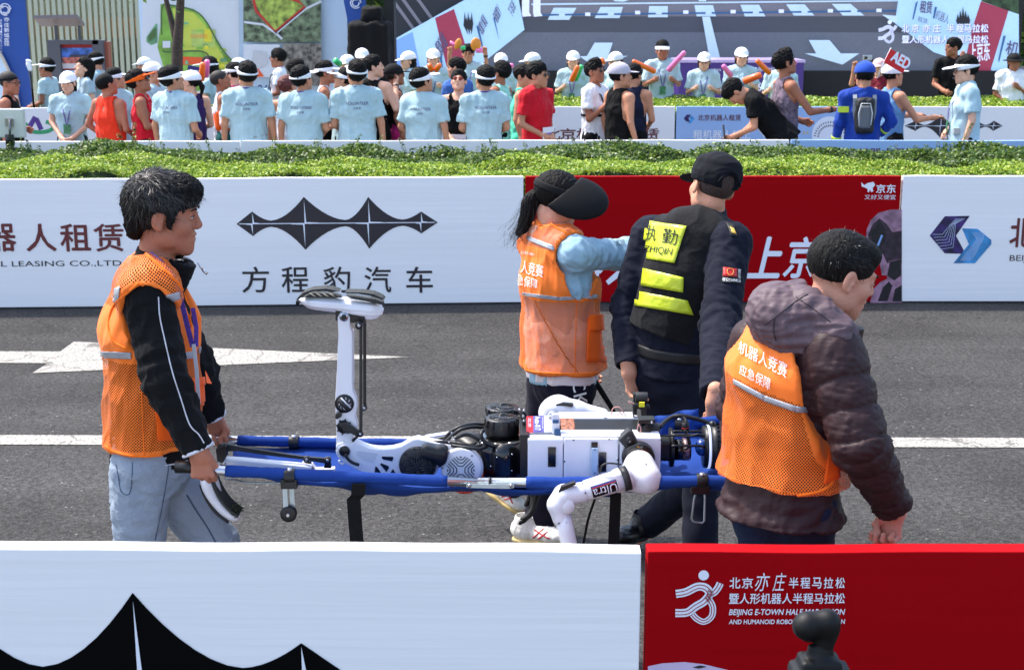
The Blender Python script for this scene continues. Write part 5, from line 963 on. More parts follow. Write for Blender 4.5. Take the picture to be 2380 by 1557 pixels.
J, r, _ = pp(2078,150,15.7,-72,'runner in dusty blue sleeveless top and white cap stretching his arms forward','tank',LBL,arms=('reach','reach'),hair='crop',hairm=HAIR,hat='cap',hm=CAPW,skin=1,hp=-8,group=RG,bottom=.4,face=True)
fl_ = thing('flag', 'small red hand flag reading AED behind the runner in dusty blue', 'flag', tuple(P(2064,155,15.3))); FR_ = mat('flag_red', (214,28,34), .6, bump=.1)
q4 = [P(u, v, 15.3) for u, v in ((2070,114),(2116,141),(2098,171),(2054,146))]; MB().prism(q4, (0,.004,0)).build('flag_cloth', FR_, fl_); MB().tube([P(2071,112,15.32), P(2050,156,15.32), P(2040,182,15.4)], .006).build('flag_pole', WHT, fl_)
r_ = nrm(q4[1]-q4[0]); u_ = nrm(q4[0]-q4[3]); fit_text('AED', q4[3]+r_*.05+u_*.055-np.array([0,.004,0]), r_, u_, .2, .105, INK_W, fl_, bold=.06)
J, r, _ = pp(2246,135,15.2,84,'volunteer with white visor, glasses and headset microphone, facing left at right edge','tee',arms=('belly','down'),hair='short',hat='visor',hy=4,hp=4,skin=0,acc=('glasses','lanyard'),group=VG,L=.036,sleeve=.75,hsc=1.1,face=True,hem=.13)
watch(J, 1, r); T = lambda x, y, z: J['head']+J['Rh']@(np.array([x,y,z])*J['hs']); MB().tube([T(.08,.0,-.01), T(.075,.05,-.045), T(.045,.105,-.06)], .0022, n=5).build('headset_boom', GLS, r); MB().tube([T(.05,.1,-.06), T(.036,.115,-.062)], .009, n=8).build('microphone', GLS, r)
MB().box((-.04,-.03,-.03),(.04,.03,.03), R=J['Rt'], c=J['wai']+J['lat']*-.12+J['fwd']*.1-J['upv']*.05).build('waist_pouch', mat('pouch_grey', (170,176,172), .5), r)
# -- supporters behind the far hedge
J, r, _ = pp(106,139,21.0,80,'volunteer in visor by the notice board looking down at a phone on a stick','tee',arms=('work','work'),hair='short',hat='visor',skin=2,hp=-4,hy=-4,acc=('lanyard',),group=SG,face=True,hsc=1.15); w0 = J['wr'][0]
st2 = thing('selfie_stick', 'black selfie stick with white gimbal head at left', 'selfie stick', tuple(P(76,235,20.8))); MB().tube([P(68,160,20.7), P(74,200,20.7), P(80,262,20.7)], .016).build('stick', GLS, st2); S = SDF(.01); S.u(cone(P(66,150,20.7), P(70,162,20.7), .035, .03)); S.u(cone(P(64,142,20.7), P(70,144,20.7), .025)); put('gimbal_head', S.mesh(.008), CAPW, st2)
tag(MB().box((-.04,-.07,-.006),(.04,.07,.006), R=Rx(.4), c=w0+np.array([-.08,-.02,.02])).build('mobile_phone', GLS), 'phone held flat by the visor volunteer near the notice board', 'phone')
pp(194,136,20.4,120,'woman with black hair over her face leaning left in grey open shirt','tee',GREYJ,arms=('down','down'),hair='long',skin=0,hp=-26,acc=('lanyard0',),group=SG,lean=8,hsc=1.25,face=False)
pp(221,126,21.0,76,'volunteer in white visor looking up to the left behind the leaning woman','tee',hat='visor',arms=('down','down'),hp=12,skin=1,group=SG,face=True,hsc=1.15)
pp(333,136,21.5,84,'short-haired supporter in white cap peeking left of the white-cap man','tee',hat='cap',arms=('down','down'),skin=1,group=SG,face=True)
pp(484,136,20.6,84,'woman with dark bob and white visor behind pink and orange balloon sticks','tee',hat='visor',hair='bob',arms=('stick','stick'),skin=0,group=SG,hsc=1.2)
pp(552,138,20.5,90,'white-cap supporter half hidden above the glasses man','tee',hat='cap',arms=('down','down'),group=SG,hair=None)
J, r, _ = pp(645,115,21.2,92,'man in glasses and white t-shirt with backpack straps looking left','tee',WB,arms=('work','work'),hair='short',hy=-14,skin=2,acc=('glasses',),group=SG,face=True,hsc=1.15)
for q in (-1,1): MB().ribbon([J['neck']+J['lat']*q*.1*J['m']+J['upv']*.0, J['upc']+J['fwd']*.115+J['lat']*q*.1, J['che']+J['fwd']*.15+J['lat']*q*.11-J['upv']*.1], .035, J['lat'], .01).build('backpack_strap', BLK, r)
pp(690,139,18.0,-92,'dark-haired man in profile looking right between the backpack man and a volunteer','tee',GREYJ,hair='short',arms=('down','down'),skin=3,group=RG,face=True,hsc=1.1)
for (u, v, y, yw, lb, hr_, ar, ac) in ((806,131,20.5,150,'white-capped supporter hidden behind the black and white visor runner','bob',('down','down'),()),
     (841,116,21.2,178,'white-capped supporter in front of the loudspeaker tower','bob',('down','down'),()),
     (947,123,21.3,118,'woman with long black hair and white cap turned left by the screen edge','long',('work','work'),('lanyard',)),
     (1007,117,21.4,178,'white-capped supporter crossing two orange balloon sticks in a V','bob',('stick','stick'),('lanyard',)),
     (1164,127,21.2,168,'long-haired woman in white cap holding a pink balloon stick','long',('stick','down'),('lanyard0',)),
     (1236,126,20.9,110,'white-capped supporter looking left behind the red-shirt man','bob',('down','down'),()),
     (1332,122,21.5,172,'supporter in white cap with orange and green balloon sticks together','bob',('stick','work'),('lanyard',)),
     (1430,124,21.3,135,'long-haired supporter in white cap behind the grey-cap man','long',('work','down'),()),
     (1637,125,21.6,172,'woman in white cap and glasses clapping hand rattles before the purple podium','bob',('stick','stick'),('lanyard','glasses')),
     (1724,114,21.6,180,'supporter in white cap with closed eyes before the purple podium','bob',('stick','stick'),('lanyard',)),
     (1816,127,20.9,160,'supporter in white cap hidden behind the mauve singlet runner','bob',('stick','down'),())):
    pp(u, v, y, yw, lb, 'tee', arms=ar, hair=hr_, hat='cap', acc=ac, skin=0, group=SG, hp=2, hsc=1.12, msc=None, fat=.98, L=.034, sleeve=.8)
J, r, _ = pp(1540,98,21.7,180,'tall volunteer in white visor spreading an orange and a pink balloon stick','tee',arms=('stick','stick'),hair='short',hat='visor',skin=2,acc=('lanyard',),group=SG,L=.036,sleeve=.85,hsc=1.1)
J, r, _ = pp(1088,105,21.7,178,'man in glasses raising both arms with plastic hand clappers','tee',arms=('up','up'),hair='short',acc=('lanyard','glasses'),skin=1,group=SG,L=.034,hsc=1.08); watch(J, 1, r)
# balloon sticks etc.
OS = mat('balloon_orange', (246,110,30), .25, var=.03, coat=.3); PS = mat('balloon_pink', (244,116,176), .25, var=.03, coat=.3); GS = mat('balloon_green', (52,196,110), .25, var=.03, coat=.3); BG = 'inflatable cheering sticks'
for u0, v0, u1, v1, y, m_, lb in ((1550,167,1469,141,21.4,OS,'orange balloon stick pointing up left from the tall volunteer'),(1581,168,1594,119,21.4,PS,''),):
    pass
def stick(u0, v0, u1, v1, y, m_, lb): return hold('balloon_stick', lb, 'balloon stick', P(u0,v0,y), P(u1,v1,y-.1), .04, .034, m_, BG)
stick(1524,168,1469,142,21.35,OS,'orange balloon stick pointing up left, held by the tall volunteer'); stick(1552,166,1593,120,21.35,PS,'pink balloon stick pointing up right, held by the tall volunteer')
stick(1328,190,1344,153,21.2,OS,'orange balloon stick lying beside the green one'); stick(1336,188,1353,152,21.3,GS,'green balloon stick beside an orange one, held upright')
stick(1003,165,997,150,21.0,OS,'left orange stick of the crossed V pair'); stick(1013,165,1023,150,21.0,OS,'right orange stick of the crossed V pair')
stick(1166,176,1192,150,20.8,PS,'pink balloon stick above the mint runner'); stick(1700,178,1680,152,21.2,PS,'pink balloon stick left of the crouching man head'); stick(1728,190,1770,174,15.9,OS,'low orange balloon stick behind the crouching man head')
stick(1790,172,1758,140,20.6,OS,'orange balloon stick pointing up left beside the mauve runner'); stick(1826,178,1848,141,16.0,PS,'pink balloon stick in front of the mauve runner face'); stick(790,150,778,140,18.2,GS,'green balloon stick above the big white visor'); stick(800,160,780,142,18.5,GS,'second green balloon stick behind the visor') if 0 else None
stick(468,188,472,146,18.0,OS,'upright orange balloon stick beside the light cap woman'); stick(478,180,482,140,18.4,PS,'upright pink balloon stick beside the orange one'); stick(984,158,986,150,21.1,OS,'') if 0 else None
stick(1402,148,1398,139,21.0,OS,'small orange balloon stick behind the thumbs-up runner')
cl = thing('hand_clapper', 'amber and pink clappers in the right-hand grip of the arm-raising man, over the pink handle', 'clapper', tuple(P(1104,115,21.3))); S = SDF(.02); S.u(ell(P(1106,104,21.3), (.08,.03,.1))); put('clapper_head', S.mesh(.015), mat('clapper_amber', (226,140,40), .4), cl); MB().tube([P(1106,118,21.3), P(1122,118,21.3)], .035).build('clapper_handle', PS, cl)
cl = thing('hand_clapper', 'amber, pink and green clappers above the left of the arm-raising man', 'clapper', tuple(P(1062,112,21.3))); S = SDF(.02); S.u(ell(P(1064,103,21.3), (.05,.03,.09), Ry(.4))); put('clapper_head', S.mesh(.015), mat('clapper_amber', (226,140,40), .4), cl); MB().tube([P(1046,98,21.3), P(1066,110,21.3)], .02).build('clapper_handle', PS, cl); MB().tube([P(1070,112,21.3), P(1082,112,21.3)], .03).build('clapper_grip', GS, cl)
pl_ = thing('placard', 'small navy hand placard with white characters behind the light cap woman', 'placard', tuple(P(452,160,18.2))); MB().prism([P(u,v,18.2) for u,v in ((437,152),(471,158),(470,182),(434,178))], (0,.01,0)).build('placard_face', mat('placard_navy', (30,34,110), .5), pl_); fit_text('北京', P(440,176,18.18), (1,0,-.12), (0,0,1), .12, .08, INK_W, pl_, bold=.03)
# people at right behind the hedge
J, r, _ = pp(2216,90,21.4,172,'man in black polo shirt standing before the screen, head turned right with a raised hand','tee',BLK,arms=('work',((.26,.06,1.2),(.12,.22,1.46),(0,-1,0),.9)),hair='short',hy=-70,skin=2,group=SG,fat=1.08,face=True,hsc=1.05,sleeve=.7,crouchmax=0)
pp(2043,139,20.8,150,'woman in maroon top and pale pink cap behind the blue-jacket marshal','tee',MAR,arms=('chest','down'),hair='bob',hat='cap',hm=PINKC,skin=0,group=SG)
pp(2022,140,21.4,176,'person holding up a camera behind the blue-jacket marshal','tee',MAR,arms=('up','face'),hair='short',skin=1,group=SG)
S = thing('camera', 'silver compact camera raised above the blue cap', 'camera', tuple(P(2012,138,20.6))); MB().box((-.06,-.02,-.035),(.06,.02,.035), c=P(2016,135,20.6), R=np.eye(3)).build('camera_body', mat('silver', (190,190,196), .3, metal=.6), S, bevel=.004); MB().cyl(P(2013,135,20.58), P(2013,135,20.52), .02).build('lens', GLS, S)
pp(2358,126,21.2,178,'woman in black bucket hat and white t-shirt at the right edge','tee',WB,arms=('clasp','chest'),hair='bob',hat='bucket',hm=BKCAP,skin=2,group=SG,fat=1.15,L=.04,sleeve=.85,hsc=1.12)
pp(1068,0+150,18.2,-170,'','tee') if 0 else None
# -- white antenna panel on a tripod, left edge
an = thing('antenna_panel', 'square white antenna panel on a black tripod at the left edge', 'antenna', tuple(P(28,355,13.7))); W_P = mat('panel_ivory', (206,208,200), .45, var=.05); y = 13.6
a = P(-16,321,y); b = P(52,254,y); MB().box((a[0],y,a[2]),(b[0],y+.08,b[2])).build('panel', W_P, an, bevel=.012); a = P(14,294,y-.01); b = P(30,276,y-.01); MB().box((a[0],y-.03,a[2]),(b[0],y,b[2])).build('mount_plate', mat('plate_grey', (150,146,138), .4, metal=.5), an)
MB().tube([P(23,278,y-.04), P(23,325,y-.04)], .012).build('mast', mat('steel_grey', (120,120,122), .35, metal=.7), an)
hub = P(23,328,y); TB = mat('tripod_black', (22,22,24), .5)
MB().cyl(hub+np.array([0,0,-.04]), hub+np.array([0,0,.06]), .04).build('tripod_head', TB, an)
for dx, dy in ((-.28,-.05),(.3,-.1),(.02,.25)): MB().tube([hub, np.array([hub[0]+dx, y+dy, .12])], [.022,.014]).build('leg', TB, an)
# ================================================================== FOREGROUND PEOPLE
CAMO = Vector((0,0,CAM_H))
def hit(U, V, B, off=.002):
    p = Vector(P(U, V, 4.0)); d = (p-CAMO).normalized(); h = B.ray_cast(CAMO, d)
    if h[0] is None: return None
    n = h[1] if h[1].dot(d) < 0 else -h[1]; return np.array(h[0]+n*off)
def wrap(name, quad, B, m, root, off=.003, nx=10, ny=8, thick=True):
    """cloth patch lying on a garment: quad = 4 photo corners"""
    q = np.array(quad, float); V = []; ok = {}; F = []; last = None
    for j in range(ny+1):
        for i in range(nx+1):
            a, b = i/nx, j/ny; uv = (q[0]*(1-a)+q[1]*a)*(1-b)+(q[3]*(1-a)+q[2]*a)*b; h = hit(uv[0], uv[1], B, off)
            if h is not None: ok[(i,j)] = len(V); V.append(h)
    for j in range(ny):
        for i in range(nx):
            k = [(i,j),(i+1,j),(i+1,j+1),(i,j+1)]
            if all(x in ok for x in k):
                pts = [V[ok[x]] for x in k]
                if max(np.linalg.norm(pts[a]-pts[(a+1)%4]) for a in range(4)) < .09: F.append([ok[x] for x in k])
    if not F: return None
    me = bpy.data.meshes.new(name); me.from_pydata([tuple(map(float, v)) for v in V], [], F); o = link(name, me, m, root, True)
    s = o.modifiers.new('s', 'SOLIDIFY'); s.thickness = .002; s.offset = 0; return o
def wline(name, pts, B, r, m, root, n=6, off=.001, sm=8):
    q = smoothp(pts, sm) if sm else pts; L = [hit(a[0], a[1], B, off) for a in q]; L = [x for x in L if x is not None]
    run = []; last = None; o = None
    for x in L+[None]:
        if x is not None and (last is None or np.linalg.norm(x-last) < .07): run.append(x)
        else:
            if len(run) > 2: o = MB().tube(run, r, n).build(name, m, root)
            run = [x] if x is not None else []
        last = x
    return o
def wtext(s, quad, B, m, root, bold=0, off=.003, name='lettering'):
    """quad: photo corners tl,tr,br,bl of the text box, laid onto the cloth"""
    me, co = text_mesh(s); lo, hi = co.min(0), co.max(0); q = np.array(quad, float)
    me.vertices.foreach_set('co', co.ravel()); bm = bmesh.new(); bm.from_mesh(me); bmesh.ops.triangulate(bm, faces=bm.faces)
    e = [x for x in bm.edges if x.calc_length() > .3]
    if e: bmesh.ops.subdivide_edges(bm, edges=e, cuts=1); bmesh.ops.triangulate(bm, faces=bm.faces)
    pr = None; kill = []
    for v in bm.verts:
        a = (v.co.x-lo[0])/(hi[0]-lo[0]); b = 1-(v.co.y-lo[1])/(hi[1]-lo[1]); uv = (q[0]*(1-a)+q[1]*a)*(1-b)+(q[3]*(1-a)+q[2]*a)*b; h = hit(uv[0], uv[1], B, off)
        if h is None: kill.append(v)
        else: v.co = h
    bmesh.ops.delete(bm, geom=kill, context='VERTS'); bm.to_mesh(me); bm.free(); me.materials.clear(); return link(name, me, m, root)
def vestmat(name, rgb=(255,122,40)):
    """hi-vis vest: solid cloth / perforated mesh by height attribute, holes are real transparency"""
    m = bpy.data.materials.new(name); m.use_nodes = True; n = m.node_tree.nodes; L = m.node_tree.links; b = n['Principled BSDF']; b.inputs['Roughness'].default_value = .6; b.inputs['Specular IOR Level'].default_value = .25
    b.inputs['Sheen Weight'].default_value = .1
    A = lambda s: (lambda k: (setattr(k, 'attribute_name', s), k)[1])(n.new('ShaderNodeAttribute'))
    am, uvw = A('meshy'), A('pat'); vo = n.new('ShaderNodeTexVoronoi'); vo.voronoi_dimensions = '2D'; vo.inputs['Scale'].default_value = 1; vo.inputs['Randomness'].default_value = .0; L.new(uvw.outputs['Vector'], vo.inputs[0])
    lt = n.new('ShaderNodeMath'); lt.operation = 'LESS_THAN'; lt.inputs[1].default_value = .36; L.new(vo.outputs['Distance'], lt.inputs[0])
    g = n.new('ShaderNodeMath'); g.operation = 'GREATER_THAN'; g.inputs[1].default_value = .5; L.new(am.outputs['Fac'], g.inputs[0]); mu = n.new('ShaderNodeMath'); mu.operation = 'MULTIPLY'; L.new(lt.outputs[0], mu.inputs[0]); L.new(g.outputs[0], mu.inputs[1])
    tr = n.new('ShaderNodeBsdfTransparent'); mx = n.new('ShaderNodeMixShader'); L.new(mu.outputs[0], mx.inputs[0]); L.new(b.outputs[0], mx.inputs[1]); L.new(tr.outputs[0], mx.inputs[2]); L.new(mx.outputs[0], n['Material Output'].inputs[0])
    tc = n.new('ShaderNodeTexCoord'); nz = n.new('ShaderNodeTexNoise'); nz.inputs['Scale'].default_value = 6; nz.inputs['Detail'].default_value = 4; L.new(tc.outputs['Object'], nz.inputs[0]); c = lin(rgb)
    cm = n.new('ShaderNodeMix'); cm.data_type = 'RGBA'; L.new(nz.outputs[0], cm.inputs[0]); cm.inputs[6].default_value = (*[x*.86 for x in c], 1); cm.inputs[7].default_value = (*[min(1, x*1.12) for x in c], 1); L.new(cm.outputs[2], b.inputs['Base Color'])
    bp = n.new('ShaderNodeBump'); bp.inputs['Strength'].default_value = .35; bp.inputs['Distance'].default_value = .008; n2 = n.new('ShaderNodeTexNoise'); n2.inputs['Scale'].default_value = 11; L.new(tc.outputs['Object'], n2.inputs[0]); L.new(n2.outputs[0], bp.inputs['Height']); L.new(bp.outputs[0], b.inputs['Normal']); return m
VEST = vestmat('vest_orange'); TRIM = cloth('vest_trim', (255,118,28), bump=.1); REFL = mat('reflective_grey', (168,170,176), .35, metal=.35, var=.05, bump=.2); ORP = cloth('pocket_orange', (255,98,18)); VINK = mat('vest_print', (240,238,232), .5)
def pat(V, c, lat, fwd, up, pitch=.0068):
    r = V-np.array(c); a = np.arctan2(r@lat, r@fwd)*.19; h = r@up; k = 1/pitch; return np.stack([(a+h)*k*.707, (a-h)*k*.707, 0*a], 1)
SKF = skinmat('skin_weathered', (172,112,88)); SKM = skinmat('skin_face_warm', (204,148,124)); SKH = skinmat('skin_neck_light', (205,148,120))
BLKJ = cloth('jacket_black', (8,9,12), sheen=.02, bump=.15); NVY = cloth('navy_uniform', (14,18,34), sheen=.02, bump=.4, bscale=14); NVP = cloth('navy_sweatpants', (16,14,30), sheen=.03); PIPE = mat('piping_white', (196,196,204), .5)
def denim(nm, a, b_):
    m = mat(nm, a, .85, var=.12, scale=6, bump=.35, bscale=120, spec=.15, var2=.22); return m
JEAN = denim('denim_light', (146,158,172), 0); JEAND = denim('denim_dark', (30,40,62), 0)
def strands(name, J, n, m, root, L=.02, hw=.0006, up=.2, zmin=-.04, frontcut=True, r=(.089,.108,.094), cen=(0,-.02,.046), seed=1, flow=(0,.5,-.35), test=None):
    """loose hair strands standing off the hair mass"""
    c, R, s = J['head'], J['Rh'], J['hs']; g = np.random.default_rng(seed); V = []; Q = []; k = 0
    while k < n:
        d = nrm(g.normal(size=3)); p = np.array(cen)+d*np.array(r)*.985
        if p[2] < zmin or (p[1] > .045 and p[2] < .055) or (abs(p[0]) > .07 and p[1] > -.03 and p[2] < .035): continue
        f = nrm(np.array(flow)+g.normal(size=3)*.35+d*up*(1+g.random())); l = L*(.5+g.random()); w = nrm(np.cross(f, d))*hw; q = p.copy(); b = len(V)
        for j in range(4):
            ww = w*(1-j/3.2); V += [q-ww, q+ww]; f = nrm(f+np.array([0,.0,-.18])-d*.12*j); q = q+f*l/3
        for j in range(3): Q.append((b+2*j, b+2*j+1, b+2*j+3, b+2*j+2))
        k += 1
    V = c+(np.array(V)*s)@R.T; me = mesh_np(name, V, np.array(Q)); return tag(link(name, me, m, root), kind='stuff')
HS = mat('hair_strand', (26,22,21), .4, var=.5, scale=300, spec=.6); HSG = mat('hair_strand_grey', (92,86,80), .35, var=.4, scale=300)
def frame(lat, fwd): up = nrm(np.cross(lat, fwd)); fwd = nrm(fwd); lat = nrm(np.cross(fwd, up)); return np.stack([lat, fwd, up], 1)
def mkJ(**k): return k
def fine_body(J, root, skin, fat=1.0): put('body', body_mesh(J, .013, .0034, fat, fine=True), skin, root)
def eye_set(J, root, half_open=1.0):
    c, R, z = J['head'], J['Rh'], J['hs']; T = lambda x, y, zz: c+R@(np.array([x,y,zz])*z)
    for q in (-1,1):
        S = SDF(.002); S.u(ell(T(q*.033,.0875,.007), np.array((.0115,.0062,.0042*half_open))*z, R)); o = put('eye', S.mesh(.0016, 0), mat('eye_white', (190,178,168), .25), root)
        S = SDF(.002); S.u(ell(T(q*.0335,.091,.007), np.array((.0052,.0042,.0044*half_open))*z, R)); put('iris', S.mesh(.0014, 0), EYE, o)
        mb = MB(); mb.tube([T(q*.02,.0935,.0118), T(q*.032,.0955,.0142), T(q*.046,.0865,.0105)], [.0008,.0014,.0008], n=5); mb.build('eyelash', HAIR, root)
        mb = MB(); mb.tube([T(q*.017,.0985,.030), T(q*.031,.0975,.0335), T(q*.05,.086,.029)], [.0022*z,.0034*z,.0014*z], n=6); mb.build('eyebrow', HAIR, root)
# ---------------------------------------------------------------- man at left
Y0 = 4.72
J = mkJ(m=1.0, hs=1.06, lat=V3(0,-1,0), fwd=V3(1,0,0), upv=V3(0,0,1), head=P(383,503,Y0), neck=P(362,612,Y0), upc=P(350,668,Y0), che=P(350,765,Y0), wai=P(356,920,Y0), pel=P(352,1030,Y0),
        sh=[P(343,684,4.55), P(362,672,4.92)], el=[P(384,882,4.46), P(455,860,4.98)], wr=[P(463,1050,4.425), P(492,968,5.03)], hip=[P(328,1085,4.63), P(362,1085,4.82)], kn=[P(322,1330,4.64), P(500,1262,4.82)],
        an=[P(265,1600,4.66), P(520,1560,4.84)], toe=[P(330,1650,4.66), P(610,1610,4.84)], pn=[V3(0,1,0), V3(0,-1,0)], cu=[1.25,1.25], hd=[V3(.1,0,-1), V3(.35,0,-1)])
J['Rh'] = frame(V3(0,-1,0), nrm(V3(1,.05,-.08))); J['Rt'] = frame(V3(0,-1,0), V3(1,0,0))
JL = J; LM = thing('person', 'man with bushy dark hair in orange mesh vest over black jacket and light jeans, carrying the left end of the stretcher', 'person', (float(J['pel'][0]), Y0, 0))
LM['label'] = 'bushy-haired man in orange mesh vest, black jacket and light jeans gripping the stretcher left end'
fine_body(J, LM, SKF)
# ears/jaw are part of the body; hair mass and strands
def man_hair(J, root, h=.004):
    c, R, s = J['head'], J['Rh'], J['hs']; T = lambda x, y, z: c+R@(np.array([x,y,z])*s); S = SDF(.02*s)
    S.u(ell(T(0,-.024,.046), np.array((.092,.109,.096))*s, R)); S.u(ell(T(0,.028,.084), np.array((.078,.085,.052))*s, R)); S.u(ell(T(0,.07,.068), np.array((.058,.032,.042))*s, R)); S.u(ell(T(0,-.085,-.02), np.array((.06,.032,.062))*s, R))
    S.sub(ell(T(0,.112,-.058), np.array((.1,.082,.1))*s, R), .012*s); S.sub(ell(T(0,.02,-.125), np.array((.12,.085,.1))*s, R), .01*s)
    for q in (-1,1):
        S.sub(ell(T(q*.098,.006,-.012), np.array((.034,.032,.042))*s, R), .006*s); S.u(ell(T(q*.077,.03,.0), np.array((.006,.012,.03))*s, R), .008)
    S.cut(half(T(0,-.06,-.085), R@np.array([0,-.3,-1.])), .01)
    return S.mesh(h, 0, lambda V: .0045*wob(V, 130, 5, (1,1,.4))+.003*wob(V, 330, 8, (1,1,.3)))
put('hair', man_hair(J, LM), HAIR, LM); strands('hair_strands', J, 6500, HS, LM, L=.036, r=(.096,.112,.098), cen=(0,-.022,.052), up=.12, flow=(0,.5,-.3), hw=.0006); strands('grey_strands', J, 260, HSG, LM, L=.03, r=(.097,.113,.099), cen=(0,-.022,.052), up=.15, flow=(0,.3,-.3), hw=.0007, seed=4)
strands('fringe_strands', J, 420, HS, LM, L=.03, r=(.06,.034,.044), cen=(0,.07,.069), zmin=.03, up=.1, flow=(0,.35,-.8), hw=.0008, seed=9)
eye_set(J, LM, .8)
def jacket_mesh(J, h, L, hem, amp, seed, ra=(.074,.07,.056), cuff=.9, fat=1.0, collar=True, k=.03, dep=1.0):
    S = SDF(k); up = J['upv']; lat = J['lat']; e = J['pel']-up*hem
    S.u(capf(fcone(J['wai'], e, .16*fat+L, (.12*fat+L)*dep, .165*fat+L, (.13*fat+L)*dep, lat), e, -up)); S.u(fcone(J['wai'], J['che'], .158*fat+L, (.12*fat+L)*dep, .17*fat+L, (.125*fat+L)*dep, lat)); S.u(fcone(J['che'], J['upc'], .165*fat+L, (.12*fat+L)*dep, .14*fat+L, (.085*fat+L)*dep, lat)); S.u(cone(J['sh'][0], J['sh'][1], .06+L*.7))
    for q in (0,1):
        S.u(cone(J['neck'], J['sh'][q], .05, .058)); S.u(cone(J['sh'][q], J['el'][q], ra[0], ra[1]), .03); w = J['el'][q]+(J['wr'][q]-J['el'][q])*cuff; S.u(capf(cone(J['el'][q], w, ra[1], ra[2]), w, w-J['el'][q]), .02)
        d = nrm(w-J['el'][q]); S.sub(cone(w-d*.02, w+d*.03, ra[2]-.014), .004)
    els = J['el']
    def disp(V):
        d = amp*(folds(V, 9, seed, (1,1,.6))*.6+.5*folds(V, 19, seed+1, (1,1,.8)))
        for q in (0,1):
            r = np.linalg.norm(V-els[q], axis=1); ax = nrm(J['wr'][q]-J['sh'][q]); t = (V-els[q])@ax; d = d+.006*np.sin(t*95+3*wob(V, 8, 3))*np.exp(-(r/.11)**2)
        return d
    return S, disp
S, dp = jacket_mesh(J, 0, .006, .055, .008, 3, ra=(.082,.072,.05), cuff=.97); T = lambda x, y, z: J['head']+J['Rh']@(np.array([x,y,z])*J['hs'])
S.u(capf(cone(P(360,640,Y0), P(380,584,Y0), .078, .074), P(384,588,Y0), V3(.28,0,1)), .02); S.u(capf(cone(P(395,650,Y0), P(416,600,Y0), .055, .062), P(420,604,Y0), V3(.45,0,1)), .02); S.sub(cone(P(385,625,Y0), P(396,560,Y0), .062, .07), .004)
JV = S.mesh(.0055, 1, dp); put('jacket', JV, BLKJ, LM); JB = bvh(JV)
wline('sleeve_piping', [(368,690),(372,740),(385,800),(402,870),(418,920),(440,985),(462,1010),(474,1030)], JB, .0022, PIPE, LM); wline('collar_piping', [(336,572),(352,580),(375,590),(400,602),(428,606)], JB, .0035, PIPE, LM); wline('collar_edge', [(428,600),(446,604),(462,612)], JB, .004, PIPE, LM)
MB().cyl(P(460,611,4.7), P(471,628,4.7), .003).cyl(P(471,628,4.7), P(482,637,4.7), .004, .005).build('zip_pull', mat('zip_metal', (200,200,200), .25, metal=1), LM)
w_ = J['el'][0]+(J['wr'][0]-J['el'][0])*.97; d_ = nrm(J['wr'][0]-J['el'][0]); MB().lathe(w_-d_*.006, d_, [(0,.0515),(.004,.0545),(.009,.0545),(.012,.051),(.012,.04)], 28).build('cuff_band', PIPE, LM)
w_ = J['el'][1]+(J['wr'][1]-J['el'][1])*.97; d_ = nrm(J['wr'][1]-J['el'][1]); MB().lathe(w_-d_*.006, d_, [(0,.0515),(.004,.0545),(.009,.0545),(.012,.051),(.012,.04)], 28).build('cuff_band', PIPE, LM)
wline('hem_piping', [(268,1070),(300,1079),(350,1083),(400,1079),(436,1070)], JB, .003, PIPE, LM, off=-.001)
def vest_mesh(J, h, L, hem, holes, necks, zs, amp, seed, dep=1.0, wide=1.0, flare=.0, k=.04, fat=1.0, shr=.07):
    """holes/necks: prims cut away; zs = (solid below z0.., above z1..) mesh zones"""
    S = SDF(k); up = J['upv']; lat = J['lat']; e = J['pel']-up*hem
    S.u(capf(fcone(J['wai'], e, (.16*fat+L)*wide, (.12*fat+L)*dep, (.165*fat+L+flare)*wide, (.13*fat+L+flare)*dep, lat), e, -up)); S.u(fcone(J['wai'], J['che'], (.16*fat+L)*wide, (.12*fat+L)*dep, (.17*fat+L)*wide, (.125*fat+L)*dep, lat)); S.u(fcone(J['che'], J['upc'], (.168*fat+L)*wide, (.12*fat+L)*dep, .145*fat+L, (.085*fat+L)*dep, lat)); S.u(cone(J['sh'][0], J['sh'][1], .06+L*.8))
    for q in (0,1): S.u(cone(J['neck'], J['sh'][q], .062, shr))
    for p in holes+necks: S.sub(p, .006)
    V, Q = S.mesh(h, 1, lambda V: amp*(folds(V, 6, seed, (1,1,.35))*.7+.5*folds(V, 13, seed+1, (1,1,.6))))
    tr = np.full(len(V), 1.0)
    for f, a, b in holes+necks: tr = np.minimum(tr, np.abs(f(V[:,0], V[:,1], V[:,2])))
    tr = np.minimum(tr, np.abs((V-e)@up)); hz = V[:,2]
    meshy = np.where((hz < zs[0]) | (hz > zs[1]), 1.0, 0.0); meshy = np.minimum(1, np.maximum(0, np.maximum((zs[0]-hz)/.004+.5, (hz-zs[1])/.004+.5))); meshy = np.where(tr < .014, 0, meshy)
    return (V, Q), {'meshy': meshy, 'pat': pat(V, J['che'], lat, J['fwd'], up)}
zb = P(0,818,4.6)[2]; hole = ell(P(333,752,4.43), (.11,.11,.118)); VV, at = vest_mesh(J, .006, .026, -.016, [hole, cone(J['sh'][0]*.68+J['el'][0]*.32-V3(0,.02,0), J['el'][0], .1, .085), cone(J['sh'][1], J['el'][1], .085, .08)], [cone(P(372,596,Y0), P(392,590,Y0), .088, .088), cone(P(405,620,Y0), P(482,800,Y0), .075, .03)], (P(0,834,4.6)[2], P(0,712,4.6)[2]), .009, 5, shr=.097)
put('safety_vest', VV, VEST, LM, at); VB = bvh(VV)
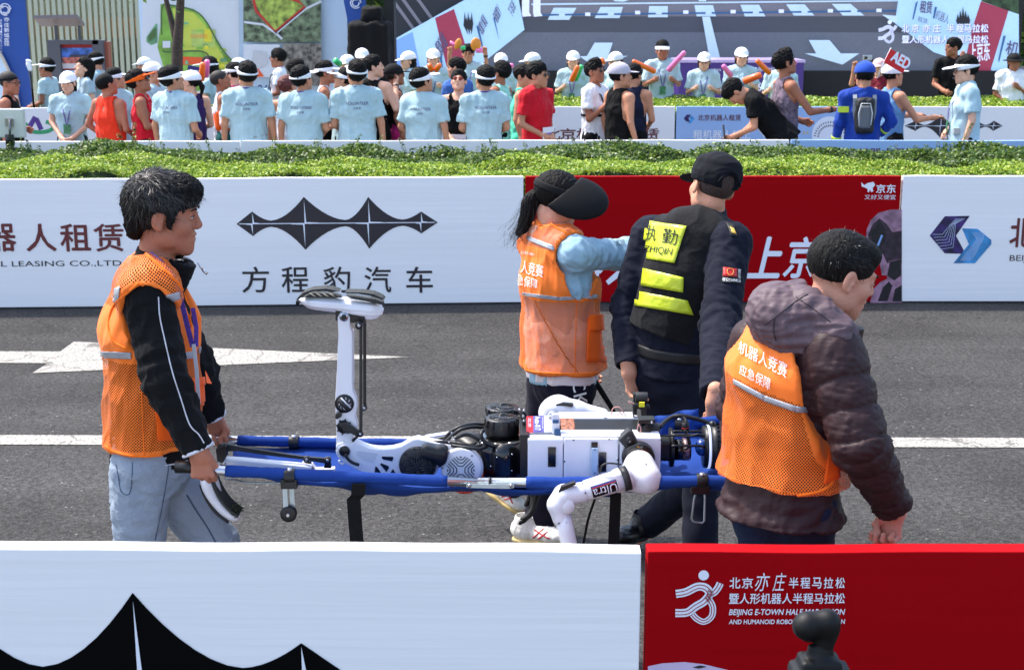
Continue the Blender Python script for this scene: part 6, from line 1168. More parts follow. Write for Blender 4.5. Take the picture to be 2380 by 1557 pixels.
wline('vest_piping', [(322,658),(298,678),(272,700),(258,724),(252,760),(262,790),(285,806),(305,812)], VB, .0042, TRIM, LM); wline('vest_piping', [(326,660),(350,672),(372,690),(392,720),(408,750),(418,790)], VB, .0042, TRIM, LM); wline('vest_piping', [(334,585),(352,602),(376,622),(400,645),(420,668),(432,700),(444,760)], VB, .0045, TRIM, LM)
wline('vest_hem', [(243,1034),(262,1048),(300,1058),(340,1061),(390,1056),(430,1046)], VB, .0042, TRIM, LM, off=-.001)
for q in (((236,816),(306,819),(306,834),(236,831)), ((416,820),(446,816),(446,832),(416,836)), ((460,808),(474,800),(474,812),(460,822)), ((386,686),(416,678),(418,694),(388,706)), ((266,672),(280,666),(276,700),(264,704))): wrap('reflective_band', q, VB, REFL, LM, .003)
wrap('vest_pocket', ((360,945),(396,990),(428,1022),(366,1024)), VB, ORP, LM, .004); wrap('vest_pocket', ((438,884),(470,878),(474,940),(446,945)), VB, ORP, LM, .005); wrap('pocket_flap', ((438,880),(472,876),(474,894),(438,896)), VB, ORP, LM, .011)
MB().prism([P(477,862,4.72), P(492,892,4.66), P(480,890,4.62)], (0,.004,0)).build('pocket_flap', ORP, LM)
wline('vest_seam', [(328,840),(330,930),(333,1010),(336,1058)], VB, .0016, TRIM, LM)
S = SDF(.03)
for q in (0,1): a, b, c = J['hip'][q], J['kn'][q], J['an'][q]; S.u(cone(a, b, .102, .078)); S.u(cone(b, c, .077, .06))
S.u(fcone(J['pel']-V3(0,0,.07), J['pel']+V3(0,0,.03), .165, .13, .16, .125, J['lat']))
JN = S.mesh(.009, 1, lambda V: .006*folds(V, 11, 4, (1,1,.9))*np.exp(-((V[:,2]-.72)/.2)**2)+.003*folds(V, 24, 7)); put('jeans', JN, JEAN, LM); NB_ = bvh(JN); SEAM = mat('denim_seam', (70,86,108), .8)
wline('jeans_seam', [(392,1080),(388,1110),(376,1180),(360,1255)], NB_, .0018, SEAM, LM); wline('jeans_seam', [(434,1150),(455,1185),(482,1225),(502,1262)], NB_, .0028, SEAM, LM)
wline('jeans_pocket', [(270,1080),(276,1110),(282,1142),(300,1148),(306,1120),(308,1074)], NB_, .0016, SEAM, LM, sm=3)
VIO = mat('lanyard_purple', (74,48,140), .5, var=.25, scale=120)
def lany(pts, w, ys): return MB().ribbon([P(u, v, y) for (u, v), y in zip(pts, ys)], w, V3(1,0,.2), .002)
lany([(348,588),(372,606),(396,632),(412,664),(424,710),(436,760),(448,806)], .016, (4.63,4.6,4.6,4.6,4.59,4.585,4.58)).build('lanyard', VIO, LM); lany([(448,716),(456,760),(456,806)], .014, (4.66,4.62,4.585)).build('lanyard', VIO, LM)
MB().ribbon([P(450,800,4.575), P(457,860,4.575), P(462,940,4.57)], .012, V3(1,0,.1), .004).build('lanyard_clip', PIPE, LM)
# ---------------------------------------------------------------- woman pointing
Y1 = 6.05; yw = deg(-62); fw = V3(-math.sin(yw), math.cos(yw), 0); lt = V3(math.cos(yw), math.sin(yw), 0)
def off(p, a, b=0, c=0): return p+lt*a+fw*b+V3(0,0,c)
J = mkJ(m=.95, hs=.98, lat=lt, fwd=fw, upv=V3(0,0,1), head=P(1297,470,Y1), neck=P(1283,535,Y1), upc=P(1292,585,Y1), che=P(1298,655,Y1), wai=P(1302,770,Y1), pel=P(1306,865,Y1), pn=[V3(0,0,-1), lt], cu=[.25,.6], hd=[None,None])
J['sh'] = [off(J['upc'], .155, .0, .01), off(J['upc'], -.15, .0, .01)]; J['el'] = [P(1455,592,6.1), off(J['che'], -.2, .02, -.26)]; J['wr'] = [P(1600,552,6.3), off(J['pel'], -.16, .16, -.02)]
J['hip'] = [off(J['pel'], .08, 0, -.05), off(J['pel'], -.08, 0, -.05)]; J['kn'] = [P(1292,1060,6.0), P(1252,1062,6.1)]; J['an'] = [P(1250,1222,6.0), P(1188,1130,6.2)]; J['toe'] = [P(1296,1252,5.95), P(1215,1190,6.2)]
J['Rh'] = frame(nrm(V3(math.cos(deg(-92)), math.sin(deg(-92)), 0)), nrm(V3(-math.sin(deg(-92)), math.cos(deg(-92)), -.42))); J['Rt'] = frame(lt, fw)
WM = thing('person', 'woman in black sun visor and orange vest with pale blue sleeve, arm stretched out pointing', 'person', (float(J['pel'][0]), Y1, 0)); fine_body(J, WM, SKM)
S = SDF(.02); R = J['Rh']; s = J['hs']; T = lambda x, y, z: J['head']+J['Rh']@(np.array([x,y,z])*J['hs'])
S.u(ell(T(0,-.018,.042), np.array((.086,.106,.09))*s, R)); S.sub(ell(T(0,.11,-.06), np.array((.09,.09,.1))*s, R), .01); S.sub(ell(T(0,.0,-.13), np.array((.12,.075,.1))*s, R), .01)
for q in (-1,1): S.sub(ell(T(q*.095,.004,-.008), np.array((.025,.03,.036))*s, R), .006)
hv = S.mesh(.005, 1, lambda V: .0022*wob(V, 160, 2, (1,1,.2))); hd_ = put('hair', hv, HAIR, WM)
tail = smoothp([P(1262,452,Y1), P(1245,456,Y1), P(1232,472,Y1+.01), P(1226,500,Y1+.01), P(1216,528,Y1+.02), P(1203,545,Y1+.02)], 4); S = SDF(.012)
rr = np.interp(np.linspace(0,1,len(tail)), [0,.15,.45,.8,1], [.018,.024,.032,.022,.006])
for a, b, r0, r1 in zip(tail[:-1], tail[1:], rr[:-1], rr[1:]): S.u(cone(a, b, r0, r1))
put('ponytail', S.mesh(.005, 1, lambda V: .003*wob(V, 150, 3, (1,1,.15))), HAIR, WM)
mb = MB(); g = np.random.default_rng(3)
for k in range(160):
    o = g.normal(size=3)*.012; q = [np.array(p)+o*(.4+i*.09) for i, p in enumerate(tail)]; mb.ribbon(q[2:]+[q[-1]+V3(-.01+g.normal()*.01,0,-.02)], .0009, V3(1,0,.3), .0006)
tag(mb.build('ponytail_strands', HS, WM), kind='stuff')
MB().lathe(P(1254,455,Y1), V3(-1,0,-.2), [(0,.015),(.004,.024),(.012,.026),(.02,.022),(.022,.014)], 16).build('hair_tie', mat('hair_tie_gold', (170,130,70), .4, metal=.5, var=.5, scale=90), WM)
# big black visor
BV = cloth('visor_black', (15,15,17), .7, bump=.1); S = SDF(.004); S.u(ell(T(0,-.016,.046), np.array((.093,.113,.1))*s, R)); S.cut(half(T(0,0,.036), R@V3(0,.05,-1)), .002); S.cut(half(T(0,0,.068), R@V3(0,-.05,1)), .002); put('visor_band', S.mesh(.004), BV, WM)
S = SDF(.004); nb = nrm(V3(.22,-.72,.66)); e1 = nrm(V3(.98,.16,-.12)); e1 = nrm(e1-nb*np.dot(e1, nb)); fr = np.stack([e1, np.cross(nb, e1), nb], 1); c0 = P(1338,462,6.0); S.u(ell(c0, (.142,.108,.045), fr)); S.sub(ell(c0-nb*.007, (.141,.107,.042), fr), .002); pa = P(1268,474,6.0); pb_ = P(1354,414,6.0); dd = nrm(pb_-pa); S.cut(half(pa, nrm(np.cross(V3(0,-1,0), dd))), .004); S.cut(half(c0-nb*.0, -nb), .002)
put('visor_brim', S.mesh(.004), BV, WM)
SH = cloth('shirt_lightblue', (150,182,198), bump=.5, bscale=12); S, dp = jacket_mesh(J, 0, .012, .03, .011, 11, ra=(.066,.06,.046), cuff=.97, fat=.97)
S.u(capf(cone(P(1286,548,Y1), P(1300,518,Y1), .062, .055), P(1304,516,Y1), V3(.3,0,1)), .015); S.sub(cone(P(1290,530,Y1), P(1302,490,Y1), .05, .055), .003); TV = S.mesh(.007, 1, dp); put('shirt', TV, SH, WM); SB = bvh(TV)
wtext('博汇科技', ((1430,558),(1450,556),(1452,570),(1432,572)), SB, mat('ink_dark', (60,70,80), .5), WM)
hip_shirt = SDF(.03); hz_ = J['pel']-V3(0,0,.02); hip_shirt.u(capf(fcone(J['wai'], hz_, .176, .136, .182, .142, J['lat']), hz_, V3(0,0,-1))); hip_shirt.u(fcone(J['wai'], J['che']-V3(0,0,.12), .176, .136, .166, .122, J['lat'])); put('shirt_tail', hip_shirt.mesh(.008, 1, lambda V: .005*folds(V, 12, 3)), cloth('shirt_pinkwhite', (238,224,222)), WM)
VV, at = vest_mesh(J, .007, .034, -.028, [cone(J['sh'][0]+lt*.02, J['el'][0], .092, .1), ell(P(1352,632,5.9), (.07,.12,.11)), cone(J['sh'][1], J['el'][1], .085, .08)], [cone(P(1290,530,Y1), P(1300,490,Y1), .072, .075), cone(P(1320,545,Y1-.02), P(1400,640,Y1), .05, .03)], (P(0,694,5.95)[2], P(0,572,6.0)[2]), .011, 12, fat=.95, flare=.02)
put('safety_vest', VV, VEST, WM, at); VB = bvh(VV)
for q in (((1206,678),(1300,690),(1300,698),(1206,686)), ((1300,690),(1398,683),(1398,692),(1300,698)), ((1228,548),(1290,573),(1288,583),(1226,558))): wrap('reflective_band', q, VB, REFL, WM, .004)
wrap('vest_pocket', ((1364,738),(1408,740),(1412,842),(1362,842)), VB, ORP, WM, .006); wrap('pocket_flap', ((1364,732),(1408,730),(1411,766),(1366,770)), VB, ORP, WM, .014)
wline('vest_hem', [(1208,855),(1240,864),(1300,868),(1360,868),(1416,862)], VB, .004, TRIM, WM, off=-.001); wline('vest_piping', [(1268,508),(1290,528),(1318,542),(1334,556)], VB, .004, TRIM, WM)
wtext('器人竞赛', ((1196,600),(1264,617),(1262,646),(1194,630)), VB, VINK, WM, off=.004); wtext('急保障', ((1204,636),(1252,650),(1250,672),(1202,662)), VB, VINK, WM, off=.004)
wtext('北京亦庄 机器人', ((1212,582),(1244,588),(1244,595),(1212,590)), VB, VINK, WM, off=.004); wline('vest_seam', [(1340,700),(1338,780),(1336,866)], VB, .002, TRIM, WM)
wline('umbrella_strap', [(1240,696),(1262,740),(1290,790),(1320,836),(1345,866)], VB, .0035, mat('strap_dark', (40,34,44), .7), WM, off=-.004)
PN = pants_mesh({**J, 'hip': J['hip']}, .01, 1.0, L=.02, amp=.008, seed=8); put('trousers', PN, NVP, WM); PB = bvh(PN)
wtext('CKS', ((1358,876),(1368,958),(1336,966),(1330,884)), PB, VINK, WM); 
PWH = mat('shoe_cream', (226,220,208), .6, var=.08, scale=60, bump=.3, bscale=200); PRD = mat('shoe_red', (176,28,40), .5); PGD = mat('sole_gold', (196,170,110), .6)
def shoe(heel, toe, up, root, hgt=.085, w=.042, stripe=True, m1=PWH, m2=PGD, name='shoe', nr=(1,-1)):
    h = np.array(heel, float); t = np.array(toe, float); f = nrm(t-h); u = nrm(np.array(up)-f*np.dot(up, f)); l = np.cross(f, u); L = np.linalg.norm(t-h); R_ = np.stack([l, f, u], 1)
    S = SDF(.02); S.u(ell(h+f*.045+u*.045, (w*.95,.06,.05), R_)); S.u(ell(h+f*L*.72+u*.028, (w*1.12,L*.34,.032), R_)); S.u(cone(h+f*.06+u*.03, h+f*L*.7+u*.03, w*.75, w*.72)); S.u(cone(h+f*.055+u*.05, h+f*.05+u*(hgt+.01), .036, .04)); S.sub(cone(h+f*.055+u*(hgt-.01), h+f*.05+u*(hgt+.05), .031, .036), .004); S.cut(half(h+u*.004, -u), .002)
    V, Q = S.mesh(.0045, 1, lambda V: .0015*wob(V, 120, 1)); o = put(name, (V,Q), m1, root); B = bvh((V,Q))
    S = SDF(.015); S.u(ell(h+f*.05, (w*1.0,.062,.02), R_)); S.u(ell(h+f*L*.7, (w*1.16,L*.36,.016), R_)); S.u(cone(h+f*.05, h+f*L*.75, .026, .024)); S.cut(half(h-u*.012, -u), .003); S.cut(half(h+u*.01, u), .003); put('sole', S.mesh(.005, 1), m2, root)
    if stripe:
        for sd in nr:
            for a, b in (((.42,.022),(.6,.062)),((.52,.02),(.7,.056)),((.44,.056),(.76,.03)),):
                pts = []
                for q in np.linspace(0, 1, 7):
                    o_ = h+f*L*(a[0]+(b[0]-a[0])*q)+u*(a[1]+(b[1]-a[1])*q)+l*sd*.12; hh = B.ray_cast(Vector(o_), Vector(-l*sd))
                    if hh[0] is not None: pts.append(np.array(hh[0])+l*sd*.001)
                if len(pts) > 2: MB().tube(pts, .0032, n=6).build('shoe_stripe', PRD, root)
    return o
shoe(P(1196,1250,5.98), P(1318,1262,5.88), (0,0,1), WM); shoe(P(1134,1140,6.22), P(1208,1192,6.16), (.55,0,.75), WM)
# ---------------------------------------------------------------- guard
Y2 = 5.75; yw = deg(-28); fw = V3(-math.sin(yw), math.cos(yw), 0); lt = V3(math.cos(yw), math.sin(yw), 0)
J = mkJ(m=1.02, hs=1.0, lat=lt, fwd=fw, upv=nrm(V3(.03,-.02,1)), head=P(1656,437,5.8), neck=P(1650,508,5.82), upc=P(1618,545,Y2), che=P(1602,640,Y2), wai=P(1582,770,Y2), pel=P(1572,850,Y2), pn=[V3(0,1,0), V3(.6,-.8,0)], cu=[1.2,.7], hd=[V3(0,0,-1), V3(.25,0,-1)])
J['sh'] = [P(1697,566,5.64), P(1515,550,5.88)]; J['el'] = [P(1676,752,5.48), P(1462,712,5.88)]; J['wr'] = [P(1662,930,5.035), P(1462,862,5.72)]
J['el'][0] = P(1674,750,5.42)
J['hip'] = [off(J['pel'], .09, 0, -.05), off(J['pel'], -.09, 0, -.05)]; J['kn'] = [P(1632,1082,5.6), P(1620,1120,5.75)]; J['an'] = [P(1625,1330,5.5), P(1500,1220,5.95)]; J['toe'] = [P(1680,1370,5.5), P(1460,1262,5.9)]
J['Rh'] = Ry(deg(14))@frame(nrm(V3(math.cos(deg(22)), math.sin(deg(22)), 0)), nrm(V3(-math.sin(deg(22)), math.cos(deg(22)), -.1))); J['Rt'] = frame(lt, fw)
GD = thing('person', 'security guard in navy uniform and cap seen from behind with black and yellow vest', 'person', (float(J['pel'][0]), Y2, 0)); fine_body(J, GD, SKH)
R = J['Rh']; s = J['hs']; T = lambda x, y, z: J['head']+J['Rh']@(np.array([x,y,z])*J['hs']); S = SDF(.015); S.u(ell(T(0,-.016,.034), np.array((.0795,.099,.084))*s, R)); S.sub(ell(T(0,.105,-.052), np.array((.09,.1,.1))*s, R), .01); S.sub(ell(T(0,0,-.13), np.array((.12,.1,.1))*s, R), .01)
for q in (-1,1): S.sub(ell(T(q*.095,.004,-.008), np.array((.03,.034,.04))*s, R), .006)
put('hair', S.mesh(.004, 1, lambda V: .001*wob(V, 300, 2)), mat('hair_shaved', (58,44,38), .8, var=.4, scale=200), GD)
CN = cloth('cap_navy', (13,15,22), bump=.15); S = SDF(.012); S.u(ell(T(0,-.012,.05), np.array((.097,.116,.096))*s, R)); S.u(ell(T(0,-.01,.1), np.array((.086,.1,.035))*s, R)); S.cut(half(T(0,0,.018), R@V3(0,.1,-1)), .004); S.sub(ell(T(0,-.13,.03), np.array((.035,.04,.04))*s, R), .005)
put('cap', S.mesh(.0045, 1, lambda V: .0015*folds(V, 20, 3)), CN, GD); S = SDF(.004); S.u(ell(T(0,.13,.026), np.array((.075,.075,.008))*s, R@Rx(-.3)), .004); put('cap_brim', S.mesh(.004), CN, GD)
MB().tube([T(.05*math.cos(t),-.118+.03*(1-abs(math.cos(t)))*0, .02+.045*math.sin(t)) for t in np.linspace(.1, 3.04, 12)], .004, n=6).build('cap_strap', CN, GD)
S, dp = jacket_mesh(J, 0, .012, .03, .006, 21, ra=(.082,.074,.055), cuff=.93, fat=1.02)
S.u(capf(cone(P(1645,522,5.82), P(1650,476,5.82), .072, .066), P(1650,472,5.82), V3(.25,-.1,1)), .015); S.sub(cone(P(1650,500,5.84), P(1655,450,5.84), .058, .06), .003); UV_ = S.mesh(.007, 1, dp); put('uniform_shirt', UV_, NVY, GD); UB = bvh(UV_)
PN = pants_mesh(J, .01, 1.0, L=.018, amp=.009, seed=5); put('trousers', PN, NVY, GD)
S = SDF(.01); bc = P(1577,812,Y2); S.u(fcone(bc-J['upv']*.1, bc+J['upv']*.1, .188, .15, .182, .147, J['lat'])); S.cut(half(bc+J['upv']*.022, J['upv'])); S.cut(half(bc-J['upv']*.022, -J['upv'])); put('belt', S.mesh(.006), mat('belt_black', (7,7,9), .5), GD)
VK = cloth('tactical_black', (20,20,22), bump=.3, bscale=60, sheen=.05); S = SDF(.03); L_ = .028
e_ = P(1560,775,Y2); S.u(capf(fcone(J['che'], e_, .185, .155, .178, .15, J['lat']), e_, e_-J['che'])); S.u(fcone(J['che'], J['upc'], .178, .15, .15, .118, J['lat'])); S.u(cone(J['sh'][0]*.75+J['sh'][1]*.25, J['sh'][1]*.82+J['sh'][0]*.18, .092))
for q, r in ((0,.105),(1,.08)): S.sub(cone(J['sh'][q]+(J['sh'][q]-J['sh'][1-q])*.12, J['el'][q], r, .1), .006)
S.sub(cone(J['neck']+V3(0,0,.02), J['head'], .078, .09), .006); TV = S.mesh(.006, 1, lambda V: .004*folds(V, 8, 4)); put('tactical_vest', TV, VK, GD); TB_ = bvh(TV)
YEL = mat('reflective_yellow', (204,216,44), .4, var=.06, scale=12, bump=.5, bscale=30, coat=.2); INKB = mat('vest_ink', (18,20,16), .6)
wrap('back_panel', ((1504,514),(1596,526),(1568,612),(1490,600)), TB_, YEL, GD, .004, 12, 10); wrap('yellow_stripe', ((1489,622),(1589,645),(1588,680),(1484,662)), TB_, YEL, GD, .004, 14, 5); wrap('yellow_stripe', ((1480,676),(1598,698),(1612,732),(1476,710)), TB_, YEL, GD, .004, 14, 5)
wtext('执', ((1508,524),(1531,528),(1526,562),(1502,558)), TB_, INKB, GD, off=.0075); wtext('勤', ((1546,530),(1580,536),(1574,572),(1540,566)), TB_, INKB, GD, off=.0075); wtext('ZHIQIN', ((1503,570),(1566,579),(1562,597),(1499,588)), TB_, INKB, GD, off=.0075); wtext('安', ((1596,528),(1612,530),(1604,556),(1590,552)), UB, VINK, GD, off=.004)
wrap('shoulder_board', ((1688,520),(1706,524),(1714,552),(1698,548)), UB, mat('board_black', (24,26,24), .6), GD, .006, 4, 4); wrap('gold_emblem', ((1696,530),(1706,534),(1710,548),(1700,545)), UB, mat('emblem_gold', (214,170,70), .5), GD, .01, 3, 3)
wrap('arm_patch', ((1680,622),(1720,626),(1720,660),(1678,656)), UB, mat('patch_black', (14,14,16), .6), GD, .003, 6, 5); wrap('patch_field', ((1681,623),(1711,626),(1711,645),(1680,643)), UB, mat('patch_red', (190,26,30), .5), GD, .006, 5, 4); wtext('保安CHINESE', ((1680,648),(1718,650),(1718,658),(1680,656)), UB, VINK, GD, off=.008)
wline('patch_badge', [(1690,629),(1696,626),(1702,630),(1701,638),(1696,642),(1691,638),(1690,629)], UB, .0012, mat('emblem_gold', (214,170,70), .5), GD, off=.009, sm=2); wtext('BAOAN', ((1719,628),(1719,648),(1714,648),(1714,628)), UB, VINK, GD, off=.006)
shoe(P(1498,1240,5.96), P(1432,1262,5.8), (.2,0,1), GD, stripe=False, m1=mat('shoe_black', (14,14,16), .35, bump=.2), m2=mat('sole_black', (20,20,20), .8))
# ---------------------------------------------------------------- man at right
Y3 = 4.2; yw = deg(-40); fw = V3(-math.sin(yw), math.cos(yw), 0); lt = V3(math.cos(yw), math.sin(yw), 0)
J = mkJ(m=1.04, hs=1.0, lat=lt, fwd=fw, upv=nrm(V3(.02,0,1)), head=P(1953,644,Y3), neck=P(1915,745,Y3), upc=P(1862,800,Y3), che=P(1835,880,Y3), wai=P(1822,1010,Y3), pel=P(1818,1120,Y3), pn=[V3(-.6,-.5,0), V3(0,1,0)], cu=[1.15,1.2], hd=[V3(-.15,.05,-1), V3(0,0,-1)])
J['sh'] = [off(J['upc'], .165, 0, -.0), off(J['upc'], -.165, 0, 0)]; J['sh'][0] = P(1936,822,4.08); J['sh'][1] = P(1765,800,4.34); J['el'] = [P(1998,1030,3.98), P(1728,950,4.5)]; J['wr'] = [P(2082,1182,4.12), P(1722,1072,4.43)]
J['hip'] = [off(J['pel'], .09, 0, -.06), off(J['pel'], -.09, 0, -.06)]; J['kn'] = [P(1880,1400,4.3), P(1800,1400,4.2)]; J['an'] = [P(1900,1700,4.4), P(1740,1700,4.0)]; J['toe'] = [P(1960,1720,4.5), P(1800,1730,4.1)]
hy_ = deg(-80); J['Rh'] = frame(nrm(V3(math.cos(hy_), math.sin(hy_), .0)), nrm(V3(-math.sin(hy_), math.cos(hy_), -.3))); J['Rt'] = frame(lt, fw); JR = J
RM = thing('person', 'short-haired man in dark puffer jacket with hood and orange lettered vest, right of the guard', 'person', (float(J['pel'][0]), Y3, 0)); fine_body(J, RM, SKM, .88)
R = J['Rh']; s = J['hs']; T = lambda x, y, z: J['head']+J['Rh']@(np.array([x,y,z])*J['hs']); S = SDF(.016)
S.u(ell(T(0,-.014,.048), np.array((.084,.102,.091))*s, R)); S.u(ell(T(0,.03,.082), np.array((.066,.07,.045))*s, R)); S.sub(ell(T(0,.112,-.05), np.array((.092,.084,.092))*s, R), .01); S.sub(ell(T(0,.01,-.125), np.array((.12,.09,.1))*s, R), .012)
for q in (-1,1): S.sub(ell(T(q*.096,.006,-.01), np.array((.032,.032,.044))*s, R), .006)
S.cut(half(T(0,-.06,-.052), R@V3(0,-.2,-1)), .012); put('hair', S.mesh(.004, 1, lambda V: .0006*wob(V, 260, 5)), HAIR, RM); strands('hair_strands', J, 3800, HS, RM, L=.014, r=(.084,.102,.091), cen=(0,-.014,.048), up=.1, flow=(0,.5,-.1), hw=.0005, seed=12); eye_set(J, RM, .5)
PUF = cloth('puffer_plum', (50,32,34), .55, bump=.35, bscale=30, sheen=.0, var=.08, spec=.25); HOOD = cloth('puffer_hood', (92,76,82), .55, bump=.35, bscale=26, sheen=.0, spec=.25)
S, dp = jacket_mesh(J, 0, .012, .07, .005, 31, ra=(.09,.082,.052), cuff=.94, fat=.92)
S.u(capf(cone(P(1915,790,Y3), P(1945,735,Y3), .1, .09), P(1950,742,Y3), V3(.35,.05,1)), .02); S.sub(cone(P(1935,750,Y3), P(1950,690,Y3), .068, .075), .004)
e_ = J['pel']-J['upv']*.1; S.ops.insert(0, ('u', capf(fcone(J['pel']-J['upv']*.01, e_, .168, .14, .2, .17, J['lat']), e_, -J['upv']), .03))
els = J['el']; shs = J['sh']; wrs = J['wr']
def pd(V):
    d = .003*wob(V, 30, 2)
    for q in (0,1):
        ax = nrm(els[q]-shs[q]); t = (V-shs[q])@ax; L1 = np.linalg.norm(els[q]-shs[q]); r = np.linalg.norm(V-shs[q]-np.clip(t,0,L1)[:,None]*ax, axis=1); ax2 = nrm(wrs[q]-els[q]); t2 = (V-els[q])@ax2; r2 = np.linalg.norm(V-els[q]-np.clip(t2,0,9)[:,None]*ax2, axis=1)
        tt = np.where(t < L1, t, L1+t2); w = np.exp(-np.maximum(np.minimum(r, r2)-.1, 0)/.02)*(tt > .02); d = d+w*.012*(np.abs(np.sin(tt*math.pi/.085+.25*wob(V,7,3)))**.6-.75)+.0025*w*folds(V, 24, 7, (1,1,1.5))
    lo = np.clip((J['pel'][2]-.0-V[:,2])/.05, 0, 1); return d+.008*lo*folds(V, 14, 5, (1,1,1.4))
PV = S.mesh(.006, 1, pd); put('puffer_jacket', PV, PUF, RM); PVB = bvh(PV)
S = SDF(.045); S.u(ell(P(1842,740,4.17), (.122,.085,.088), Ry(.25))); S.u(ell(P(1804,736,4.18), (.076,.088,.086), Ry(.5))); S.u(cone(P(1800,700,4.2), P(1870,684,4.22), .045, .05)); S.u(cone(P(1880,720,4.12), P(1965,768,4.06), .058, .035)); S.u(cone(P(1840,790,4.12), P(1940,790,4.06), .05, .035)); S.sub(ell(P(1920,700,4.22), (.09,.1,.085)), .02)
def hd(V):
    a = np.arctan2(V[:,0]-P(1960,700,4.2)[0], V[:,2]-P(1960,700,4.2)[2]+.2); return .011*(np.abs(np.sin(a*5.2+.3*wob(V,6,2)))**.5-.7)+.006*folds(V, 16, 5, (1,1,1.6))+.002*wob(V, 60, 3)
HV_ = S.mesh(.0055, 1, hd); put('hood', HV_, HOOD, RM); HB = bvh(HV_); SEAMP = mat('puffer_seam', (44,34,42), .7)
wline('hood_seam', [(1778,755),(1800,738),(1850,700),(1878,684)], HB, .0018, SEAMP, RM); wline('hood_seam', [(1800,738),(1798,770),(1804,792)], HB, .0018, SEAMP, RM); wline('hood_seam', [(1850,690),(1888,716),(1930,748)], HB, .0014, SEAMP, RM)
hole = [cone(J['sh'][0]+V3(.0,0,.0), J['el'][0], .115, .12), cone(J['sh'][1], J['el'][1], .105, .1), ell(P(1935,860,4.05), (.06,.1,.13))]
VV, at = vest_mesh(J, .006, .032, -.022, hole, [ell(P(1845,735,4.17), (.125,.13,.095)), cone(P(1930,760,Y3), P(1960,680,Y3), .1, .1)], (P(0,905,4.1)[2], P(0,760,4.1)[2]+.03), .009, 33, fat=.92, flare=.022)
# tilt the mesh boundary with the band, which drops towards the right side
bl = P(1708,886,4.1); br = P(1915,958,4.0); V = VV[0]; zt = bl[2]+(br[2]-bl[2])*(V[:,0]-bl[0])/(br[0]-bl[0])-.004; zu = P(1700,735,4.1)[2]-(V[:,0]-bl[0])*.1; at['meshy'] = np.where(at['meshy']*0+np.minimum(1, np.maximum((zt-V[:,2])/.004+.5, 0)) > .5, 1.0, 0.0); at['meshy'] = np.where((V[:,0] > P(1890,0,4.1)[0]) & (V[:,2] > P(0,790,4.1)[2]), 1.0, at['meshy'])
tr = np.full(len(V), 1.)
for f_, a_, b_ in hole: tr = np.minimum(tr, np.abs(f_(V[:,0], V[:,1], V[:,2])))
at['meshy'] = np.where(tr < .016, 0, at['meshy']); put('safety_vest', VV, VEST, RM, at); VB = bvh(VV)
mid = lambda a, b, t: (a[0]+(b[0]-a[0])*t, a[1]+(b[1]-a[1])*t)
for (a, b, c, d_) in (((1706,880),(1778,918),(1778,932),(1706,892)), ((1778,918),(1850,943),(1850,957),(1778,932)), ((1850,943),(1912,950),(1912,963),(1850,957)), ((1846,788),(1858,782),(1890,800),(1878,808))): wrap('reflective_band', (a,b,c,d_), VB, REFL, RM, .004, 8, 3)
wtext('机器人竞赛', ((1720,792),(1832,846),(1828,880),(1718,820)), VB, VINK, RM, off=.004); wtext('应急保障', ((1722,846),(1794,880),(1790,908),(1720,868)), VB, VINK, RM, off=.004); wtext('北京亦庄 机器人', ((1800,795),(1816,802),(1815,808),(1799,801)), VB, VINK, RM, off=.004)
wrap('vest_pocket', ((1925,1040),(1948,1046),(1950,1110),(1912,1126)), VB, ORP, RM, .005, 6, 6)
wline('vest_hem', [(1686,1110),(1700,1130),(1740,1142),(1800,1150),(1870,1150),(1925,1132),(1948,1095)], VB, .005, TRIM, RM, off=-.001); wline('vest_piping', [(1905,812),(1890,840),(1882,880),(1890,920),(1905,945)], VB, .005, TRIM, RM); wline('vest_piping', [(1702,790),(1706,770),(1730,745)], VB, .005, TRIM, RM)
PN = pants_mesh(J, .01, 1.0, L=.0, amp=.005, seed=15, fat=.9); put('jeans', PN, JEAND, RM)
# ================================================================== STRETCHER AND ROBOT
def Z3(x, y): return 778.8+x*.15582, 919.7+y*.15582
def Z1(x, y): return 1097.7+x*.17153, 890+y*.17153
def Z2(x, y): return 1409.2+x*.17153, 890+y*.17153
def Z4(x, y): return 667.5+x*.14287, 637.8+y*.14287
def ZB(x, y): return 1001.3+x*.31163, 875.2+y*.31163
def ZA(x, y): return 445+x*.4, 652.7+y*.4
def ZH(x, y): return 207.7+x*.3145, 786+y*.3145
BLUE = cloth('canvas_blue', (31,62,134), .8, bump=.5, bscale=14, sheen=.0, spec=.12); ALU = mat('aluminium', (190,194,200), .25, metal=.9, var=.05, bump=.05); ZINC = mat('zinc_steel', (168,182,184), .35, metal=.7, var=.1)
WPL = mat('robot_white', (222,222,228), .38, var=.015, scale=8, coat=.15); WSH = mat('robot_shell_grey', (196,200,208), .4, var=.03, scale=8); BPL = mat('robot_black', (13,13,14), .42, var=.15, bump=.08); BGL = mat('robot_gloss_black', (9,9,10), .18, coat=.4); DGR = mat('robot_dark_grey', (34,34,36), .55, var=.1)
CBL = mat('cable_black', (16,16,17), .45); SCR = mat('bolt_steel', (180,180,184), .25, metal=.9); ORM = mat('orange_mesh_sleeve', (226,72,40), .6, var=.4, scale=140, bump=.6, bscale=300); WEB = cloth('webbing_black', (18,18,19), .8)
NY, FY, RY = 4.45, 5.0, 4.70
ST = thing('stretcher', 'blue canvas folding stretcher with aluminium poles carried by two men, robot lying on it', 'stretcher', tuple(P(1100,1110,RY)))
nearL = [P(430,1085,NY), P(505,1093,NY), P(800,1108,NY), P(1110,1121,NY)]; nearR = [P(1110,1121,NY), P(1400,1121,NY), P(1690,1117,NY), P(1780,1116,NY)]
farL = [P(440,1016,FY), P(560,1024,FY), P(800,1030,FY), P(1105,1032,FY)]; farR = [P(1105,1032,FY), P(1350,1014,FY), P(1660,978,FY), P(1740,970,FY)]
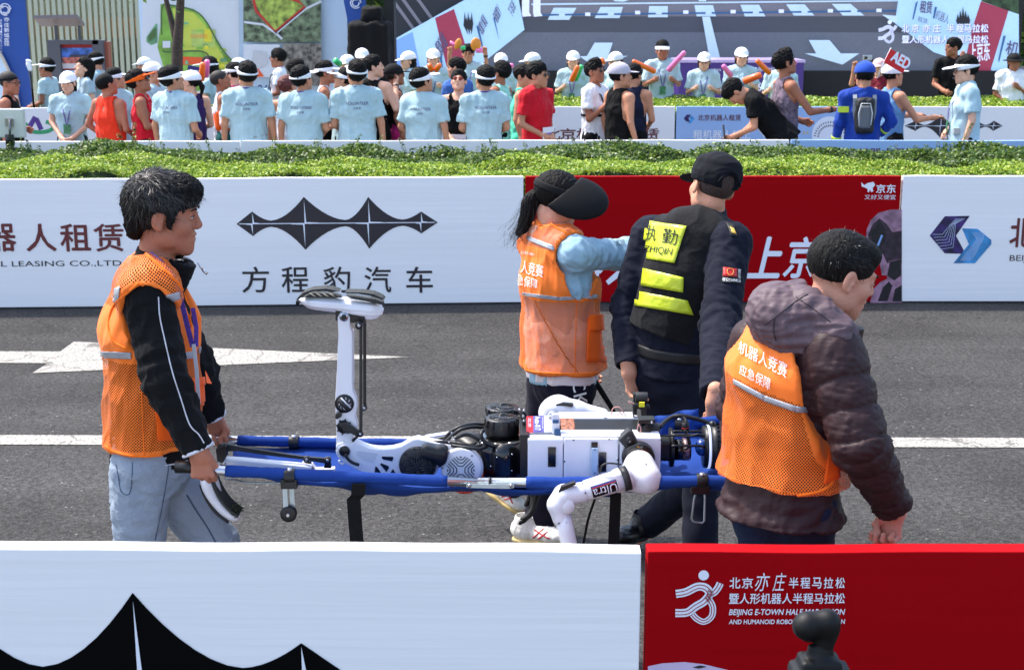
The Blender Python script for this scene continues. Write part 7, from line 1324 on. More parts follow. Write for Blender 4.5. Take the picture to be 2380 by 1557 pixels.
def lerp_poly(pts, x):
    for a, b in zip(pts[:-1], pts[1:]):
        if a[0] <= x <= b[0]+1e-9: t = (x-a[0])/(b[0]-a[0]); return a+(b-a)*t
    return pts[0] if x < pts[0][0] else pts[-1]
for pl in (nearL, nearR, farL, farR): MB().tube(pl, .0155, n=16).build('pole', ALU, ST)
for a, d_ in ((nearL[0], 1), (farL[0], 1)): MB().cyl(a-V3(.03,0,0), a+V3(.05,0,0), .02, n=16).build('handle_grip', BPL, ST)
def sleeve(pts, xa, xb):
    xs = np.linspace(xa, xb, 40); mb = MB(); P_ = [lerp_poly(pts, x) for x in xs]; rs = [.0185+.0008*math.sin(i*.9)+.0005*math.sin(i*2.9) for i in range(len(xs))]; mb.tube(P_, rs, n=16); return mb.build('pole_sleeve', BLUE, ST)
X = lambda u, y: P(u, 1100, y)[0]
sleeve(nearL, X(525,NY), X(1040,NY)); sleeve(nearR, X(1222,NY), X(1760,NY)); sleeve(farL, X(556,FY), X(1000,FY)); sleeve(farR, X(1160,FY), X(1720,FY))
nu, nv = 90, 26; xs = np.linspace(X(540,4.7), X(1740,4.7), nu); V = []
for i, x in enumerate(xs):
    t = i/(nu-1); a = lerp_poly(nearL+nearR[1:], x*.95); b = lerp_poly(farL+farR[1:], x*1.055); sag = .078*(1-.35*math.exp(-((t-.47)/.07)**2)) if t < .75 else .06
    for j in range(nv):
        s = j/(nv-1); p = a*(1-s)+b*s; p = p.copy(); f = (4*s*(1-s))**.75; p[2] += -.019-sag*min(1, .12+t/.3)*f+.006*math.sin(t*30+s*9)+.005*math.sin(t*61-s*14)*f
        if j > nv-4: p[2] += .0
        V.append(p)
idx = np.arange(nu*nv).reshape(nu, nv); Q = np.stack([idx[:-1,:-1], idx[1:,:-1], idx[1:,1:], idx[:-1,1:]], -1).reshape(-1,4)
o = link('canvas', mesh_np('canvas', V, Q), BLUE, ST, True); sm_ = o.modifiers.new('s', 'SOLIDIFY'); sm_.thickness = .003
# raised far end of the canvas
xs = np.linspace(P(1530,0,FY)[0], P(1650,0,FY)[0], 14); V = []
for i, x in enumerate(xs):
    for j in range(8): t = i/13; V.append(np.array([x, FY+.012*math.sin(i*.9+j*.4)-.02*(j/7), P(0, 1035-t*14+(962+10*(1-t)-1035)*(1-j/7.)*1.0+ (0), FY)[2]]))
idx = np.arange(14*8).reshape(14, 8); o = link('canvas_flap', mesh_np('canvas_flap', V, np.stack([idx[:-1,:-1], idx[1:,:-1], idx[1:,1:], idx[:-1,1:]], -1).reshape(-1,4)), BLUE, ST, True); sm_ = o.modifiers.new('s', 'SOLIDIFY'); sm_.thickness = .003
# left end triangle of cloth rising from the far pole
V = [P(552,1026,FY), P(556,1072,4.9), P(620,1088,4.7), P(700,1096,4.62), P(760,1060,4.95), P(700,1034,5.0)]; 
def strap(pts, w, m=WEB, side=V3(1,0,0), nm='strap', t=.003): return MB().ribbon(pts, w, side, t).build(nm, m, ST)
def ringstrap(u, v, y, r=.0245, w=.034):
    c = P(u, v, y); MB().cyl(c-V3(w/2,0,0), c+V3(w/2,0,0), r, n=20).build('pole_strap', BPL, ST, bevel=.001); MB().lathe(c+V3(0,-.006,r-.001), V3(0,-.25,1), [(0,.009),(.003,.0085),(.0045,.005),(.005,.001)], 14).build('snap_button', SCR, ST)
ringstrap(674,1106,NY); ringstrap(1631,1117,NY); ringstrap(684,1028,FY); ringstrap(1578,988,FY)
# hinge and joint
c = P(1088,1121,NY); MB().prism([P(u,v,NY-.02) for u,v in ((1084,1126),(1090,1121),(1098,1124),(1180,1126),(1188,1123),(1196,1128),(1194,1134),(1180,1136),(1094,1134),(1084,1133))], (0,.004,0)).build('hinge_plate', ZINC, ST, bevel=.001)
for u in (1091,1188): MB().lathe(P(u,1128,NY-.02), V3(0,-1,0), [(0,.0065),(.003,.0065),(.0055,.004),(.006,.001)], 12).build('rivet', SCR, ST)
MB().cyl(P(1138,1120,NY)-V3(.003,0,0), P(1138,1120,NY)+V3(.003,0,0), .0165, n=16).build('pole_joint', BPL, ST)
# folding feet: caster at left, wire foot at right
for q in (-.011, .011): a = P(669,1118,NY+q*.6)+V3(q,0,0); b = P(673,1196,NY+q*.6)+V3(q,0,0); MB().prism([a+V3(-.007,0,0), a+V3(.007,0,0), b+V3(.008,0,-.006), b+V3(-.008,0,-.006)], (0,.004,0)).build('fork', ZINC, ST)
MB().box((-.026,-.02,-.016),(.026,.02,.016), c=P(673,1121,NY), R=np.eye(3)).build('foot_bracket', BPL, ST, bevel=.003); c = P(671,1193,NY+.0); MB().lathe(c-V3(.0,.011,0), V3(0,1,0), [(0,.004),(0,.021),(.003,.0265),(.019,.0265),(.022,.021),(.022,.004)], 26).build('wheel', BPL, ST); MB().cyl(c-V3(0,.02,0), c+V3(0,.016,0), .005, n=12).build('axle', SCR, ST)
MB().box((-.03,-.02,-.014),(.03,.02,.014), c=P(1627,1135,NY), R=np.eye(3)).build('foot_bracket', BPL, ST, bevel=.003); MB().tube([P(1618,1139,NY), P(1613,1160,NY), P(1607,1205,NY), P(1611,1212,NY), P(1632,1215,NY), P(1637,1210,NY), P(1638,1160,NY), P(1637,1139,NY)], .0036, n=8).build('wire_foot', ZINC, ST)
strap([P(834,1124,NY-.024), P(832,1150,NY-.02), P(822,1160,NY-.01), P(826,1220,NY), P(833,1300,NY)], .044); strap([P(1432,1120,NY+.02), P(1430,1180,NY+.03), P(1424,1300,NY+.04)], .036); strap([P(1386,1150,NY), P(1372,1190,NY), P(1366,1210,NY), P(1356,1262,NY), P(1352,1300,NY)], .008)
MB().tube(smoothp([P(*ZH(1000,1040),NY), P(*ZH(1080,1046),NY+.03), P(*ZH(1190,1068),NY+.06), P(*ZH(1430,1068),NY+.03)]), .003).build('spreader_wire', ZINC, ST)
# ---------------- robot
RB = thing('humanoid_robot', 'white and black humanoid robot lying on the stretcher, one foot raised high', 'robot', tuple(P(1100,1100,RY)))
def pr(Z, pts, y, dep, nm, m, par=RB, bev=.002): return MB().prism([P(*Z(*p), y) for p in pts], (0, dep, 0)).build(nm, m, par, bevel=bev)
def disc(Z, x, y_, y, r, nm, m, dep=.02, par=RB, bev=None, ax=(0,-1,0), n=32):
    """round part whose face looks at the camera side; r in photo px of that zoom"""
    c = P(*Z(x, y_), y); e = P(*Z(x+r, y_), y); R_ = np.linalg.norm(e-c); return MB().lathe(c+V3(0,dep,0), V3(0,-1,0), [(0,.001),(0,R_*.96),(dep*.12,R_),(dep*.85,R_),(dep,R_*.95),(dep,.001)], n).build(nm, m, par)
def line3(Z, pts, y, r, nm, m, par=RB, sm=5, n=8): 
    q = [P(*Z(*p[:2]), p[2] if len(p) > 2 else y) for p in pts]; q = smoothp(q, sm) if sm else q; return MB().tube(q, r, n).build(nm, m, par)
def vent(Z, cx_, cy_, y, r, rot, m, par, sq=1.0):
    """square-spiral vent slots inside a circle of radius r (zoom px)"""
    c, s_ = math.cos(rot), math.sin(rot)
    for q in range(4):
        a = q*math.pi/2
        for k, d in enumerate((.30,.48,.66,.84)):
            pts = []
            for (px, py) in ((-math.sqrt(max(0,1-d*d))*.92, d), (-.22-(d-.3)*.45, d), (-.22-(d-.3)*.45+.0, d)): pass
            h = math.sqrt(max(0, .98-d*d)); w = .12+.0*k
            # V shaped slot in each quadrant
            L_ = [(w+ (h-w)*0, d), (w, d)]
            q1 = (d*.55+.1, h*.97) ; 
            P0 = (.10+.17*k, math.sqrt(max(.0, .98-(.10+.17*k)**2))); P1 = (.10+.17*k, .20+.17*k*.9+.1); P2 = (.20+.17*k*.9+.1, .10+.17*k); P3 = (math.sqrt(max(0,.98-(.10+.17*k)**2)), .10+.17*k)
            pp_ = [P0, P1, P2, P3] if k < 3 else [(.62,.72),(.62,.62),(.72,.62)]
            for A_, B_ in zip(pp_[:-1], pp_[1:]):
                def tr(p): x_ = p[0]*math.cos(a)-p[1]*math.sin(a); y_ = p[0]*math.sin(a)+p[1]*math.cos(a); return (cx_+(x_*c-y_*s_)*r, cy_+(x_*s_+y_*c)*r*sq)
                pts.append((tr(A_), tr(B_)))
            mb = MB()
            for A_, B_ in pts: mb.tube([P(*Z(*A_), y), P(*Z(*B_), y)], .0016, n=5)
            mb.build('vent_slot', m, par)
# raised shin
sh_ = [(850,255),(848,215),(862,188),(885,176),(908,188),(920,215),(921,270),(934,300),(936,400),(934,560),(938,640),(958,690),(960,740),(950,790),(962,840),(960,880),(940,900),(938,980),(925,1020),(900,1042),(872,1045),(850,1028),(838,995),(842,900),(838,800),(834,700),(842,560),(848,400),(853,320)]
pr(ZA, sh_, 4.66, .045, 'shin', WPL, bev=.006); pr(ZA, [(925,290),(938,296),(940,600),(930,620)], 4.70, .04, 'shin_rear', WPL)
disc(ZA, 888, 715, 4.655, 56, 'knee_motor', BPL, .02); o = disc(ZA, 888, 715, 4.651, 44, 'motor_cover', DGR, .006)
for k in range(9): a = k*.7; line3(ZA, [(888+40*math.cos(a),715+40*math.sin(a)),(888+22*math.cos(a+.5),715+22*math.sin(a+.5))], 4.648, .0016, 'rotor_fin', SCR, sm=0)
line3(ZA, [(858,690),(915,750)], 4.644, .006, 'motor_strut', DGR, sm=0); line3(ZA, [(868,680),(925,738)], 4.644, .003, 'motor_strut', WSH, sm=0)
pr(ZA, [(838,770),(868,765),(872,790),(845,806),(834,800)], 4.64, .02, 'cable_plug', BPL); disc(ZA, 885, 850, 4.655, 40, 'hip_lever_motor', BPL, .02)
for k in range(8): a = k*math.pi/4+.2; disc(ZA, 885+42*math.cos(a), 850+42*math.sin(a), 4.652, 5, 'motor_tab', BPL, .016, n=8)
pr(ZA, [(870,826),(900,822),(972,868),(990,885),(985,905),(965,908),(930,888),(880,880)], 4.64, .012, 'crank_lever', BPL); disc(ZA, 975, 892, 4.636, 11, 'lever_bolt', DGR, .008, n=16)
line3(ZA, [(975,892),(935,930)], 4.645, .005, 'tie_wire', CBL, sm=0)
for (x0, ya, yb_, yy_) in ((984,262,892,4.64),(1006,240,740,4.73)):
    pr(ZA, [(x0-9,ya),(x0+9,ya),(x0+9,yb_),(x0-9,yb_)], yy_, .008, 'link_rod', BPL); disc(ZA, x0-(12 if x0 < 1000 else 4), ya, yy_-.004, 22 if x0 < 1000 else 14, 'rod_end', BPL, .014, n=20); disc(ZA, x0-(12 if x0 < 1000 else 4), ya, yy_-.008, 10, 'rod_bolt', SCR, .005, n=12); disc(ZA, x0-4, yb_, yy_-.004, 18, 'rod_end', BPL, .014, n=20); disc(ZA, x0-4, yb_, yy_-.008, 9, 'rod_bolt', SCR, .005, n=12)
# ankle block and running shoe, sole up
pr(ZA, [(836,155),(1008,182),(1008,246),(930,244),(836,232)], 4.665, .05, 'ankle_block', BPL); disc(ZA, 885, 212, 4.65, 26, 'ankle_bearing', SCR, .016); disc(ZA, 885, 212, 4.646, 16, 'bearing_bore', BPL, .006)
FT = V3(1,0,-.09); a = P(694,697,4.70); b = P(892,713,4.70); f = nrm(b-a); n_ = nrm(np.cross(V3(0,1,0), f)); n_ = n_ if n_[2] > 0 else -n_; L_ = np.linalg.norm(b-a); R_ = np.stack([V3(0,1,0), f, n_], 1)
S = SDF(.02); S.u(ell(a+f*L_*.30, (.046,.085,.02), R_@Rx(.0))); S.u(ell(a+f*L_*.76-n_*.012, (.038,.068,.034), R_)); S.u(cone(a+f*.04+n_*.0, a+f*L_*.82-n_*.012, .02, .03)); S.u(fcone(a+f*L_*.2, a+f*L_*.85-n_*.006, .042, .016, .034, .024, V3(0,1,0))); S.cut(half(a+f*L_*.5+n_*.0205, n_+f*.05), .006)
put('running_shoe', S.mesh(.004, 1, lambda V: .001*np.sin((V@n_)*420)), PWH if False else WPL, RB)
SOLB = mat('sole_rubber_grey', (50,52,50), .8, bump=.6, bscale=160)
for pl, hh in (([(140,420),(170,380),(260,300),(400,250),(620,232),(740,250),(850,285),(740,282),(560,275),(420,300),(360,330),(250,385),(150,415)], .002),([(360,318),(430,300),(560,308),(760,318),(850,350),(885,380),(760,385),(480,382),(280,380),(240,390)], -.001),([(950,345),(1100,355),(1250,380),(1420,400),(1560,450),(1575,500),(1440,480),(1280,440),(1080,400),(990,370)], -.002),([(940,290),(1200,292),(1400,318),(1540,380),(1580,420),(1500,410),(1340,350),(1150,320),(960,315)], .002)):
    MB().prism([P(*Z4(*p), 4.652 if hh <= 0 else 4.69) for p in pl], (0,.03 if hh <= 0 else .06,0)).build('sole_pad', SOLB, RB, bevel=.002)
for k in range(4): x0 = 360+k*105; MB().prism([P(*Z4(*p), 4.6515) for p in ((x0,305),(x0+45,318),(x0+110,365),(x0+60,342))], (0,-.002,0)).build('sole_tread', mat('sole_cream', (210,196,170), .7), RB)
MB().prism([P(*Z4(*p), 4.66) for p in ((140,440),(195,455),(195,485),(180,500),(140,495))], (0,.03,0)).build('toe_loop', WEB, RB)
o = fit_text('MONTANA 2', P(*Z4(1125,505), 4.6695-.006), f, n_, .036, .0045, mat('print_grey', (110,110,116), .5), RB)
# thigh
th = [(10,760),(40,720),(120,695),(230,720),(290,680),(400,740),(500,780),(620,800),(740,800),(860,790),(980,760),(1080,700),(1160,660),(1235,645),(1330,665),(1480,700),(1700,740),(1900,775),(1960,800),(2000,860),(1800,840),(1640,930),(1560,1000),(1540,1100),(1480,1195),(980,1190),(440,1160),(300,1090),(150,1010),(60,940),(20,880)]
pr(Z3, th, 4.645, .05, 'thigh', WPL, bev=.006); disc(Z3, 132, 835, 4.64, 104, 'knee_cap_ring', WSH, .01); disc(Z3, 140, 830, 4.636, 82, 'knee_cap', BPL, .008); line3(Z3, [(150,870),(200,950),(270,1000),(360,1030)], 4.63, .0055, 'knee_cable', CBL); line3(Z3, [(60,960),(80,1010),(120,1015),(140,980)], 4.65, .004, 'eye_loop', WPL)
for pl in (((700,905),(860,908),(870,930),(850,975),(720,950),(695,925)), ((690,1005),(800,1050),(800,1080),(765,1135),(670,1020)), ((600,1055),(625,1060),(685,1150),(590,1135)), ((860,1090),(915,1175),(810,1172))): pr(Z3, pl, 4.6425, .002, 'cutout', BGL, bev=0)
pr(Z3, [(310,840),(360,820),(640,860),(570,1000),(430,960),(330,890)], 4.6438, .001, 'recess', WSH, bev=0)
disc(Z3, 1228, 1040, 4.63, 278, 'hip_motor', DGR, .04); o = disc(Z3, 1228, 1040, 4.626, 225, 'motor_lid', DGR, .008); vent(Z3, 1215, 1055, 4.6255, 195, 0, BGL, RB)
for k in range(10): a = k*.63+.1; disc(Z3, 1228+255*math.cos(a), 1040+255*math.sin(a), 4.627, 14, 'lid_notch', BGL, .004, n=8)
S = SDF(.012); S.u(rbox(P(*Z3(1480,850),4.61), (.075/2*1.2,.03,.024), Ry(.25), .016)); S.u(rbox(P(*Z3(1580,880),4.612), (.018,.026,.034), Ry(.2), .014)); put('motor_box', S.mesh(.004), BPL, RB)
line3(Z3, [(1400,850),(1470,940),(1540,1010),(1570,1060)], 4.6, .005, 'motor_strap', CBL); disc(Z3, 1430, 865, 4.6, 12, 'strap_rivet', SCR, .006, n=10)
MB().lathe(P(*Z3(1945,1070),4.72), V3(0,-1,0), [(0,.05),(0,.062),(.09,.0625),(.095,.05)], 36).build('orange_sleeve', ORM, RB); disc(Z3, 1895, 1085, 4.615, 318, 'hip_disc_side', WSH, .03); disc(Z3, 1885, 1080, 4.607, 296, 'hip_disc', WPL, .01); vent(Z3, 1875, 1110, 4.6055, 215, math.pi/4, BGL, RB)
for x, y_ in ((2040,895),(1597,1080)): disc(Z3, x, y_, 4.603, 13, 'screw_hole', BGL, .002, n=12)
# far thigh strut, hoses
pr(Z3, [(1300,650),(1350,615),(1740,555),(1760,590),(1500,660),(1420,690)], 4.86, .03, 'far_thigh', WPL); 
for pts in ([(1600,700,4.72),(1700,560,4.72),(1850,470,4.72),(2050,425,4.74),(2210,430,4.76)], [(1620,710,4.70),(1740,600,4.70),(1870,505,4.70),(2050,465,4.72),(2210,475,4.74)], [(1330,670,4.70),(1500,690,4.66),(1700,690,4.66),(1900,720,4.64),(2080,760,4.64),(2220,720,4.66)], [(1780,640,4.68),(1960,580,4.7),(2120,640,4.7),(2210,700,4.7)], [(1740,740,4.64),(1960,770,4.62),(2150,790,4.62),(2260,750,4.64)], [(1400,680,4.74),(1560,640,4.74),(1720,600,4.74)]): line3(Z3, pts, 0, .0062, 'hose', CBL)
S = SDF(.02); S.u(ell(P(*Z3(1980,650),4.78), (.045,.04,.022))); S.u(ell(P(*Z3(2080,690),4.76), (.05,.05,.02))); put('far_hip_cover', S.mesh(.005), BPL, RB)
for x, y_ in ((1740,560),(1750,630),(1780,660),(1700,700)): disc(Z3, x, y_, 4.64, 14, 'hose_clip', SCR, .008, n=10)
# pelvis machinery
S = SDF(.012); S.u(rbox(P(*Z1(330,1060),4.72), (.055,.07,.085), None, .012)); S.u(rbox(P(*Z1(620,1050),4.72), (.03,.085,.092), None, .008)); S.u(cone(P(*Z1(430,960),4.66), P(*Z1(430,1150),4.66), .048)); S.u(cone(P(*Z1(200,900),4.68), P(*Z1(260,1100),4.68), .04)); put('pelvis_block', S.mesh(.005, 1), BGL, RB)
for x, y_ in ((330,920),(335,1010),(540,970),(535,1190),(250,1130)): disc(Z1, x, y_, 4.605, 12, 'bolt', SCR, .006, n=10)
def motor_can(Z, cx_, top, rx, y, hgt, nm='waist_motor'):
    c = P(*Z(cx_, top), y); e = P(*Z(cx_+rx, top), y); R_ = np.linalg.norm(e-c); o = MB().lathe(c-V3(0,0,hgt), V3(0,0,1), [(0,R_*.86),(hgt*.1,R_*.9),(hgt*.48,R_*.9),(hgt*.5,R_*.99),(hgt*.58,R_),(hgt*.88,R_*1.0),(hgt*.97,R_*.95),(hgt,R_*.88),(hgt,.001)], 40).build(nm, BPL, RB)
    for k in range(14): a = k*2*math.pi/14+.2; d = V3(math.cos(a), math.sin(a), 0); MB().box((-.0025,-.002,-hgt*.12),(.0025,.002,hgt*.12), R=Rz(a+math.pi/2), c=c+d*R_*.995-V3(0,0,hgt*.14)).build('can_notch', BGL, o)
    for q in range(4):
        for k in range(4):
            a = q*math.pi/2+math.pi/4; w = .13+.15*k; p_ = [(w, math.sqrt(.72-w*w)), (w, w+.1), (w+.1, w), (math.sqrt(.72-w*w), w)] if k < 3 else [(.5,.62),(.55,.55),(.62,.5)]
            MB().tube([c+V3((x*math.cos(a)-y_*math.sin(a))*R_*.85, (x*math.sin(a)+y_*math.cos(a))*R_*.85, .0005) for x, y_ in p_], .0014, n=5).build('vent_slot', BGL, o)
    return c, R_
motor_can(Z1, 405, 320, 225, 4.90, .055); motor_can(Z1, 400, 462, 235, 4.72, .11)
pr(Z1, [(560,370),(690,385),(640,430),(560,420)], 4.80, .05, 'motor_arm', BPL)
line3(Z1, [(150,640,4.66),(120,700,4.64),(170,800,4.64),(330,850,4.64),(600,820,4.64),(740,760,4.66)], 0, .0065, 'motor_cable', CBL)
for pts in ([(640,380,4.72),(700,520,4.7),(690,700,4.7),(700,820,4.7)], [(690,380,4.8),(740,480,4.8),(720,600,4.78)]): line3(Z1, pts, 0, .006, 'wire_bundle', CBL)
for x, y_ in ((700,380),(690,460),(700,520),(640,370),(740,660)): disc(Z1, x, y_, 4.68, 16, 'steel_standoff', SCR, .02, n=10)
# torso
def zbox(Z, x0, y0, x1, y1, ya, yb__, nm, m, par=RB, bev=.003): p = P(*Z(x0,y1), ya); q = P(*Z(x1,y0), ya); return MB().box((p[0],ya,p[2]),(q[0],yb__,q[2])).build(nm, m, par, bevel=bev)
zbox(Z1, 650, 700, 770, 1330, 4.585, 4.80, 'waist_plate', BPL); zbox(Z1, 750, 762, 1232, 1340, 4.575, 4.66, 'belly_panel', WPL, bev=.005); zbox(Z1, 1238, 755, 1985, 1345, 4.572, 4.655, 'chest_panel', WPL, bev=.005); zbox(Z1, 1990, 740, 2560, 1200, 4.574, 4.655, 'shoulder_panel', WPL, bev=.006)
p = P(*Z2(620,760),4.57); q = P(*Z2(690,1280),4.57); MB().box((p[0],4.575,q[2]),(q[0],4.8,p[2])).build('neck_panel', WPL, RB, bevel=.004)
p = P(*Z1(750,640),4.58); 
o = zbox(Z1, 1025, 868, 1132, 1135, 4.5705, 4.573, 'slot', BGL, bev=0); zbox(Z1, 1712, 940, 1818, 1205, 4.5675, 4.57, 'slot', BGL, bev=0); zbox(Z1, 1612, 805, 1700, 900, 4.565, 4.57, 'slot', BGL, bev=0)
zbox(Z1, 1612, 885, 1705, 1245, 4.556, 4.568, 'latch', mat('latch_blue', (150,176,206), .4), bev=.002); fit_text('017 727', P(*Z1(1690,1110),4.5555), (0,0,-1), (1,0,0), .04, .008, INK_D, RB); disc(Z1, 1660, 905, 4.555, 10, 'screw', BGL, .002, n=10); disc(Z1, 1660, 1220, 4.555, 10, 'screw', BGL, .002, n=10)
for x, y_ in ((1372,775),(1855,762),(1250,1062),(1972,1042),(2560,770)): disc(Z1, x, y_, 4.57, 11, 'screw', BGL, .002, n=10)
zt = P(*Z1(1000,762),4.58)[2]; xa = P(*Z1(750,0),4.6)[0]; xb = P(*Z1(2560,0),4.6)[0]
MB().box((xa,4.58,zt-.02),(P(*Z1(1200,0),4.6)[0],4.66,zt+.004)).build('belly_top', WSH, RB, bevel=.004); MB().box((P(*Z1(1205,0),4.6)[0],4.58,zt-.02),(xb,4.655,zt+.012)).build('chest_ledge', WPL, RB, bevel=.006)
MB().box((P(*Z1(1400,0),4.7)[0],4.66,zt-.02),(P(*Z2(470,0),4.7)[0],4.80,zt+.004)).build('battery_bay', BPL, RB, bevel=.003); MB().box((P(*Z1(1190,0),4.7)[0],4.805,zt-.02),(P(*Z2(480,0),4.7)[0],4.88,zt+.008)).build('chest_rail', WPL, RB, bevel=.004)
MB().box((P(*Z1(1210,0),4.7)[0],4.67,zt-.01),(P(*Z1(1395,0),4.7)[0],4.8,zt+.008)).build('copper_terminals', mat('copper', (200,130,100), .35, metal=.6, var=.5, scale=90), RB)
# number tag
NT = P(*Z1(735,672),4.62); NTr = nrm(P(*Z1(1045,660),4.62)-NT); NTu = nrm(V3(0,.75,.66)); nn = np.cross(NTr, NTu)
def tagp(a0, a1, nm, m, o=0): q = [NT+NTr*a0+nn*o, NT+NTr*a1+nn*o, NT+NTr*a1+NTu*.064+nn*o, NT+NTr*a0+NTu*.064+nn*o]; return MB().prism(q, nn*-.001).build(nm, m, RB)
tagp(0,.022,'number_tag',mat('tag_red',(206,32,48),.4)); tagp(.022,.058,'number_tag',mat('tag_violet',(92,88,160),.4)); tagp(.058,.082,'number_tag',mat('tag_white',(230,230,236),.4))
fit_text('Auto-017', NT+NTr*.028+NTu*.06+nn*.001, -NTu, NTr, .054, .018, INK_W, RB, bold=.03); fit_text('BEIJING', NT+NTr*.051+NTu*.056+nn*.001, -NTu, NTr, .044, .004, INK_W, RB); fit_text('北京', NT+NTr*.005+NTu*.056+nn*.001, -NTu, NTr, .036, .011, INK_W, RB)
for k in range(5): MB().cyl(P(*Z1(1050,455+k*48),4.66), P(*Z1(1050,480+k*48),4.66), .006, n=10).build('spring', SCR, RB)
zbox(Z1, 1075, 425, 1185, 690, 4.62, 4.64, 'terminal_block', WPL); zbox(Z1, 1090, 505, 1172, 545, 4.612, 4.62, 'connector', mat('connector_blue', (30,76,120), .4), bev=0); zbox(Z1, 1112, 630, 1195, 705, 4.608, 4.618, 'connector', mat('connector_blue', (30,76,120), .4), bev=0)
MB().cyl(P(*Z1(1800,455),4.82), P(*Z1(1800,490),4.82), .015, n=16).build('knob', BPL, RB); 
for pts in ([(1885,430,4.8),(1910,340,4.8),(2000,335,4.8),(2080,450,4.8)], [(1960,450,4.8),(2000,400,4.8),(2040,450,4.8)]): line3(Z1, pts, 0, .0018, 'wire', mat('wire_pink', (220,160,150), .5))
line3(Z2, [(420,640),(440,560),(470,640),(430,690)], 4.6, .0015, 'wire', mat('wire_pink', (220,160,150), .5)); line3(Z2, [(380,280,4.8),(300,250,4.8),(330,290,4.8)], 0, .0015, 'wire', mat('wire_pink', (220,160,150), .5))
# far arm
S = SDF(.02); S.u(ell(P(*Z1(1130,340),4.95), (.05,.045,.042))); S.u(cone(P(*Z1(1050,400),4.95), P(*Z1(1180,350),4.95), .035, .042)); S.u(cone(P(*Z1(1180,350),4.95), P(*Z1(1400,380),4.95), .042, .036)); S.u(cone(P(*Z1(1400,385),4.95), P(*Z1(1760,440),4.95), .037, .026)); S.u(cone(P(*Z1(1010,420),4.95), P(*Z1(1000,480),4.93), .025, .02)); put('far_arm', S.mesh(.005), WPL, RB)
disc(Z1, 1105, 460, 4.9, 82, 'elbow_disc', WSH, .03); pr(Z1, [(1140,290),(1230,268),(1370,290),(1360,330),(1250,312),(1130,312)], 4.905, .04, 'elbow_pad', BPL)
S = SDF(.006); hp_ = P(1247,1128,5.0); hand_ops(S, hp_, V3(-.15,-.05,-1), V3(-1,0,0), 1, .35, 1.0, spread=.6); put('far_hand', S.mesh(.005), BPL, RB)
# shoulder actuators / sensors
def can(Z, a, b, ya, yb__, r, nm, m): return MB().cyl(P(*Z(*a), ya), P(*Z(*b), yb__), r, n=24).build(nm, m, RB, bevel=.002)
can(Z2, (520,632), (712,648), 4.66, 4.66, .027, 'sensor_barrel', DGR); can(Z2, (395,195), (555,200), 4.84, 4.84, .019, 'sensor_barrel', DGR)
disc(Z2, 520, 635, 4.62, 95, 'sensor_flange', BPL, .05); pr(Z2, [(440,500),(660,495),(665,550),(560,545),(500,600),(440,560)], 4.62, .05, 'sensor_bracket', BPL); disc(Z2, 620, 535, 4.615, 20, 'sensor_bolt', SCR, .008, n=12)
pr(Z2, [(360,290),(520,285),(545,360),(545,490),(480,490),(470,360),(380,350),(375,470),(360,460)], 4.80, .03, 'sensor_arm', BPL); zbox(Z2, 445, 262, 520, 325, 4.79, 4.795, 'yellow_tag', mat('tag_yellow', (236,228,50), .5), bev=0); disc(Z2, 550, 335, 4.82, 44, 'sensor_eye', DGR, .02); zbox(Z2, 365, 150, 420, 470, 4.84, 4.88, 'sensor_post', BPL)
pr(Z2, [(165,775),(300,650),(345,655),(425,790),(390,850),(300,930),(260,890)], 4.555, .05, 'actuator', DGR, bev=.008); disc(Z2, 322, 792, 4.548, 60, 'actuator_cap', BPL, .012); disc(Z2, 322, 794, 4.545, 10, 'actuator_bolt', SCR, .005, n=12)
disc(Z2, 440, 1040, 4.54, 225, 'shoulder_ring', BPL, .07); disc(Z2, 440, 1040, 4.535, 175, 'shoulder_core', BGL, .03); line3(Z2, [(420,860),(480,900),(490,950),(450,960)], 4.53, .003, 'brass_wire', mat('brass', (180,120,50), .3, metal=.8)); pr(Z2, [(270,970),(310,930),(400,900),(500,870),(420,960),(300,1060)], 4.52, .02, 'shoulder_clamp', BPL)
# near arm
c = P(1497,1096,4.47); S = SDF(.025); S.u(cone(P(1486,1082,4.5), P(1502,1112,4.46), .05, .05)); S.u(cone(P(1478,1108,4.48), P(1440,1116,4.44), .042, .04)); S.cut(half(P(1500,1062,4.47), V3(.1,-.25,1)), .004); put('shoulder_shell', S.mesh(.0045), WPL, RB)
A0 = P(1452,1112,4.43); A1 = P(1345,1145,4.405); A2 = P(1308,1160,4.40); A3 = P(1302,1200,4.39); A4 = P(1325,1300,4.36)
def limb(pts, rs, nm, m=WPL): 
    S = SDF(.012); [S.u(cone(a, b, r0, r1)) for a, b, r0, r1 in zip(pts[:-1], pts[1:], rs[:-1], rs[1:])]; return put(nm, S.mesh(.0045), m, RB)
MB().lathe(A0+(A0-A1)*.14, A1-A0, [(0,.03),(0,.036),(.15,.033),(.16,.028)], 32).build('upper_arm', WPL, RB); limb([P(1352,1144,4.405), P(1312,1152,4.4), P(1296,1172,4.395), P(1306,1205,4.39)], [.033,.036,.032,.03], 'elbow_shell'); disc(lambda a, b: (a, b), 1318, 1178, 4.362, 18, 'elbow_cap', WPL, .02)
MB().lathe(P(1308,1200,4.39), A4-A3, [(0,.025),(.0,.0285),(.05,.0265),(.16,.024)], 30).build('forearm', WPL, RB); pr(ZB, [(950,860),(975,820),(1075,785),(1085,805),(1000,845),(965,875)], 4.372, .02, 'elbow_pad', BPL); pr(ZB, [(1085,895),(1150,888),(1140,920),(1090,915)], 4.39, .02, 'cable_clip', BPL)
ax = nrm(A1-A0); MB().lathe(A0+ax*.0-ax*.012, ax, [(0,.035),(0,.0405),(.022,.0395),(.022,.034)], 32).build('arm_strap', DGR, RB); line3(ZB, [(1260,720),(1275,665),(1330,645),(1420,655)], 4.41, .003, 'strap_cable', CBL)
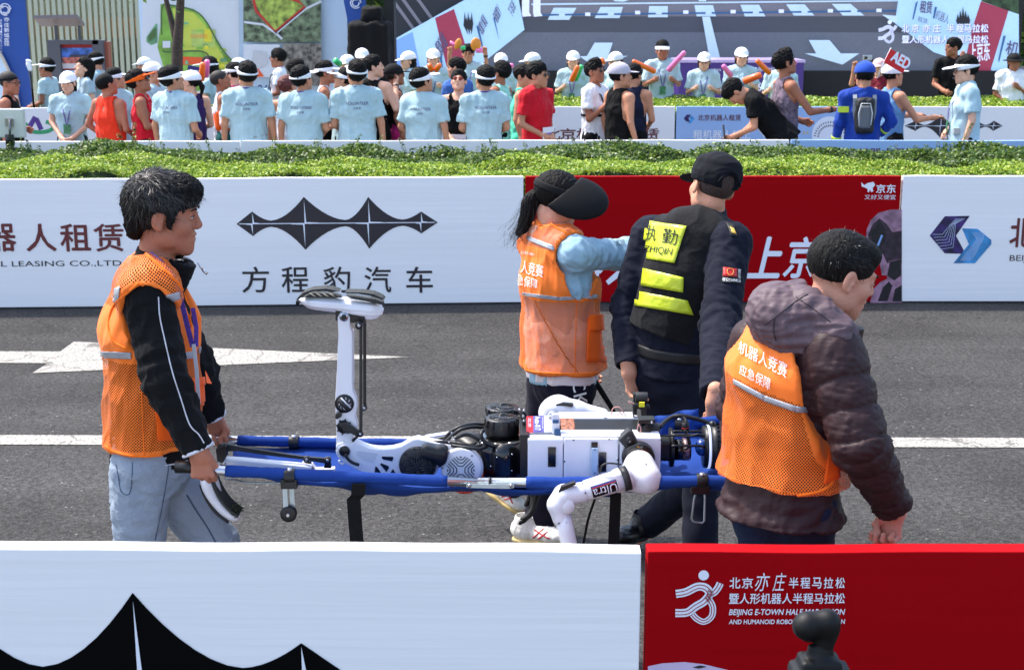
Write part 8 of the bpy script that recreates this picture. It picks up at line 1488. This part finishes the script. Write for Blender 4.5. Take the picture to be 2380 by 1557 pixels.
# printed ULTRA plate wrapped on the upper arm
u_ = nrm(np.cross(ax, V3(0,-1,0))); u_ = u_ if u_[2] > 0 else -u_; pc = P(1405,1130,4.41); B = None
mid_ = A0+ax*.075; cr = .0345; side = nrm(V3(0,-1,0)-ax*np.dot(V3(0,-1,0), ax))
def arc(h, ang, r=cr+.0012): return mid_+ax*h+(side*math.cos(ang)+u_*math.sin(ang))*r
V = []; F = []; n1, n2 = 8, 10
for i in range(n1+1):
    for j in range(n2+1): V.append(arc(-.042+.084*i/n1, -.62+1.15*j/n2))
F = [(i*(n2+1)+j, (i+1)*(n2+1)+j, (i+1)*(n2+1)+j+1, i*(n2+1)+j+1) for i in range(n1) for j in range(n2)]
MB().add(V, F, 0, True).build('name_plate', BGL, RB)
for nm, m, a0, a1 in (('plate_line', mat('plate_red', (200,40,40), .4), .3, .38), ('plate_line', mat('plate_blue', (60,70,150), .4), .4, .5)):
    V = [arc(-.04+.08*i/8, a, cr+.002) for i in range(9) for a in (a0, a1)]; MB().add(V, [(2*i, 2*i+2, 2*i+3, 2*i+1) for i in range(8)]).build(nm, m, RB)
me, co = text_mesh('Ultra'); lo, hi = co.min(0), co.max(0)
bm = bmesh.new(); bm.from_mesh(me); bmesh.ops.triangulate(bm, faces=bm.faces)
for _ in range(3):
    el_ = [e for e in bm.edges if e.calc_length() > .12]
    if el_: bmesh.ops.subdivide_edges(bm, edges=el_, cuts=1); bmesh.ops.triangulate(bm, faces=bm.faces)
for v in bm.verts:
    a_ = (v.co.x-lo[0])/(hi[0]-lo[0]); b_ = (v.co.y-lo[1])/(hi[1]-lo[1]); h_ = -.039+.078*a_; g_ = .24-.8*b_; v.co = Vector(arc(h_, g_, cr+.0025))
bm.to_mesh(me); bm.free(); me.materials.clear(); link('lettering', me, INK_W, RB)
for x, y_ in ((1132,798),(1153,868),(1010,1090),(955,1095)): disc(ZB, x, y_, 4.372 if y_ < 1000 else 4.36, 6, 'screw_hole', BGL, .003, n=10)
disc(Z2, 540, 1105, 4.416, 12, 'screw_hole', BGL, .003, n=10); disc(Z2, 588, 1380, 4.42, 12, 'screw_hole', BGL, .003, n=10)
# head cage
HC = P(*Z2(760,890),4.70); ax = V3(1,0,0)
S = SDF(.01); S.u(rbox(P(*Z2(780,885),4.68), (.026,.035,.036), None, .01)); put('neck_servo', S.mesh(.004), BPL, RB)
MB().lathe(P(*Z2(855,870),4.70), ax, [(0,.01),(0,.066),(.01,.066),(.01,.01)], 40).build('cage_disc', BPL, RB); MB().lathe(P(*Z2(880,880),4.70), ax, [(0,.035),(0,.06),(.006,.06)], 36).build('cage_rim', BPL, RB)
MB().lathe(P(*Z2(915,900),4.70), ax, [(0,.01),(0,.036),(.035,.036),(.035,.034),(.055,.034),(.055,.01)], 30).build('lidar', BGL, RB); MB().lathe(P(*Z2(1030,895),4.70), ax, [(0,.034),(0,.038),(.022,.038),(.022,.034)], 30).build('lidar_band', mat('lidar_silver', (150,120,120), .3, metal=.6, var=.4, scale=70), RB)
MB().lathe(P(*Z2(1310,860),4.70), ax, [(0,.03),(0,.07),(.012,.072),(.014,.072)], 44).build('head_plate', BPL, RB); LED = mat('led_ring_pale', (206,216,250), .3, emit=.25); MB().lathe(P(*Z2(1360,860),4.70), ax, [(0,.05),(0,.0735),(.008,.0735),(.008,.05)], 48).build('led_ring', LED, RB); MB().lathe(P(*Z2(1405,860),4.70), ax, [(0,.02),(0,.075),(.024,.075),(.03,.07),(.03,.001)], 48).build('head_ring', BPL, RB)
for k in range(24): a = k*math.pi/12; MB().box((-.006,-.0012,-.004),(.006,.0012,.004), R=np.stack([V3(1,0,0), V3(0,-math.sin(a),math.cos(a)), V3(0,math.cos(a),math.sin(a))],1), c=P(*Z2(1500,860),4.70)+V3(0,math.cos(a),math.sin(a))*.0752).build('ring_slot', BGL, RB)
S = SDF(.004); S.u(ell(P(*Z2(1290,870),4.68), (.022,.028,.03))); put('camera_eye', S.mesh(.003), mat('lens_blue', (20,60,130), .08, coat=.8), RB)
for (y0_, z0_) in ((4.645,700),(4.64,850),(4.76,655),(4.72,710)): line3(Z2, [(870,z0_+10),(930,z0_),(1250,z0_),(1340,z0_+14)], y0_, .0045, 'cage_bar', BPL, sm=0)
line3(Z2, [(1060,640),(1100,700),(1120,850),(1060,900)], 4.65, .005, 'cage_bar', BPL); line3(Z2, [(690,720),(760,712),(900,714),(1100,722),(1260,690)], 4.64, .003, 'cable', CBL)
line3(Z2, [(720,600,4.66),(800,520,4.7),(900,460,4.72),(1010,445,4.72),(1200,480,4.72),(1380,540,4.72),(1440,600,4.71)], 0, .0075, 'neck_hose', CBL); line3(Z2, [(1020,450,4.72),(1070,490,4.71),(1080,540,4.70)], 0, .006, 'neck_hose', CBL); MB().cyl(P(*Z2(1070,530),4.7), P(*Z2(1075,640),4.7), .012, n=14).build('hose_socket', BPL, RB); MB().cyl(P(*Z2(1073,600),4.7), P(*Z2(1074,610),4.7), .0128, n=14).build('socket_ring', mat('ring_red', (180,40,30), .4), RB); S = SDF(.004); S.u(cone(P(*Z2(1440,560),4.70), P(*Z2(1440,630),4.70), .013)); put('hose_boot', S.mesh(.004), BPL, RB)
line3(Z2, [(700,1040),(740,1060)], 4.62, .006, 'bolt', BPL, sm=0)
# other lower leg, stretched towards the left end
pr(ZH, [(945,930),(960,905),(990,895),(1100,900),(1580,945),(1640,955),(1640,975),(1500,985),(1000,955),(955,960)], 4.60, .04, 'far_shin', WPL, bev=.005); disc(ZH, 985, 925, 4.595, 24, 'ankle_bearing', SCR, .012); pr(ZA, [(640,1060),(700,1068),(720,1095),(830,1092),(835,1108),(700,1104),(640,1085)], 4.66, .03, 'shin_end', WPL)
pr(ZA, [(160,950),(185,945),(290,965),(480,995),(660,1022),(800,1032),(808,1052),(780,1062),(660,1040),(470,1018),(280,990),(180,990)], 4.62, .012, 'link_rod', DGR); 
for x, y_, r in ((172,974,26),(668,1040,20),(790,1044,20)): disc(ZA, x, y_, 4.612, r, 'rod_end', DGR, .016, n=20); disc(ZA, x, y_, 4.606, r*.45, 'rod_bolt', SCR, .008, n=12)
pr(ZA, [(655,1050),(690,1050),(705,1100),(650,1100)], 4.635, .02, 'rod_lug', BPL); pr(ZA, [(775,1055),(806,1055),(812,1090),(768,1088)], 4.635, .02, 'rod_lug', BPL)
pr(ZA, [(190,925),(240,925),(240,950),(200,950)], 5.0, .01, 'barcode_tag', mat('tag_paper', (226,222,224), .6)); pr(ZA, [(140,980),(200,960),(205,1020),(180,1060),(150,1050)], 4.58, .03, 'ankle_link', BPL)
# hanging shoe of the lower leg
S = SDF(.012); pts = smoothp([P(*ZH(880,1040),4.56), P(*ZH(905,1110),4.56), P(*ZH(950,1190),4.56), P(*ZH(1010,1260),4.56), P(*ZH(1085,1315),4.56)], 3)
for i, (a, b) in enumerate(zip(pts[:-1], pts[1:])): r0 = .034-.0014*i; d_ = nrm(b-a); S.u(fcone(a, b, .045-.0015*i, max(.016, .024-.0008*i), .045-.0015*i, max(.015, .0235-.0008*i), V3(0,1,0)))
put('hanging_shoe', S.mesh(.0045, 1), WPL, RB)
MB().ribbon([p+V3(.018,0,.016)*(1-.02*i) for i, p in enumerate(pts)], .084, V3(0,1,0), .008).build('shoe_sole', SOLB, RB); MB().tube([p+V3(-.02,-.03,-.01) for p in pts], .005, n=6).build('shoe_edge', BPL, RB)
gr = np.array([P(*ZH(1085,1260),4.53)])+RNG.normal(size=(60,3))*np.array([.009,.01,.012]); tag(leaves('grass_bits', gr, .006, mat('grass_dry', (44,58,30), .9, var=.3), RB), kind='stuff')
# closed umbrella strap hanging beside the woman
um = thing('folded_umbrella', 'thin black folded umbrella slung diagonally behind the woman in orange vest', 'umbrella', tuple(P(1405,910,6.0))); MB().tube([P(1368,860,5.98), P(1395,905,5.98), P(1420,945,5.98), P(1436,975,5.98)], [.006,.012,.011,.006], n=8).build('canopy', WEB, um); MB().tube([P(1360,845,5.98), P(1384,868,5.98), P(1388,880,5.98)], .0025, n=5).build('cord', WEB, um)
# ---------------- gimbal camera in the foreground
GB = thing('gimbal_camera', 'dark out-of-focus gimbal camera head in front of the red board', 'camera', tuple(P(1895,1557,2.5))); y = 2.5; GM = mat('gimbal_black', (8,8,9), .55, bump=.05, spec=.3)
def ZG(x, y_): return 1409.2+x*.40792, 1223.8+y_*.40792
S = SDF(.014); S.u(cone(P(*ZG(1140,565),y), P(*ZG(1160,580),y+.05), .026)); S.u(cone(P(*ZG(1260,545),y), P(*ZG(1250,590),y+.02), .024, .022)); S.u(cone(P(*ZG(1160,540),y), P(*ZG(1260,535),y), .014, .016)); S.u(cone(P(*ZG(1262,600),y), P(*ZG(1240,700),y), .018, .016)); put('camera_head', S.mesh(.0035), GM, GB)
S = SDF(.01); S.u(cone(P(*ZG(1240,700),y), P(*ZG(1215,760),y), .018, .024)); S.u(rbox(P(*ZG(1212,800),y), (.038,.03,.022), None, .008)); S.u(rbox(P(*ZG(1180,700),y), (.01,.01,.01), None, .004)); S.u(rbox(P(*ZG(1215,880),y), (.055,.035,.03), None, .008)); put('gimbal_base', S.mesh(.004), GM, GB)
MB().tube([P(*ZG(1215,900),y), V3(P(*ZG(1215,900),y)[0], y, .05)], .016, n=12).build('gimbal_pole', GM, GB); MB().box((-.2,-.2,0),(.2,.2,.05), c=V3(P(*ZG(1215,900),y)[0], y, 0), R=np.eye(3)).build('stand_foot', GM, GB, bevel=.01)
